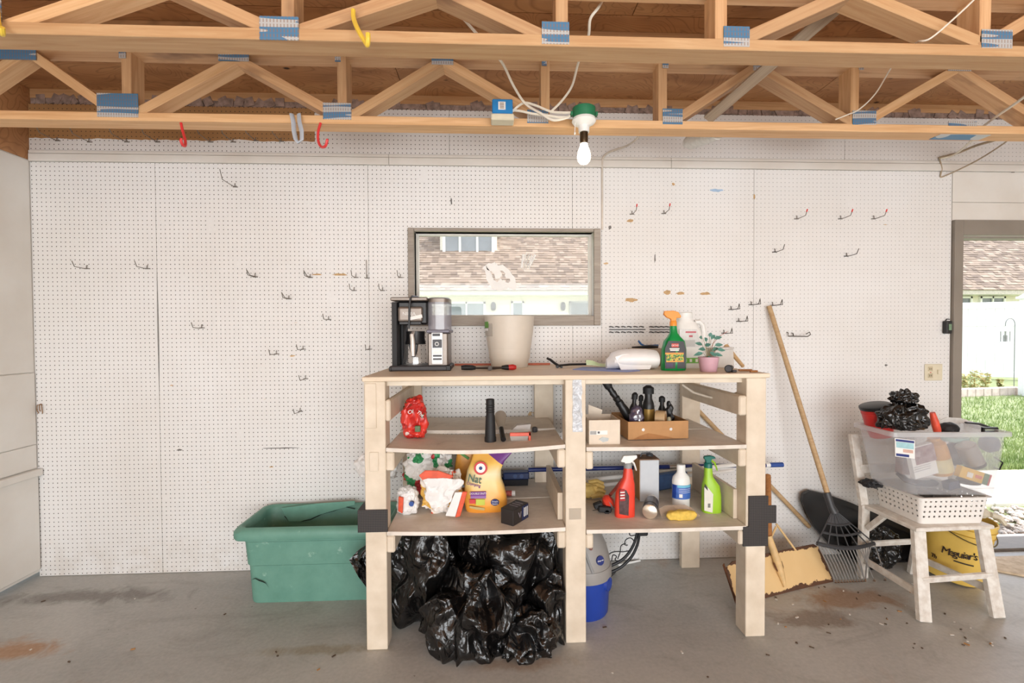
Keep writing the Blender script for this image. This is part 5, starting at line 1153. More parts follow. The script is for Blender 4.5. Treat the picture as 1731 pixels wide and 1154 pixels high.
# litter bag
o = Wz(820, 868, S3L-.004); o = Vector((o.x+.014, o.y+.05, z3(o.x)-.001)); k = K(o.y-.045)
def litter_mat():
    t = NT('orange_pouch_print'); tc = t.new('TexCoord'); sp = t.new('SeparateXYZ'); t.link(tc.outputs['Object'], sp.inputs[0]); v = t.coord()
    z = t.math('ADD', t.math('DIVIDE', sp.outputs['Z'], .29), t.math('MULTIPLY', t.math('SUBTRACT', t.noise(v, 9, 3), .5), .25))
    c = t.ramp(z, [(.05, (238, 160, 60)), (.30, (240, 176, 78)), (.48, (240, 206, 130)), (.62, (238, 222, 176)), (.8, (240, 196, 96)), (.88, (236, 176, 80))])
    d = t.math('GREATER_THAN', t.math('ADD', t.math('MULTIPLY', sp.outputs['Z'], 1.0), t.math('MULTIPLY', sp.outputs['X'], .75)), .278)
    c = t.mix(d, c, lin((112, 52, 128)))
    t.set(Base_Color=c, Roughness=.32); return t.m
lb = thing('litter_pouch', 'orange stand up pouch of cat litter with purple top on the lower shelf', 'pouch', o)
secs = [(-3, 34, 16, 0), (-3, 36, 18, 4), (-3, 37, 18.5, 14), (-4, 36, 18, 26), (-6, 34, 17, 40), (-8, 31, 15.5, 54), (-6, 29, 12, 68), (0, 29, 8, 82), (8, 33, 4.5, 94), (13, 36, 2, 103), (15, 37, 1, 106)]
m = MB(); m.sections([(c*k, (z/106)**2*.03, w_*k, d_*k, z*k) for c, w_, d_, z in secs], n=40, sq=.62)
for p in m.v:
    n_ = noise.noise(p*16)*.006+noise.noise(p*40)*.0025; p.y += n_; p.x += n_*.6
m.build('pouch', litter_mat(), lb, smooth=50)
yl = -17.2*k
WP = M('print_white', (240, 238, 234), .5, var=.0); RP = M('print_red', (206, 60, 62), .5, var=0); GP = M('print_green', (56, 92, 70), .5, var=0); PU = M('print_purple', (122, 60, 140), .5, var=0); NV = M('print_navy', (36, 50, 116), .5, var=0)
def yat(z): return -(18.2 if z < 30 else 17.4 if z < 45 else 15.2 if z < 60 else 12.2 if z < 70 else 9.5)*k+(z/106)**2*.03-.006
def disc(x, z, r0, r1, mat, name, y):
    m = MB(); n = 24; m.rings([[(x*k+math.cos(q)*r*k, yy, z*k+math.sin(q)*r*k) for q in [2*math.pi*j/n for j in range(n)]] for r, yy in ((r0, y), (r1, y), (r1, y+.004), (r0, y+.004), (r0, y))] if r1 else [[(x*k+math.cos(q)*r0*k, yy, z*k+math.sin(q)*r0*k) for q in [2*math.pi*j/n for j in range(n)]] for yy in (y, y+.004)], not r1, not r1); m.build(name, mat, lb, smooth=None)
disc(-12, 75, 11, 0, WP, 'logo_disc', yat(68)-.002); disc(-12, 75, 11.5, 8.2, RP, 'logo_ring', yat(68)-.0026); disc(-12, 75, 3, 0, NV, 'logo_mark', yat(68)-.0032)
text('Nat', 18*k, (-22*k, yat(56)-.004, 58*k), GP, lb, rot=(R(84), R(12), 0), sx=.85, ext=.002, bold=.0004)
text('Clumping', 7*k, (-24*k, yat(47)-.004, 49*k), PU, lb, rot=(R(88), R(14), 0), sx=.9, ext=.002)
MB().b6(-29*k, -3*k, yat(30)-.002, yat(30)+.004, 30*k, 37.5*k).build('purple_panel', PU, lb, smooth=None)
text('DOUBLE DUTY', 4.4*k, (-16*k, yat(30)-.0032, 34.4*k), WP, lb)
MB().b6(-29*k, -3*k, yat(30)-.0016, yat(30)+.004, 26*k, 30*k).build('purple_panel', M('print_lilac', (150, 110, 170), .5, var=0), lb, smooth=None)
MB().b6(-31*k, -21*k, yat(20)-.002, yat(20)+.004, 18*k, 25*k).build('red_panel', RP, lb, smooth=None)
MB().b6(-20*k, -5*k, yat(20)-.002, yat(20)+.004, 15*k, 25*k).build('lime_panel', M('print_lime', (196, 204, 80), .5, var=0), lb, smooth=None)
m = MB(); m.prism([(-31*k, 14*k), (-5*k, 10*k), (-6*k, 6*k), (-20*k, 8*k), (-31*k, 11*k)], yat(10)-.002, yat(10)+.004); m.build('curved_stripe', M('print_olive', (190, 168, 110), .5, var=0), lb, smooth=None)
m = MB(); m.prism([(12*k+math.cos(q)*7*k, 19*k+math.sin(q)*5.4*k) for q in [2*math.pi*j/20 for j in range(20)]], yat(20)-.002, yat(20)+.006); m.build('navy_badge', NV, lb, smooth=None)
text('Fresh', 4.6*k, (12*k, yat(20)-.0034, 20.8*k), WP, lb); text('Scent', 4.2*k, (12*k, yat(20)-.0034, 16.8*k), WP, lb)
# orange chip bag above, leaning beside
o = Vector((Wy(784, 800, -.30).x, -.30, .533)); k = K(o.y)
ob = thing('chip_pouch', 'narrow orange pouch with green stripes leaning between bread bag and litter', 'pouch', o)
m = MB(); m.sections([(-6*k+(z*.16)*k, 0, w_*k, d_*k, z*k) for w_, d_, z in ((15, 10, 0), (17, 12, 20), (17, 11, 60), (16, 8, 92), (15, 2, 102))], sq=.6)
for p in m.v: p.y += noise.noise(p*18)*.006
m.build('pouch', M('orange_pouch', (234, 160, 62), .35, var=.1, scale=30), ob, smooth=50)
for z in (70, 82): MB().box((2*k, -12.4*k, z*k), (18*k, .006, 4*k), Matrix.Rotation(R(35), 3, 'Y')).build('green_stripe', M('stripe_green', (86, 150, 60), .5), ob, smooth=None)
MB().box((6*k, -11.6*k, 98*k), (12*k, .012, 11*k), Matrix.Rotation(R(8), 3, 'Y')).build('red_square', M('square_coral', (232, 108, 62), .5), ob, smooth=None)
# black box
o = Wz(872, 889, S3L); k = K(o.y); o = Vector((o.x, o.y, S3L-.003))
bk = thing('black_box', 'small black product box with blue side print at the shelf edge', 'box', o, rz=R(32))
W1, D1, H1 = .066, .125, .072
mb = MB(); mb.b6(-.004, W1, 0, D1, 0, H1); o_ = mb.build('carton', M('black_carton', (44, 40, 40), .4, var=.05), bk, smooth=None, bevel=.001); bk.rotation_euler.z = R(-38); bk.location = Wz(848, 884, z3(.1)-.0005)
MB().b6(W1, W1+.0012, .07, D1-.002, .004, H1-.003).build('blue_panel', M('box_blue', (34, 46, 84), .4), bk, smooth=None)
for y in (.085, .098, .111): MB().b6(W1+.001, W1+.0018, y, y+.006, .018, H1-.012).build('print_bar', PAPER, bk, smooth=None)
for y in (.05, .072, .094): MB().b6(.008, W1-.012, y, y+.006, H1, H1+.0008).build('print_bar', M('pale_print', (150, 140, 150), .5), bk, smooth=None)
text('V', .04, (W1+.0016, .052, .035), M('pale_print', (150, 140, 150)), bk, rot=(R(90), 0, R(90)))
# battery
o = Wz(856, 844, S3L); m = MB(); a = Vector((o.x-.02, o.y+.03, .533+.0147)); m.tube([a, a+Vector((.068, -.004, 0))], .0145, 16)
bt = thing('battery', 'white and red cylinder battery lying behind the black box', 'battery', (o.x, o.y, S3L)); m.build('case', WHITE, bt, world=True)
MB().tube([a+Vector((.01, 0, 0)), a+Vector((.05, -.003, 0))], .0149, 16).build('red_wrap', M('pale_red_print', (206, 104, 96), .5, var=.3, scale=90), bt, world=True)
# ---- long handled blue brush running through both bays
a, b = Wy(893, 794, -.135), Wy(1212, 787, -.135)
lp = thing('snow_brush_pole', 'long dark blue telescoping pole with brush head along the lower shelves', 'pole', (a.x, -.13, S3L))
PB = M('dark_blue_pole', (26, 44, 110), .3, var=.05)
e = Wy(1323, 785, -.135)
MB().tube([a, b, Wy(1300, 786, -.135)], .0125, 12).build('pole', PB, lp, world=True)
MB().tube([Wy(1131, 788.9, -.135), Wy(1156, 788.3, -.135)], .0142, 12).build('joint_sleeve', STEEL, lp, world=True)
MB().tube([Wy(1301, 785.6, -.135), e], .0145, 12).build('end_grip', BLUE, lp, world=True)
MB().tube([Wy(1294, 785.8, -.135), Wy(1301, 785.6, -.135)], .0135, 12).build('white_band', WHITE, lp, world=True)
h0 = Wy(872, 803, -.13); kk = K(-.13)
MB().box((h0.x, -.14, h0.z+.006), (44*kk, .06, 12*kk)).build('brush_block', M('blue_brush_block', (36, 54, 100), .4), lp, world=True, smooth=None, bevel=.006)
MB().box((h0.x-.005, -.14, h0.z-10*kk), (42*kk, .05, 11*kk), taper=1.05).build('bristles', M('black_bristle', (36, 38, 44), .8, var=.3, scale=200), lp, world=True, smooth=None)
for x in (-2, 9): MB().cyl((h0.x+x*kk, -.172, h0.z+.006), (h0.x+x*kk, -.168, h0.z+.006), 3.4*kk, n=14).build('bolt', M('blue_bolt', (60, 84, 130), .4), lp, world=True)
# white poles
for i, (u0, v0, u1, v1, y, lab) in enumerate(((985, 812, 1246, 785, -.167, 'white pole crossing the lower right shelf under the blue pole'), (1000, 822, 1240, 795, -.193, 'thinner white pole crossing the lower right shelf behind the bottles'))):
    MB().tube([Wy(u0, v0, y), Wy(u1, v1, y)], .012-.002*i, 10).build('white_pole', WHITE, loc=Wy(u0, v0, y), world=True, label=lab, cat='pole')
o = Wy(1160, 818, -.15)
o.x = .985
MB().box((o.x, -.25, S3R+.057), (.22, .05, .085), Matrix.Rotation(R(-8), 3, 'Y')).build('blue_broom_head', M('dusty_blue', (62, 92, 140), .6, var=.15), loc=(o.x, -.25, S3R), world=True, smooth=None, bevel=.008, label='dusty blue brush block at the back of the lower right shelf', cat='brush head')
# ================================================================== lower right shelf
o = Wz(1060, 876, S3R); o = Vector((o.x, o.y+.03, S3R)); k = K(o.y)
RSP = M('red_orange_plastic', (232, 70, 50), .35, var=.04)
def lab2(r, k):
    m = MB(); m.prism([(-14*k, 8*k), (2*k, 4*k), (3*k, 38*k), (-2*k, 48*k), (-13*k, 50*k), (-14.5*k, 44*k)], -9.4*k-.001, -9.4*k+.003); m.build('label', M('dark_photo_label', (92, 66, 66), .45, var=.3, scale=60), r, smooth=None)
    MB().prism([(-14*k, 30*k), (-4*k, 30*k), (-5*k, 50*k), (-13*k, 50*k)], -9.4*k-.0018, -9.4*k).build('red_block', M('label_dkred', (176, 40, 44), .45), r, smooth=None)
    for z in (44, 39, 34): MB().b6(-13*k, -5*k, -9.4*k-.0026, -9.4*k, z*k, (z+2)*k).build('print_line', PAPER, r, smooth=None)
spray_bottle('spray_bottle', 'red spray bottle with white trigger head on the lower right shelf', o,
    [(-1, 17, 9, 0), (-1, 17.5, 9.5, 3), (-1, 17.5, 9.5, 20), (0, 16.5, 9.5, 42), (3, 13, 8.5, 56), (5, 9, 7.5, 66), (5, 7.5, 7, 78), (4.5, 6, 6, 84)], k, RSP, WHITE, (1, WHITE), GREY, lab2,
    headpoly=[(-14, 5), (-8, 15), (16, 15), (16, 10), (10, 6), (5, 3), (4, -1), (-5, -1), (-6, 3)], rz=R(6))
o = Wz(1098, 848, S3R); k = K(o.y); o = Vector((o.x, o.y, S3R))
tn = thing('solvent_can', 'tall rectangular can with plain pale grey front and rusty top', 'can', o)
MB().b6(-17*k, 17*k, 0, .10, 0, 73*k).build('can_body', M('pale_blue_grey_tin', (206, 210, 214), .4, var=.03), tn, smooth=None, bevel=.004)
MB().b6(-17.5*k, 17.5*k, -.001, .101, 72.5*k, 74*k).build('top_rim', M('rusty_tin', (150, 112, 84), .6, metal=.3, var=.25, scale=40), tn, smooth=None)
MB().b6(-17.4*k, -16.8*k, .002, .1, 2*k, 72*k).build('bare_side', M('tan_side', (196, 146, 88), .6), tn, smooth=None)
MB().tube([(-11*k, .05, 74*k), (-8*k, .05, 80*k), (6*k, .05, 81*k), (11*k, .05, 74*k)], .004, 8).build('carry_handle', DGREY, tn)
MB().lathe([(6*k, 74*k), (6*k, 77*k), (5*k, 78*k)], c=(8*k, .07, 0), n=14).build('cap', DGREY, tn)
o = Wz(1156, 861, S3R); o = Vector((o.x, o.y+.035, S3R)); k = K(o.y)
wl = thing('cleaner_bottle', 'white plastic bottle with blue label on the lower right shelf', 'bottle', o)
MB().lathe([(14*k, 0), (14.8*k, 2*k), (14.8*k, 16*k), (15.4*k, 18*k), (15.4*k, 47*k), (14*k, 53*k), (8*k, 60*k), (7*k, 64*k), (7.4*k, 65*k), (7.4*k, 73*k), (6.5*k, 74*k)], n=28, sy=.72).build('bottle', WHITE, wl, smooth=50)
MB().arc(15.5*k, 11.2*k, 17*k, 41*k, -88, 70).build('blue_label', M('label_blue', (70, 110, 190), .4, var=.12, scale=50), wl)
MB().arc(15.7*k, 11.4*k, 37*k, 41*k, -40, 68).build('aqua_band', M('label_aqua', (120, 196, 224), .4), wl)
MB().arc(15.7*k, 11.4*k, 19*k, 41*k, -86, -48).build('navy_band', M('label_royal', (24, 62, 150), .4), wl)
for z in (34, 31, 28): MB().arc(15.8*k, 11.5*k, z*k, (z+1)*k, -30, 55).build('print_line', M('label_lilac', (190, 200, 230), .4), wl)
MB().arc(15.8*k, 11.5*k, 20*k, 26*k, -28, -8).build('drop_picture', PAPER, wl)
o = Wz(1208, 869, S3R); o = Vector((o.x, o.y+.035, S3R)); k = K(o.y)
LIME = M('lime_plastic', (158, 204, 48), .38, var=.03)
def lab3(r, k):
    MB().prism([(-16*k, 6*k), (-2*k, 2*k), (-1*k, 34*k), (-12*k, 48*k), (-16*k, 46*k)], -10.4*k-.001, -10.4*k+.003).build('label', M('pale_back_label', (222, 220, 210), .5, var=.04), r, smooth=None)
    MB().prism([(-15.5*k, 46*k), (-10*k, 40*k), (-11*k, 46*k), (-15*k, 52*k)], -10.4*k-.0018, -10.4*k).build('black_corner', LABK, r, smooth=None)
    for i in range(5): MB().b6((-10+i*.9)*k, (-9.5+i*.9)*k, -10.4*k-.0018, -10.4*k, 11*k, 18*k).build('barcode_bar', BLACK, r, smooth=None)
TEALP = M('teal_plastic', (0, 104, 92), .4, var=.03)
spray_bottle('spray_bottle', 'lime green spray bottle with teal head on the lower right shelf', o,
    [(0, 16, 10, 0), (0, 16.5, 10.5, 3), (0, 16, 10.5, 30), (-1, 14.5, 10, 46), (-3.5, 9.5, 8, 56), (-5, 7, 6.5, 62), (-5.5, 6.5, 6.5, 74), (-5.5, 6, 6, 78)], k, LIME, TEALP, (1, LIME), TEALP, lab3,
    headpoly=[(-8, 9), (-7, 13), (4, 14), (11, 12), (12, 9), (5, 8), (4, -1), (-4, -1), (-5, 6)], rz=R(-4))
# lying aerosol can
a = Wz(1097, 881, S3R); r_ = 13*K(a.y); a = Vector((a.x+.01, a.y+.02, S3R+r_)); k = K(a.y); d = Vector((.075, .17, 0)).normalized()
ac = thing('aerosol_can', 'aerosol can lying with its silver base outward beside the sponge pack', 'aerosol can', (a.x, a.y, S3R))
P_ = lambda t: a+d*t
MB().tube([P_(-.002), P_(.004), P_(.012)], [r_*.6, r_*.96, r_], 24).build('base_dome', M('pale_aluminium', (226, 216, 200), .22, metal=.8, var=0), ac, world=True)
MB().tube([P_(.012), P_(.135)], r_*.985, 24).build('can_body', M('can_print', (120, 116, 122), .3, metal=.3, var=.35, scale=30), ac, world=True)
MB().tube([P_(.04), P_(.055)], r_*1.0, 24).build('black_band', BLACK, ac, world=True)
MB().tube([P_(.135), P_(.15), P_(.17)], [r_, r_*.9, r_*.8], 24).build('white_cap', WHITE, ac, world=True)
# sponge pack
o = Wz(1155, 881, S3R); k = K(o.y); o = Vector((o.x, o.y+.02, S3R))
spk = thing('sponge_pack', 'yellow sponge in a clear wrapper at the lower right shelf edge', 'sponge', o)
blob((0, 0, 8*k), (27*k, .022, 9*k), 5, .06, 3, .06, 3, 21, sq=.7, floor=0).build('sponge', M('yellow_sponge', (232, 196, 88), .7, var=.12, scale=50), spk, smooth=35)
m = MB(); m.prism([(-32*k, .5*k), (34*k, .5*k), (38*k, 2*k), (26*k, 14*k), (14*k, 19*k), (-20*k, 19*k), (-34*k, 14*k)], -.003, .0); m.v = [Vector((p.x, p.y+.028+p.z*.5, p.z)) for p in m.v]; m.build('wrapper', clear('sponge_wrap', (210, 190, 170), .35, .1, .1), spk, smooth=None)
# orange clamp light / tool
o = Wz(1022, 862, S3R); o = Vector((o.x, o.y, S3R)); k = K(o.y)
cl = thing('work_lamp', 'orange and black clamp tool lying on the lower right shelf', 'tool', o)
MB().lathe([(2*k, -10*k), (10*k, -6*k), (13*k, 0), (11*k, 6*k), (3*k, 10*k)], c=(6*k, .0, 14*k), n=20, rot=Matrix.Rotation(R(60), 3, 'Y')).build('orange_shell', RSP, cl)
MB().lathe([(11.6*k, -1.5*k), (12.9*k, 0), (11.6*k, 1.5*k)], c=(8*k, -.0, 13*k), n=20, rot=Matrix.Rotation(R(60), 3, 'Y'), sx=1.05, sy=1.05).build('grey_seam', GREY, cl)
MB().box((-13*k, -.02, 12*k), (15*k, .03, 9*k), Matrix.Rotation(R(-20), 3, 'Y')).box((-3*k, -.035, 7*k), (22*k, .03, 10*k), Matrix.Rotation(R(5), 3, 'Y')).build('clamp', BLACKM, cl, smooth=None, bevel=.004)
MB().cyl((0, -.05, 2.5*k), (0, -.03, 2.5*k), 4*k, n=12).tube([(-15*k, -.04, 6*k), (-24*k, -.045, 6*k)], .0015, 6).build('screw_knob', BLACK, cl)
a, b = Vector((o.x+12*k, o.y+.03, S3R+22*k)), Wy(1052, 810, -.42)
MB().tube([a, a.lerp(b, .5)+Vector((0, 0, -.003)), b], .008, 8).build('red_rod', M('brown_red_rod', (176, 82, 66), .5), loc=a, world=True, label='brown red rod rising from the orange tool', cat='rod')
# glove
o = Wz(1008, 842, S3R); o = Vector((.50, -.34, S3R)); k = K(o.y)
o.z = .518
gv = thing('work_glove', 'yellow leather work glove folded on the lower right shelf', 'glove', o)
m = blob((0, 0, 13*k), (24*k, .045, 13*k), 4, .12, 3, .08, 3, 30, floor=0); m.build('palm', M('yellow_leather', (222, 190, 110), .7, var=.15), gv, smooth=40)
for i, (dy, dz) in enumerate(((-.03, 6), (-.01, 12), (.012, 18), (.03, 22))): MB().tube([(8*k, dy, dz*k), (22*k, dy-.006, (dz+3)*k), (33*k, dy-.01, (dz-1)*k)], [5*k, 5*k, 3.4*k], 8).build('finger', _mc['yellow_leather'], gv)
# ================================================================== under and beside the bench
# ---- green tub
GT = NT('scuffed_green_tub'); _v = GT.coord(); _n = GT.noise(_v, 7, 6, .7)
_c = GT.mix(GT.ramp(GT.noise(_v, 16, 3), [(.66, (0, 0, 0, 1)), (.74, (.55, .55, .55, 1))]), GT.ramp(_n, [(.3, (94, 142, 126)), (.7, (110, 156, 140))]), lin((176, 204, 190)))
GT.set(Base_Color=_c, Roughness=.5); GT = GT.m
TX0, TX1, TY0, TY1, TZ = -1.335, -.52, -.40, -.02, .415
tb = thing('storage_tub', 'large cracked green plastic storage tub on the floor beside the bench', 'storage tub', ((TX0+TX1)/2, (TY0+TY1)/2, 0))
def rrect(x0, x1, y0, y1, z, r, n=5):
    out = []
    for cx, cy, a0 in ((x1-r, y0+r, -90), (x1-r, y1-r, 0), (x0+r, y1-r, 90), (x0+r, y0+r, 180)):
        for i in range(n+1): q = R(a0+90*i/n); out.append(Vector((cx+r*math.cos(q), cy+r*math.sin(q), z)))
    return out
def ins(d, z, r=.05): return rrect(TX0+d, TX1-d, TY0+d, TY1-d, z, r)
m = MB(); m.rings([ins(.062, .0), ins(.06, .012), ins(.052, .20), ins(.046, .205), ins(.038, .33), ins(.032, .335), ins(.03, .365)], True, False)
m.rings([ins(.07, .012), ins(.06, .2), ins(.046, .34), ins(.036, .375)], True, False); m.build('tub_body', GT, tb, world=True, smooth=30)
m = MB(); m.rings([ins(.030, .350), ins(.004, .352), ins(0, .362), ins(0, .392), ins(.012, .408), ins(.028, .412), ins(.040, .400), ins(.044, .366)], False, False); m.build('rim', GT, tb, world=True, smooth=40)
CR = M('crack_shade_black', (14, 20, 18), .9, var=0)  # cracks are drawn solid black to stand for the shade inside them
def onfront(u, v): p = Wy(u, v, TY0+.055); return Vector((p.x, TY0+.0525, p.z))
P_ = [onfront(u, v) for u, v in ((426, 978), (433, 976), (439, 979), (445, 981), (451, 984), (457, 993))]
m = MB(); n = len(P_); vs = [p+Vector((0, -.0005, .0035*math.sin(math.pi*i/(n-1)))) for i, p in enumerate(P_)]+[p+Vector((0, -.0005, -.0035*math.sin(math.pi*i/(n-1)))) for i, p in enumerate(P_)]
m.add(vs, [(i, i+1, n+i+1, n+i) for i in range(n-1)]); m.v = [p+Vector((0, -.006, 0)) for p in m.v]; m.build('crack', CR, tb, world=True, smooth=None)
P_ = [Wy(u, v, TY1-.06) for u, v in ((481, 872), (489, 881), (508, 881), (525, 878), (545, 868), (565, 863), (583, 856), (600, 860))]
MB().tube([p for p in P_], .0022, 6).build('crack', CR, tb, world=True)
P_ = [Wy(u, v, TY1-.06) for u, v in ((476, 858), (482, 870), (489, 881), (508, 881), (545, 868), (583, 857), (600, 852), (600, 846), (540, 850))]
m = MB(); m.add([p+Vector((0, -.004, 0)) for p in P_]+[p+Vector((0, -.001, 0)) for p in P_], [tuple(range(9))]+[(i, (i+1) % 9, 9+(i+1) % 9, 9+i) for i in range(9)]); m.build('broken_flap', M('paler_green', (116, 168, 150), .5, var=.06), tb, world=True, smooth=None)
# ---- black trash bags
def film_bag(label, c, rad, seed, amp=.20, fs=1.25, sub=6, sq=.8, st=(1.5, 1.5, .75), spr=.2, zmax=.485, ratio=.09, base=0.0, clip=None):
    """plastic film: smooth hollows meeting in sharp fold ridges"""
    bm = bmesh.new(); bmesh.ops.create_icosphere(bm, subdivisions=sub, radius=1); off = Vector((seed*2.7, seed*1.3, seed*4.1)); mx = max(rad); mb = MB()
    for v in bm.verts:
        d = v.co.normalized(); t = max(0, -d.z)
        p = Vector((math.copysign(abs(d.x)**sq, d.x)*rad[0]*(1+spr*t), math.copysign(abs(d.y)**sq, d.y)*rad[1]*(1+spr*t), math.copysign(abs(d.z)**sq, d.z)*rad[2]))
        q = Vector((p.x*st[0], p.y*st[1], p.z*st[2]))/mx+off
        wv = Vector((noise.noise(q*1.1), noise.noise(q*1.1+Vector((5, 1, 2))), noise.noise(q*1.1+Vector((1, 8, 3)))))*.55
        w1 = q+wv
        k = 1-2.2*abs(noise.noise(w1*fs)); k2 = 1-2.2*abs(noise.noise(w1*fs*2.1+Vector((3, 7, 1)))); k3 = 1-2*abs(noise.noise(w1*fs*4.3+Vector((13, 2, 5))))
        p = p+d*mx*amp*(k-.55+.55*k2*max(0, k+.2)+.16*k3-.3)
        if p.z+c[2] < 0: p.z = -c[2]+.002
        if zmax and p.z+c[2] > zmax: p.z = zmax-c[2]-.01*abs(noise.noise(q*3))
        W_ = p+Vector(c); W_.z += base
        for cj, rj in CELLS:
            ci = Vector(c)
            if (cj-ci).length < 1e-4 or base: continue
            ri = (rad[0]+rad[1])/2; n_ = cj-ci; L2 = n_.length; n_ = n_/L2; dpl = (L2*L2+ri*ri-rj*rj)/(2*L2)+.004; ex_ = (W_-ci).dot(n_)-dpl
            if ex_ > 0: W_ -= n_*ex_
        if not base:
            if W_.y > -.752 and W_.x > .318: W_.x = .318-.006*abs(noise.noise(q*5))
            if W_.x > .284 or W_.x < -.424: W_.z = min(W_.z, .428)
            if W_.y > -.752 and W_.y < -.64 and W_.x < -.462: W_.x = -.462
            W_.z = max(W_.z, .002)
        if clip: W_ = clip(W_)
        v.co = W_-Vector((c[0], c[1], base))
    bm.verts.index_update(); mb.v = [v.co.copy() for v in bm.verts]; mb.f = [tuple(x.index for x in g.verts) for g in bm.faces]; mb.mi = [0]*len(mb.f); bm.free()
    o = mb.build('trash_bag', FILM, loc=Vector((c[0], c[1], base)), smooth=None, label=label, cat='trash bag')
    dm = o.modifiers.new('fold', 'DECIMATE'); dm.ratio = ratio; sd = o.modifiers.new('soft', 'SUBSURF'); sd.levels = sd.render_levels = 1
    for p in o.data.polygons: p.use_smooth = True
    return o
CELLS = [(Vector((.10, -.45, .27)), .27), (Vector((-.32, -.47, .24)), .17), (Vector((.25, -.62, .13)), .135), (Vector((-.06, -.66, .13)), .215), (Vector((.14, -.74, .07)), .125)]
film_bag('big crumpled black trash bag filling the left bay under the bench', (.10, -.45, .27), (.27, .27, .27), 41)
film_bag('slim black trash bag against the left front bench post', (-.32, -.47, .24), (.16, .18, .27), 47)
film_bag('black trash bag slumped against the middle bench post', (.25, -.62, .13), (.12, .15, .18), 52, sub=5, ratio=.16)
film_bag('black trash bag spilling forward on the concrete before the bench', (-.06, -.66, .13), (.24, .19, .18), 58, amp=.24)
film_bag('small black trash bag end lying before the middle bench post', (.14, -.74, .07), (.14, .11, .11), 63, sub=5, amp=.28, ratio=.15)
m = MB(); P_ = [Wy(590, 946, -.5), Wy(605, 930, -.48), Wy(632, 912, -.46), Wy(640, 1000, -.5), Wy(622, 996, -.52), Wy(606, 975, -.53), Wy(606, 948, -.55)]
m.add(P_+[p+Vector((.02, .03, 0)) for p in P_], [tuple(range(6)), (0, 6, 3), (1, 2, 6), tuple(range(12, 6, -1))]+[(i, (i+1) % 6, 7+(i+1) % 6, 7+i) for i in range(6)])
m.build('bag_flap', FILM, loc=P_[3], world=True, smooth=None, label='black plastic flap poking out between the bench post and green tub', cat='plastic flap')
# ---- shop vacuum
o = Vector((.462, -.47, 0)); k = K(o.y)
sv = thing('shop_vacuum', 'small wet dry vacuum with blue tank and grey lid behind the middle post', 'vacuum', o)
rV = .138
MB().lathe([(rV*.86, .0), (rV*.9, .01), (rV*.97, .19)], n=36).build('tank', M('royal_blue_tank', (34, 66, 158), .35, var=.04), sv, smooth=50)
MB().lathe([(rV*.98, .185), (rV*1.03, .19), (rV*1.03, .235), (rV*1.0, .245)], n=36).build('collar', M('warm_grey_plastic', (150, 146, 142), .45, var=.03), sv, smooth=50)
MB().lathe([(rV*.98, .243), (rV*.95, .28), (rV*.83, .34), (rV*.62, .40), (rV*.4, .425), (rV*.1, .43)], n=36).build('lid', _mc['warm_grey_plastic'], sv, smooth=60)
MB().tube([(-.045, -rV*.6, .40), (-.02, -rV*.8, .36), (0, -rV*.95, .30), (.02, -rV*1.0, .25)], .006, 8).build('lid_seam', GREY, sv)
dv = Vector((math.sin(R(28)), -math.cos(R(28)), 0))
pc = dv*rV*.93+Vector((0, 0, .298)); nr = (dv+Vector((0, 0, .28))).normalized()
MB().cyl(pc-nr*.006, pc+nr*.004, .022, n=24).build('badge', NV, sv)
text('shop-vac', .0105, pc+nr*.0046, PAPER, sv, rot=(R(74), 0, R(28)), ext=.0006)
ds = Vector((math.sin(R(8)), -math.cos(R(8)), 0)); q = ds*rV*.80+Vector((0, 0, .355)); MB().cyl(q-ds*.01, q+ds*.004+Vector((0, 0, .003)), .009, n=12).build('switch', M('dark_red_switch', (120, 66, 50), .5), sv)
dp = Vector((math.sin(R(52)), -math.cos(R(52)), 0)); q = dp*rV*.95+Vector((0, 0, .165))
MB().tube([q-dp*.02, q+dp*.012, q+dp*.0125, q-dp*.015], [.038, .032, .021, .020], 20, caps=False).build('hose_port', M('royal_blue_tank', (34, 66, 158)), sv); MB().cyl(q-dp*.016, q-dp*.012, .021, n=18).build('port_dark_disc', BLACK, sv)  # black disc paints the dark inside of the hose port
# ---- iron plant bracket
o = Wy(1010, 960, -.30); ir = thing('plant_bracket', 'black scrolled iron bracket behind the shop vacuum', 'bracket', Wz(1060, 955, 0.0))
yb = -.27; IRON = M('black_iron', (22, 22, 24), .5, var=0)
def irt(pts, r, nm): 
    P = [Wy(u, v, yb) for u, v in pts]; out = []
    for i in range(len(P)-1):
        p0 = P[max(i-1, 0)]; p1 = P[i]; p2 = P[i+1]; p3 = P[min(i+2, len(P)-1)]
        for s in range(6):
            t = s/6; out.append(.5*((2*p1)+(p2-p0)*t+(2*p0-5*p1+4*p2-p3)*t*t+(3*p1-p0-3*p2+p3)*t*t*t))
    out.append(P[-1]); MB().tube(out, r, 8).build(nm, IRON, ir, world=True)
irt([(1026, 958), (1045, 950), (1060, 938), (1072, 918), (1078, 896)], .008, 'bar'); irt([(1030, 968), (1050, 958), (1068, 940), (1078, 918), (1081, 897)], .008, 'bar')
irt([(1024, 945), (1030, 936), (1040, 932), (1055, 932), (1068, 928), (1072, 916), (1066, 909), (1058, 912), (1056, 920), (1061, 921)], .003, 'scroll')
irt([(1044, 944), (1048, 934), (1050, 922), (1058, 918)], .003, 'scroll'); irt([(1034, 948), (1036, 938), (1042, 940), (1040, 946), (1046, 950), (1036, 953)], .003, 'scroll')
irt([(1074, 904), (1066, 905), (1064, 900), (1070, 897), (1074, 900)], .003, 'scroll')
c = Wy(1086, 901, yb); MB().box(c, (.06, .02, .028)).build('end_block', IRON, ir, world=True, smooth=None, bevel=.006)
MB().tube([Wy(1030, 975, yb), Wz(1040, 966, .01)], .006, 6).build('foot', IRON, ir, world=True)
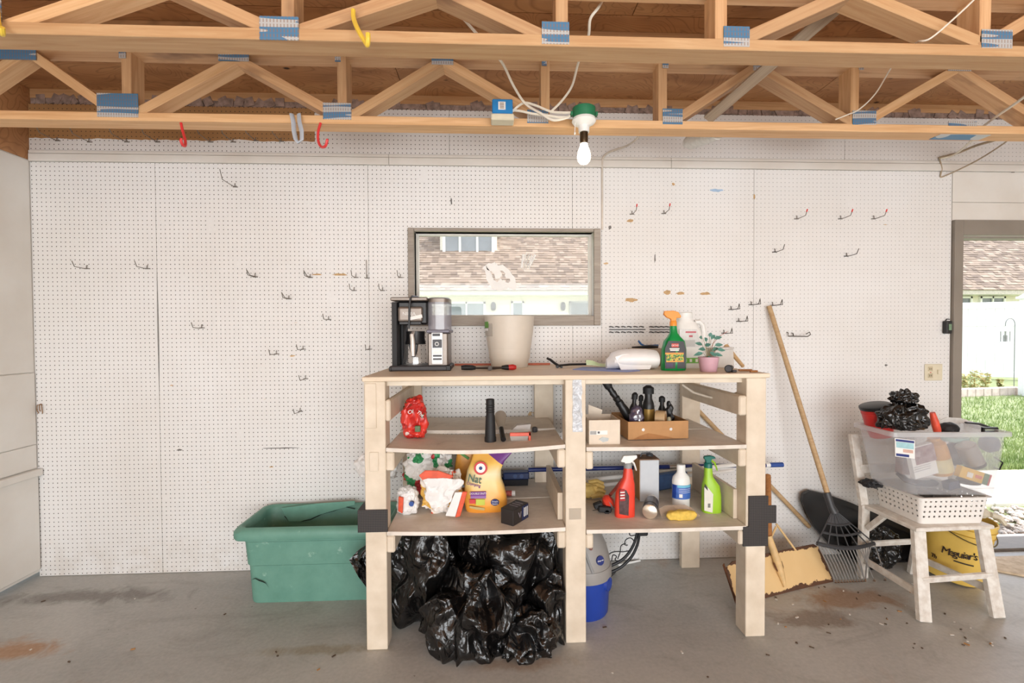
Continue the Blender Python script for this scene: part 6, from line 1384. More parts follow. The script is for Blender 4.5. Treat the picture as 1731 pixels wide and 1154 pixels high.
a, b = Wz(1045, 955, .006), Wz(1082, 947, .006); MB().tube([a, b], .006, 8).build('white_stick', WHITE, loc=a, world=True, label='thin white stick on the floor behind the shop vacuum', cat='stick')
# ================================================================== right side: shovel, rake, chair, tote, bucket
# ---- snow shovel
BL = NT('chipped_tan_shovel_paint'); _v = BL.coord(); _e = BL.new('TexCoord'); _s = BL.new('SeparateXYZ'); BL.link(_e.outputs['Object'], _s.inputs[0])
_edge = BL.math('ADD', BL.math('ABSOLUTE', BL.math('DIVIDE', _s.outputs['X'], .345)), 0.0)
_low = BL.math('SUBTRACT', 1.0, BL.math('DIVIDE', _s.outputs['Z'], .035))
_hi = BL.math('DIVIDE', BL.math('SUBTRACT', _s.outputs['Z'], .158), .027)
_m = BL.math('MAXIMUM', BL.math('MAXIMUM', _low, _hi), BL.math('MULTIPLY', BL.math('SUBTRACT', _edge, .90), 9))
_m = BL.math('ADD', _m, BL.math('MULTIPLY', BL.math('SUBTRACT', BL.noise(_v, 14, 5, .7), .5), 2.2))
_mask = BL.ramp(_m, [(.50, (0, 0, 0, 1)), (.56, (1, 1, 1, 1))])
BL.set(Base_Color=BL.mix(_mask, BL.mix(BL.noise(_v, 5, 4), lin((232, 200, 146)), lin((216, 178, 122))), BL.mix(BL.noise(_v, 40, 4), lin((104, 66, 40)), lin((66, 44, 32)))), Roughness=.6); BL = BL.m
p0, p1 = Wz(1241, 1020, .004), Wz(1404, 979, .004); mid = (p0+p1)/2; wdt = (p1-p0).length; ang = math.atan2((p1-p0).y, (p1-p0).x)
sv2 = thing('snow_shovel', 'tan painted snow shovel with rusty edges standing behind the right bench post', 'shovel', (mid.x, mid.y, 0), rz=ang)
m = MB(); n = 14; rr = []
prof = [(-.01, .0), (.008, .045), (.03, .09), (.052, .135), (.066, .17), (.068, .185)]
rings = []
for i in range(n+1):
    t = i/n*2-1; x = t*wdt/2; cut = .0 if abs(t) < .86 else .03*(abs(t)-.86)/.14; bow = .015*t*t
    front = [(x, y-bow*.5, max(.0, z-cut*(z/.185))) for y, z in prof]; back = [(x, y+.004-bow*.5, max(.0, z-cut*(z/.185))) for y, z in reversed(prof)]
    rings.append(front+back)
m.rings(rings); m.build('blade', BL, sv2, smooth=50)
m = MB(); m.rings([[(-wdt/2-.012, -.06, .0), (-wdt/2-.008, -.06, 0), (-wdt/2-.008, .068, .165), (-wdt/2-.012, .068, .175)], [(-wdt/2, -.012, .0), (-wdt/2+.004, -.012, 0), (-wdt/2+.004, .07, .178), (-wdt/2, .07, .183)]]); m.build('side_lip', RUST, sv2, smooth=None)
TANS = M('tan_socket_paint', (224, 188, 132), .55, var=.1)
MB().tube([(-.005, -.006, .03), (-.005, .018, .09), (-.012, .035, .15), (-.02, .085, .27)], [.008, .019, .021, .018], 12).build('socket', TANS, sv2)
for s in (-1, 1): MB().tube([(-.005, .008, .07), (s*.024-.005, .028, .12), (s*.026-.008, .038, .145)], .005, 6).build('rivet_strap', RUST, sv2)
# handle up behind the post (world direction), leaning to the wall
h0 = Vector((mid.x, mid.y, 0))+Matrix.Rotation(ang, 3, 'Z') @ Vector((-.02, .083, .25)); h1 = Wy(1298, 803, -.06)
hd_ = MB().tube([h0, h0.lerp(h1, .5), h1], .0165, 12); hd_.v = [Matrix.Rotation(-ang, 3, 'Z') @ (p-Vector((mid.x, mid.y, 0))) for p in hd_.v]; hd_.build('handle', WOODD, sv2)
for u0, v0, u1, v1 in ((1312, 885, 1345, 930), (1312, 890, 1299, 918)):
    a, b = Wy(u0, v0, -.24), Wy(u1, v1, -.28); q = MB().tube([a, b], .006, 8); q.v = [Matrix.Rotation(-ang, 3, 'Z') @ (p-Vector((mid.x, mid.y, 0))) for p in q.v]; q.build('brace_rod', TANS, sv2)
# ---- leaf rake
tipL, tipR = Wz(1412, 978, .004), Wz(1496, 968, .004); top = Wy(1300, 517, -.025); apex = Wy(1402, 846, -.255)
rk = thing('leaf_rake', 'leaf rake with wooden handle and black plastic fan leaning on the wall', 'rake', ((tipL+tipR)/2))
MB().tube([top, top.lerp(apex, .5), apex+Vector((.008, -.005, -.03))], [.0135, .0145, .0145], 12).build('handle', WOODH, rk, world=True)
RKB = M('charcoal_rake_plastic', (58, 58, 60), .45, var=.05)
MB().tube([Wy(1397, 832, -.247), Wy(1405, 856, -.265), Wy(1410, 866, -.272)], [.02, .019, .024], 12).build('ferrule', RKB, rk, world=True)
fa = Wy(1409, 860, -.27); NT_ = 18
endL, endR = Wy(1381, 918, -.328), Wy(1478, 918, -.328)
tipsL, tipsR = Wz(1408, 982, .004), Wz(1490, 972, .004)
def fan(t, s):
    e = endL.lerp(endR, t); e = e+Vector((0, -.012*math.sin(math.pi*t), -.022*math.sin(math.pi*t)))
    return fa.lerp(e, s)
RKT = M('grey_tine', (140, 136, 132), .45, var=.05)
for i in range(NT_):
    t = i/(NT_-1); e = fan(t, 1.0)
    sp_ = Vector((Wy(1376+122*t, 900, -.29).x, 0, 0))
    lower = Wz(1414+83*t, 986-4*t, .004)
    if abs(lower.x-2.108) < .026: lower.x = 2.108+math.copysign(.028, lower.x-2.108)      # tines straddle the chair stretcher
    if i % 3 == 0 or i in (0, NT_-1): MB().tube([fan(t, .05), fan(t, .5), e], .0034, 6).build('spoke', RKB, rk, world=True)
    a = e; b = a.lerp(lower, .9); md = a.lerp(lower, .5)+Vector((0, -.004, .004))
    if abs(e.x-2.108) < .06:
        sg = math.copysign(1, e.x-2.108); fx = lambda v_: 2.108+sg*max(.026, sg*(v_-2.108)); md.x = fx(md.x); b.x = fx(b.x); lower.x = fx(lower.x)
    MB().tube([a, md, b], .0034, 6).build('tine', RKT, rk, world=True)
    MB().tube([b, lower+Vector((0, -.004, .006)), lower+Vector((0, .012, -.001))], .0027, 6).build('tine_tip', M('rusty_tip', (120, 92, 70), .7), rk, world=True)
for s, r in ((.42, .006), (.68, .006), (1.0, .010)):
    MB().tube([fan(j/12, s) for j in range(13)], r, 6, flat=1.2).build('cross_bar', RKB, rk, world=True)
m = MB(); P_ = [fan(j/8, .05) for j in range(9)]+[fan(j/8, .40) for j in range(9)]; m.add(P_+[p+Vector((0, .004, 0)) for p in P_], [(j, j+1, 10+j, 9+j) for j in range(8)]+[(18+j, 27+j, 28+j, 19+j) for j in range(8)]); m.build('fan_web', RKB, rk, world=True, smooth=60)
# ---- black lid / sled leaning behind the rake
SL = M('black_tray_plastic', (34, 33, 34), .42, var=.2, scale=10)
c0 = Wy(1362, 838, -.03)
def lay(u, v): p = Wy(u, v, -.04); yy = -.03-.16*max(0, (.55-p.z))*.8; return Wy(u, v, yy)
out = [(1354, 846), (1356, 834), (1368, 828), (1395, 834), (1440, 850), (1500, 876), (1560, 900), (1568, 925), (1545, 962), (1500, 952), (1440, 944), (1405, 925), (1375, 890), (1362, 868)]
inn = [(1364, 850), (1365, 841), (1372, 836), (1396, 842), (1438, 858), (1495, 884), (1545, 905), (1550, 925), (1535, 948), (1500, 940), (1445, 932), (1412, 914), (1386, 884), (1371, 864)]
A_ = [lay(*q) for q in out]; B_ = [lay(*q)+Vector((0, -.012, 0)) for q in inn]; C_ = [lay(*q)+Vector((0, .018, 0)) for q in inn]
m = MB(); m.rings([[p+Vector((0, .01, 0)) for p in A_], [p+Vector((0, -.012, 0)) for p in A_], B_, C_], False, True); m.build('plastic_sled', SL, loc=Wz(1470, 950, .0), world=True, smooth=35, label='black plastic sled tray leaning on the wall behind the rake', cat='sled')
m = blob((0, 0, .12), (.14, .05, .13), 6, .12, 2.2, .2, 2.1, 71, sq=.8, floor=0, clip=lambda p: Vector((p.x, max(-.055, min(.05, p.y)), p.z))); m.build('trash_bag', FILM, loc=(2.275, -.175, 0), smooth=28, label='black trash bag on the floor behind the white chair', cat='trash bag')
# ---- white wooden chair
fl_, fr_ = Wz(1562, 1050, 0), Wz(1686, 1043, 0); bl_, br_ = Wz(1458, 975, 0), Wz(1541, 968, 0)
ch = thing('wooden_chair', 'worn white painted small wooden chair holding the basket by the doorway', 'chair', ((fl_+br_)/2+Vector((0, .05, 0))))
SZ = .432
sfl, sfr = Wy(1551, 893, -.60), Wy(1668, 890, -.59); sfl.z = sfr.z = SZ
sbl, sbr = Wz(1464, 853, SZ), Wz(1464, 853, SZ)+(sfr-sfl)*.92
beam('leg', fl_, sfl.lerp(sbr, .05)+Vector((0, 0, -.012)), .062, .03, WPAINT, ch, side=(0, 1, 0), bevel=.004)
beam('leg', fr_, sfr.lerp(sbl, .04)+Vector((0, 0, -.012)), .062, .03, WPAINT, ch, side=(0, 1, 0), bevel=.004)
beam('leg', br_, sbr.lerp(sfl, .06)+Vector((0, 0, -.012)), .042, .03, WPAINT, ch, side=(0, 1, 0), bevel=.004)
tpL = Wy(1442, 733, sbl.y+.10); tpR = tpL+(sbr-sbl)
beam('back_leg_post', bl_, sbl+Vector((.0, .012, 0)), .046, .034, WPAINT, ch, side=(0, 1, 0), bevel=.004)
beam('back_post', sbl+Vector((.0, .014, -.02)), tpL, .044, .03, WPAINT, ch, side=(0, 1, 0), bevel=.004)
beam('back_post', sbr+Vector((0, .014, -.02)), tpR, .044, .03, WPAINT, ch, side=(0, 1, 0), bevel=.004)
beam('back_rail', tpL+Vector((0, 0, -.04)), tpR+Vector((0, 0, -.04)), .06, .018, WPAINT, ch, side=(0, 1, 0)); beam('back_rail', tpL.lerp(sbl, .5), tpR.lerp(sbr, .5), .05, .018, WPAINT, ch, side=(0, 1, 0))
# grooves on the front legs
m = MB(); cc = (sfl+sfr+sbl+sbr)/4; ex = lambda p, e: p+(p-cc).normalized()*e
q4 = [ex(sfl, .03), ex(sfr, .03), ex(sbr, .02), ex(sbl, .015)]
m.slab([(p.x, p.y) for p in q4], SZ-.02, SZ); m.build('seat', WPAINT, ch, world=True, smooth=None, bevel=.004)
def mixp(a, b, t): return a.lerp(b, t)
st_ = lambda a, b, t0, c, d, t1, nm='stretcher': beam(nm, mixp(a, b, t0), mixp(c, d, t1), .03, .018, WPAINT, ch, side=(0, 1, .2), bevel=.003)
st_(fl_, sfl, .43, fr_, sfr, .45); st_(bl_, sbl, .46, br_, sbr, .46)
for a_, b_, c_, d_ in ((bl_, sbl, fl_, sfl), (br_, sbr, fr_, sfr)): beam('side_stretcher', mixp(a_, b_, .25), mixp(c_, d_, .27), .034, .018, WPAINT, ch, side=(1, 0, 0), bevel=.003)
beam('corner_brace', sbl.lerp(sfl, .04)+Vector((0, 0, -.13)), sbl.lerp(sfl, .38)+Vector((0, 0, -.018)), .03, .02, WPAINT, ch, side=(1, 0, 0), bevel=.003)
# ---- perforated basket
def basket_mat():
    t = NT('perforated_white_plastic'); tc = t.new('TexCoord'); sp = t.new('SeparateXYZ'); t.link(tc.outputs['Object'], sp.inputs[0]); gm = t.new('NewGeometry')
    def dot(a, b):
        fa_ = t.math('SUBTRACT', t.math('FRACT', t.math('DIVIDE', a, .0265)), .5); fb_ = t.math('SUBTRACT', t.math('FRACT', t.math('DIVIDE', b, .0265)), .5)
        return t.math('LESS_THAN', t.math('SQRT', t.math('ADD', t.math('MULTIPLY', fa_, fa_), t.math('MULTIPLY', fb_, fb_))), .2)
    z = sp.outputs['Z']; band = t.math('MULTIPLY', t.math('GREATER_THAN', z, .02), t.math('LESS_THAN', z, .122))
    so = t.new('SeparateXYZ'); t.link(tc.outputs['Normal'], so.inputs[0])
    isx = t.math('GREATER_THAN', t.math('ABSOLUTE', so.outputs['X']), .6)
    dsel = t.new('Mix', data_type='FLOAT'); t.link(isx, dsel.inputs[0]); t.link(dot(sp.outputs['X'], z), dsel.inputs[2]); t.link(dot(sp.outputs['Y'], z), dsel.inputs[3])
    flatn = t.math('LESS_THAN', t.math('ABSOLUTE', so.outputs['Z']), .5)
    hole = t.math('MULTIPLY', t.math('MULTIPLY', dsel.outputs[0], band), flatn)
    tr = t.new('BsdfTransparent'); mx = t.new('MixShader'); t.link(hole, mx.inputs[0]); t.link(t.b.outputs[0], mx.inputs[1]); t.link(tr.outputs[0], mx.inputs[2]); t.link(mx.outputs[0], t.out.inputs[0])
    t.set(Base_Color=lin((236, 232, 226)), Roughness=.4); return t.m
bfl, bfr, bbl = Wz(1556, 886, SZ), Wz(1662, 884, SZ), Wz(1482, 853, SZ)
ux = (bfr-bfl); uy = (bbl-bfl); BW, BD = ux.length, uy.length*.98; bang = math.atan2(ux.y, ux.x)
bs = thing('storage_basket', 'white perforated plastic basket on the chair seat under the clear tote', 'basket', (bfl.x, bfl.y, SZ), rz=bang)
def brr(d, z): return [Vector((p.x, p.y, z)) for p in rrect(-d, BW+d, -d, BD+d, z, .02)]
m = MB(); m.rings([brr(0, .001), brr(.004, .03), brr(.016, .135), brr(.026, .137), brr(.028, .142), brr(.012, .140), brr(.012, .134), brr(.001, .03), brr(-.003, .004)], True, True); m.build('basket', basket_mat(), bs, smooth=40)
for i, (x, y, sx, sy, sz, cc_) in enumerate(((.075, .13, .10, .14, .09, (210, 206, 200)), (.235, .17, .1, .10, .1, (120, 116, 114)), (.235, .06, .12, .05, .08, (176, 170, 160)))):
    MB().box((x, y, .008+sz/2), (sx, sy, sz), Matrix.Rotation(R(6*i-5), 3, 'Z')).build('basket_item', M('basket_item_%d' % i, cc_, .6), loc=Vector((bfl.x, bfl.y, SZ))+Matrix.Rotation(bang, 3, 'Z') @ Vector((0, 0, 0)), rz=bang, smooth=None, bevel=.006, label=('pale folded cloth', 'grey small case', 'beige carton')[i]+' inside the white perforated basket', cat=('cloth', 'case', 'carton')[i])
# ---- clear tote
TZ0, TZ1 = SZ+.143, .895
tfl, tfr, tbl = Wz(1509, 730, TZ1), Wz(1706, 730, TZ1), Wz(1444, 714, TZ1)
gfl, gfr, gbl = Wz(1541, 836, TZ0), Wz(1684, 835, TZ0), Wz(1450, 806, TZ0)
tbl = Vector((tbl.x, tfl.y+.238, tbl.z)); gbl = Vector((gbl.x, gfl.y+.232, gbl.z))
tux = tfr-tfl; tang = math.atan2(tux.y, tux.x); Rt = Matrix.Rotation(tang, 3, 'Z'); Ri = Matrix.Rotation(-tang, 3, 'Z')
TO = Vector((gfl.x, gfl.y, TZ0)); tt = thing('clear_tote', 'clear plastic storage tote full of household items on the white basket', 'storage tote', TO, rz=tang)
loc_ = lambda p: Ri @ (p-TO)
def tq(fl, fr, bl, z, d, r=.03):
    a, b, c = loc_(fl), loc_(fr), loc_(bl)
    x0, x1, y0, y1 = min(a.x, c.x)-d if False else a.x-d, b.x+d, a.y-d, c.y+d
    sh = (c.x-a.x)
    ring = rrect(x0, x1, y0, y1, z, r)
    return [Vector((p.x+sh*(.8-.75*max(0, min(1, (p.x-x0)/(x1-x0))))*((p.y-y0)/(y1-y0)), p.y, z)) for p in ring]
Hh = TZ1-TZ0
def lerpr(A, B, t): return [a.lerp(b, t) for a, b in zip(A, B)]
bo = tq(gfl, gfr, gbl, 0, 0); to_ = tq(tfl, tfr, tbl, Hh, 0)
m = MB(); m.rings([bo, lerpr(bo, to_, .03), lerpr(bo, to_, .5), lerpr(bo, to_, .94), to_], True, False)
bi = tq(gfl, gfr, gbl, .004, -.004); ti = tq(tfl, tfr, tbl, Hh, -.004); m.rings([bi, lerpr(bi, ti, .03), lerpr(bi, ti, .5), lerpr(bi, ti, .94), ti], True, False); m.build('tote_body', CLOUDY, tt, smooth=40)
to2 = tq(tfl, tfr, tbl, Hh, .016); to3 = tq(tfl, tfr, tbl, Hh, -.002); lip = lambda r, z: [Vector((p.x, p.y, z)) for p in r]
m = MB(); m.rings([lip(to2, Hh-.022), lip(to2, Hh), lip(to3, Hh), lip(to3, Hh-.004)], False, False); m.build('rim', clear('tote_rim', (238, 240, 242), .5, .2), tt, smooth=40)
def tin(u, v, y): return Wy(u, v, y)
yf = tfl.y+.035
tw_, td_ = (tfr-tfl).length, loc_(tbl).y-loc_(tfl).y
# sticker on the outside, lower left of the tote front
def on_front(u, v):
    r = ray(u, v); n_ = Rt @ Vector((0, -1, 0)); 
    t0 = loc_(gfl).y; t1 = loc_(tfl).y; P0 = TO+Rt @ Vector((0, t0, 0)); sl = (t1-t0)/Hh; nn = (Rt @ Vector((0, -1, 0)))+Vector((0, 0, sl)); nn.normalize()
    # slope: y = t0 + sl*z  ->  normal (0,-1,sl)
    return CAM+r*((P0-CAM).dot(nn)/r.dot(nn)), nn
pts4 = [on_front(u, v) for u, v in ((1512, 740), (1546, 744), (1546, 775), (1513, 771))]; nn = pts4[0][1]
def decal4(P, mat, nm, off, root=tt):
    m = MB(); m.add([p+nn*off for p in P]+[p+nn*(off+.001) for p in P], [(0, 1, 2, 3), (7, 6, 5, 4), (0, 4, 5, 1), (1, 5, 6, 2), (2, 6, 7, 3), (3, 7, 4, 0)])
    m.v = [loc_(p) for p in m.v]; m.build(nm, mat, root, smooth=None)
P4 = [p for p, _ in pts4]; decal4(P4, PAPER, 'sticker', .001)
def sub(a, b, c, d): 
    f = lambda x, y: P4[0].lerp(P4[1], x).lerp(P4[3].lerp(P4[2], x), y); return [f(a, b), f(c, b), f(c, d), f(a, d)]
decal4(sub(.04, .04, .96, .16), NV, 'sticker_band', .0022); decal4(sub(.04, .82, .7, .96), NV, 'sticker_band', .0022); decal4(sub(.06, .18, .94, .5), M('sticker_aqua', (170, 214, 220), .5), 'sticker_picture', .0022); decal4(sub(.4, .55, .9, .72), M('sticker_peach', (216, 176, 160), .5), 'sticker_picture', .0022)
# contents: every item a thing of its own, standing or leaning inside
def item(name, label, cat, u, v, y, mat, fn, rz=0):
    p = Wy(u, v, y); p.z = max(p.z, TZ0+.004); t = thing(name, label, cat, p, rz=rz); fn(t, K(y)); return t
y0 = (gfl.y+gfr.y)/2
def rotbox(t, k, w, d, h, ang, mat, nm='carton', c=(0, 0, 0)): return MB().box(Vector(c)+Vector((0, 0, h/2)), (w, d, h), Matrix.Rotation(R(ang), 3, 'Y')).build(nm, mat, t, smooth=None, bevel=.002)
def f_(t, k):
    MB().box((0, 0, 30*k), (44*k, .03, 56*k), Matrix.Rotation(R(-14), 3, 'Y')).build('carton', PAPER, t, smooth=None, bevel=.002)
    MB().box((1*k, -.0165, 42*k), (38*k, .002, 30*k), Matrix.Rotation(R(-14), 3, 'Y')).build('photo_panel', M('photo_print', (170, 150, 150), .5, var=.3, scale=40, col2=(120, 70, 74)), t, smooth=None)
    for zz in (22, 18, 14): MB().box((-3*k, -.0165, zz*k), (30*k, .002, 1.4*k), Matrix.Rotation(R(-14), 3, 'Y')).build('print_line', LGREY, t, smooth=None)
item('photo_carton', 'white carton with a framed photo panel inside the clear tote', 'carton', 1557, 806, y0+.05, PAPER, f_)
def f_(t, k):
    MB().lathe([(15*k, 0), (16*k, 4*k), (17*k, 40*k), (15*k, 56*k), (9*k, 62*k), (9*k, 66*k)], n=24, rot=Matrix.Rotation(R(-14), 3, 'Y')).build('bottle', M('amber_bottle', (206, 150, 70), .3, var=.1), t)
    MB().arc(17.2*k, 17.2*k, 6*k, 30*k, -60, 60).xf(Matrix.Rotation(R(-14), 4, 'Y')).build('label', M('cream_label', (226, 212, 160), .5), t)
item('amber_bottle', 'amber bottle with cream label inside the clear tote', 'bottle', 1592, 800, y0+.085, None, f_)
def f_(t, k): MB().lathe([(3*k, -20*k), (16*k, -13.5*k), (20*k, 0), (16*k, 13.5*k), (3*k, 20*k)], n=24, c=(0, 0, 20*k)).build('ball', M('slate_ball', (98, 106, 122), .5, var=.1), t, smooth=80)
item('slate_ball', 'slate blue ball behind the amber bottle in the clear tote', 'ball', 1614, 786, y0+.148, None, f_)
def f_(t, k): MB().lathe([(3*k, -15*k), (12*k, -10*k), (15*k, 0), (12*k, 10*k), (3*k, 15*k)], n=24, c=(0, 0, 15*k)).build('ball', M('navy_ball', (62, 66, 86), .45, var=.1), t, smooth=80)
item('navy_ball', 'navy ball in the upper corner of the clear tote', 'ball', 1672, 764, y0+.15, None, f_)
def f_(t, k):
    rt = Matrix.Rotation(R(-28), 3, 'Y'); MB().lathe([(15*k, 0), (15*k, 38*k), (13*k, 40*k)], n=24, rot=rt).build('tumbler', STEEL, t); MB().lathe([(15.3*k, -2*k), (15.3*k, 3*k)], n=24, rot=rt).build('base_ring', BLACK, t)
item('steel_tumbler', 'brushed steel tumbler tilted inside the clear tote', 'tumbler', 1648, 784, y0+.066, None, f_)
def f_(t, k):
    rt = Matrix.Rotation(R(18), 3, 'Y')
    MB().box((0, 0, 10*k), (56*k, .03, 20*k), rt).build('carton', M('crayon_yellow', (236, 188, 66), .5, var=.06), t, smooth=None, bevel=.002)
    MB().box((20*k, -.016, 3.6*k), (10*k, .002, 20*k), rt).build('green_stripe', M('stripe_dkgreen', (60, 124, 84), .5), t, smooth=None)
    MB().box((26*k, -.016, 1.8*k), (4*k, .002, 20*k), rt).build('red_stripe', RP, t, smooth=None); MB().box((6*k, -.017, 8*k), (12*k, .002, 6*k), rt).build('red_oval', M('soft_red', (224, 110, 90), .5), t, smooth=None)
    MB().box((-10*k, -.0165, 12*k), (11*k, .002, 9*k), rt).build('white_star', PAPER, t, smooth=None)
item('crayon_box', 'yellow crayon box with green stripe low in the clear tote', 'box', 1643, 812, y0+.03, None, f_)
def f_(t, k): MB().tube([(-30*k, .07, 20*k), (-28*k, .03, 11*k), (-18*k, .01, 8.5*k), (-4*k, .0, 8*k), (12*k, .0, 8*k), (19*k, .012, 9*k)], .02, 10, flat=.6).build('belt', M('dark_grey_strap', (74, 76, 84), .6, var=.1), t, smooth=60)
item('coiled_strap', 'wide dark strap coiled along the bottom of the clear tote', 'strap', 1566, 830, y0+.09, None, f_)
def f_(t, k): MB().tube([(-6*k, 0, -6*k), (4*k, .0, -10*k), (10*k, 0, 2*k), (-2*k, .01, 12*k)], .004, 8).build('wire', BLACK, t)
item('bent_wire', 'thin black bent wire beside the steel tumbler in the tote', 'wire', 1686, 784, y0+.03, None, f_)
def f_(t, k): MB().lathe([(2*k, 0), (17*k, 3*k), (20*k, 9*k), (15*k, 15*k)], n=20, sy=.8).build('bowl', M('charcoal_bowl', (70, 70, 74), .5, var=.1), t)
item('charcoal_bowl', 'charcoal bowl above the crayon box in the clear tote', 'bowl', 1638, 826, y0+.125, None, f_)
def f_(t, k): MB().box((0, 0, 22*k), (26*k, .05, 44*k), Matrix.Rotation(R(4), 3, 'Y')).build('carton', M('dull_rose_box', (160, 130, 126), .5, var=.2, scale=20), t, smooth=None, bevel=.002)
item('rose_box', 'dull rose box left of the white carton in the clear tote', 'box', 1532, 800, y0+.15, None, f_)
def f_(t, k): MB().box((0, 0, 8*k), (20*k, .04, 14*k), Matrix.Rotation(R(-12), 3, 'Y')).build('carton', M('navy_box', (56, 66, 96), .5, var=.15), t, smooth=None, bevel=.002)
item('navy_box', 'small navy box under the amber bottle in the clear tote', 'box', 1607, 826, y0+.05, None, f_)
def f_(t, k): MB().lathe([(20*k, 0), (22*k, 3*k), (22*k, 7*k)], n=24, sy=.7).build('bowl', M('mint_plate', (170, 206, 196), .4), t)
item('mint_dish', 'mint green dish deep in the clear tote', 'dish', 1614, 745, y0+.148, None, f_)
# on top of the tote
pr = Wy(1487, 706, -.378); k = K(pr.y)*.80
rc = thing('red_canister', 'red plastic canister with black lid tilted in the tote corner', 'canister', pr+Vector((0, 0, -.05)))
rt = Matrix.Rotation(R(-13), 3, 'Y') @ Matrix.Rotation(R(0), 3, 'X')
MB().lathe([(21*k, -20*k), (25*k, 0), (28*k, 44*k)], n=28, rot=rt).build('body', RED, rc, smooth=50); MB().lathe([(29*k, 43*k), (29.5*k, 45*k), (29.5*k, 50*k), (27*k, 51.5*k)], n=28, rot=rt).build('lid', BLACK, rc, smooth=50)
for z in (34, 38): MB().lathe([(27.6*k, z*k), (28.2*k, (z+1)*k), (27.9*k, (z+2)*k)], n=28, rot=rt, cap0=False, cap1=False).build('rib', RED, rc)
MB().arc(26.2*k, 26.2*k, 8*k, 12*k, -5, 20).xf(rt.to_4x4()).build('print', PAPER, rc)
pb_ = Wy(1524, 700, tfl.y+.075); k = K(pb_.y)
def off_canister(P):                                    # the bag lies in front of the canister and on the rim
    if P.x < 2.185: P = Vector((P.x, min(P.y, -.450), P.z))
    P.z = max(P.z, .893); return P
o_ = Vector((pb_.x, pb_.y, .862))
tbg = film_bag('knotted black trash bag sitting on top of the clear tote', (pb_.x, pb_.y, .07), (.125, .07, .07), 77, amp=.16, sub=6, st=(1.8, 1.8, 1.8), zmax=None, base=.888, clip=off_canister)
m = blob((0, 0, 0), (.07, .05, .045), 5, .2, 2.4, .25, 2.2, 80); m.v = [p+Vector((.03, .02, .165)) for p in m.v]; m.build('bag_knot', FILM, tbg, smooth=30)
def onrim(u, v, yy): return Wy(u, v, yy)
a = Wy(1569, 702, tfl.y+.08); k = K(a.y)
MB().tube([Wy(1576, 697, a.y), Wy(1580, 712, a.y), Wy(1584, 726, a.y), Wy(1585, 733, a.y)], [4*k, 6*k, 6*k, 5*k], 12).build('orange_torch', M('coral_red_plastic', (228, 84, 56), .4), loc=Wy(1585, 733, a.y), world=True, label='orange red tube sticking up beside the trash bag in the tote', cat='tube')
a = Wy(1604, 724, tfl.y+.10); k = K(a.y); blob((0, 0, 0), (15*k, .04, 11*k), 4, .08, 3, 0, 3, 90).build('black_pouch', BLACKM, loc=a, label='round black pouch at the tote rim', cat='pouch', smooth=60)
a = Wy(1625, 735, tfl.y+.10); k = K(a.y)
m = MB(); m.tube([Wy(1633, 714, a.y), Wy(1655, 716, a.y), Wy(1678, 724, a.y), Wy(1684, 727, a.y-.015)], [.010, .013, .013, .009], 8, flat=.5); m.build('curved_grey_piece', DGREY, loc=Wy(1655, 730, a.y), world=True, label='curved dark grey utensil along the tote back rim', cat='oddment', smooth=60)  # unidentified curved dark grey piece, no particular tool
a = Wy(1673, 727, tfl.y+.035); k = K(a.y); cl_ = thing('black_clip', 'black rectangular clip on the front rim of the tote', 'clip', a)
for q in ((-14, 14, 3, 5.5), (-14, 14, -4, -1.5), (-14, -11, -4, 5), (11, 14, -4, 5)): MB().b6(q[0]*k, q[1]*k, -.008, .008, q[2]*k, q[3]*k).build('bar', BLACK, cl_, smooth=None, bevel=.002)
a = Wy(1600, 720, tfl.y+.205); k = K(a.y); m = MB(); m.rings([[a+Vector(((-20+x)*k, -.0002*x, z*k)), a+Vector(((-20+x)*k, .006-.0002*x, z*k)), a+Vector(((-20+x)*k, .006-.0002*x, -14*k)), a+Vector(((-20+x)*k, -.0002*x, -14*k))] for x, z in ((0, 8), (20, 16), (45, 14), (65, 8), (80, 0))]); m.build('white_sheet', M('white_sheet_plastic', (232, 230, 226), .5), loc=a, world=True, smooth=None, label='curved white plastic sheet at the back of the tote', cat='sheet')
a = Wy(1462, 815, sbl.y-.02); blob((0, 0, 0), (.055, .045, .022), 4, .2, 3, .2, 3, 95).build('black_glove', BLACKM, loc=a+Vector((.02, -.02, 0)), smooth=30, label='black cloth squeezed between tote and chair back', cat='cloth')
# ---- yellow bucket
o = Vector((2.615, -.28, 0)); bk2 = thing('wash_bucket', 'yellow round wash bucket tilted under the white chair', 'bucket', o); bk2.scale = (.94, .94, 1)
rt = Matrix.Rotation(R(7), 3, 'Y') @ Matrix.Rotation(R(5), 3, 'X')
off = Vector((0, 0, .018))
MB().lathe([(.138, 0), (.142, .006), (.156, .30), (.157, .335), (.160, .34), (.160, .352), (.153, .352), (.150, .33), (.136, .02), (.01, .02)], n=48, rot=rt, c=off).build('pail', YELLOW, bk2, smooth=40)
for z, r in ((.275, .1555), (.31, .1572)): MB().lathe([(r, z), (r+.004, z+.003), (r, z+.006)], n=48, rot=rt, c=off, cap0=False, cap1=False).build('rib', M('darker_yellow', (206, 164, 60), .5), bk2)
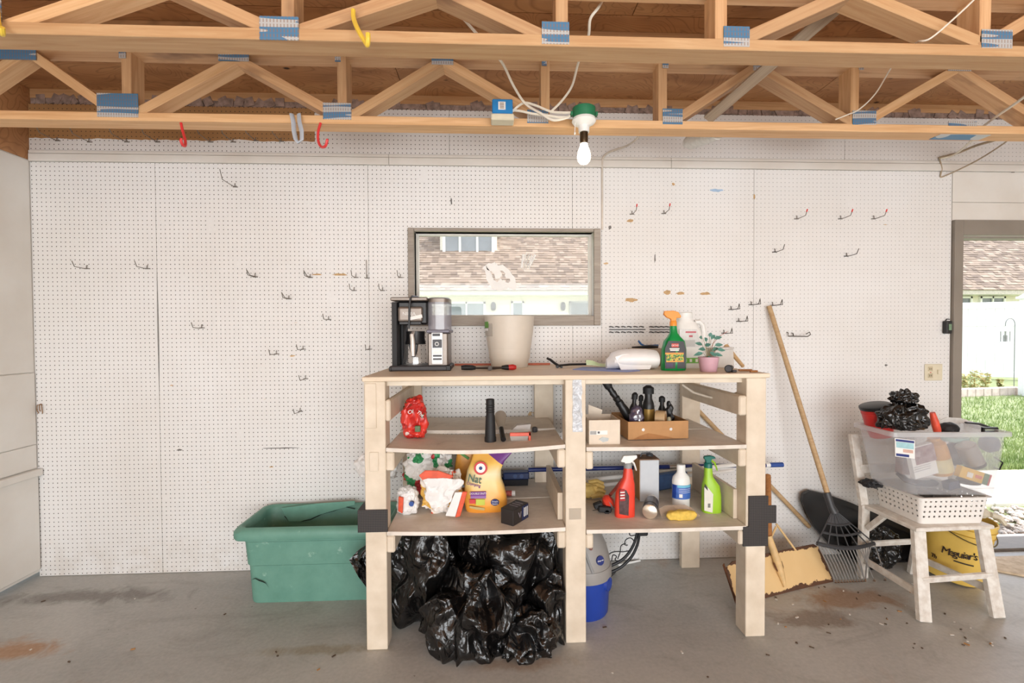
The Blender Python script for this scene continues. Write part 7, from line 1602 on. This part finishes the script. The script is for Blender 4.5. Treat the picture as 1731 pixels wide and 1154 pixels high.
# lettering wrapped round the pail
def wrap_text(s, size, z, a0, step, mat, slope=0, widths=None):
    cw = {'M': 1.45, 'e': .86, 'g': .92, 'u': 1.0, 'i': .55, 'a': .86, 'r': .74, "'": .4, 's': .78, 'T': .9, 'h': .95, '.': .4}
    a = a0
    for chh in s:
        w_ = cw.get(chh, .9)*step; a += w_/2; q = R(-90+a); rr_ = .1535
        p = rt @ Vector((math.cos(q)*rr_, math.sin(q)*rr_, z+slope*(a-a0)))+off
        o_ = text(chh, size, p, mat, bk2, ext=.0025); M3 = rt @ Matrix.Rotation(R(a), 3, 'Z') @ Matrix.Rotation(R(90), 3, 'X'); o_.rotation_euler = M3.to_euler(); a += w_/2
DBR = M('dark_print', (52, 36, 30), .5, var=0)
wrap_text("Meguiar's", .054, .16, -66, 7.6, DBR, .0003)
wrap_text('Th', .03, .105, -84, 6, DBR)
m = MB().arc(.1512, .1512, .122, .129, -46, -12); m.xf(Matrix.Translation(off) @ rt.to_4x4()); m.build('underline', DBR, bk2)
hb = []
for j in range(17):
    q = R(-172+j*164/16); hb.append(rt @ Vector((math.cos(q)*.166, math.sin(q)*.166, .30-.055*math.sin(math.pi*j/16)))+off)
MB().tube(hb, .0032, 6).build('wire_handle', M('dark_wire', (110, 96, 60), .5, metal=.4), bk2)
# things in the bucket
g = thing('cotton_glove', 'cream cotton work glove hanging over the yellow bucket rim', 'glove', (2.705, -.32, .366))
CG = M('cream_cotton', (222, 212, 190), .9, var=.08)
blob((0, 0, .012), (.10, .05, .03), 5, .1, 3, .08, 3, 33).build('palm', CG, g, smooth=50)
for i, dy in enumerate((-.035, -.012, .012, .032)): MB().tube([(.07, dy, .014), (.12, dy-.003, .0), (.15, dy-.006, -.04+.006*i)], [.014, .013, .010], 8).build('finger', CG, g)
blob((0, 0, 0), (.07, .06, .035), 5, .15, 3, .2, 3, 36).build('grey_rag', M('slate_cloth', (96, 104, 112), .9, var=.2), loc=(2.585, -.285, .345), smooth=35, label='slate grey rag bunched in the yellow bucket', cat='rag')
m = MB(); m.tube([(math.cos(q)*.035, -.0, math.sin(q)*.018) for q in [2*math.pi*j/16 for j in range(17)]], .004, 6); m.build('wire_loop', IRON, loc=(2.59, -.425, .368), label='black wire loop on the yellow bucket rim', cat='wire')
# ---- doormat inside the doorway
m = MB(); P_ = [Wz(1684, 946, .0), Wz(1690, 968, 0), Wz(1735, 1003, 0)]
m.slab([(2.87, -.10), (2.91, -.24), (3.25, -.47), (3.8, -.50), (3.8, -.09)], .0005, .012)
m.build('doormat', M('beige_mat', (214, 196, 170), .9, var=.15, scale=30, col2=(186, 164, 136)), loc=(3.3, -.3, 0), world=True, smooth=None, bevel=.003, label='pale beige mat on the concrete inside the doorway', cat='mat')
# ---- litter on the floor
rg = random.Random(9); DB = [MB() for _ in range(3)]
for i in range(75):
    u, v = (rg.uniform(1300, 1725), rg.uniform(985, 1100)) if i < 55 else (rg.uniform(40, 1300), rg.uniform(985, 1150))
    p = Wz(u, v, .002)
    if (Vector((p.x, p.y))-Vector((2.615, -.28))).length < .17 or any((Vector((p.x, p.y))-Vector((q_.x, q_.y))).length < .06 for q_ in (fl_, fr_, bl_, br_)): continue
    L_ = rg.uniform(.005, .02); rot = Matrix.Rotation(rg.random()*6, 3, 'Z')
    DB[rg.choice((0, 0, 1, 2))].box(p+Vector((0, 0, .001)), (L_, rg.uniform(.003, .008), .003), rot)
for m, c, nm, lab in zip(DB, ((96, 78, 62), (186, 136, 84), (226, 220, 210)), ('leaf_debris', 'wood_chips', 'paper_flecks'), ('dark leaf crumbs scattered on the concrete floor', 'tan wood chips scattered on the concrete floor', 'pale flecks scattered on the concrete floor')):
    m.build(nm, M(nm, c, .9), smooth=None, label=lab, cat='debris', kind='stuff')
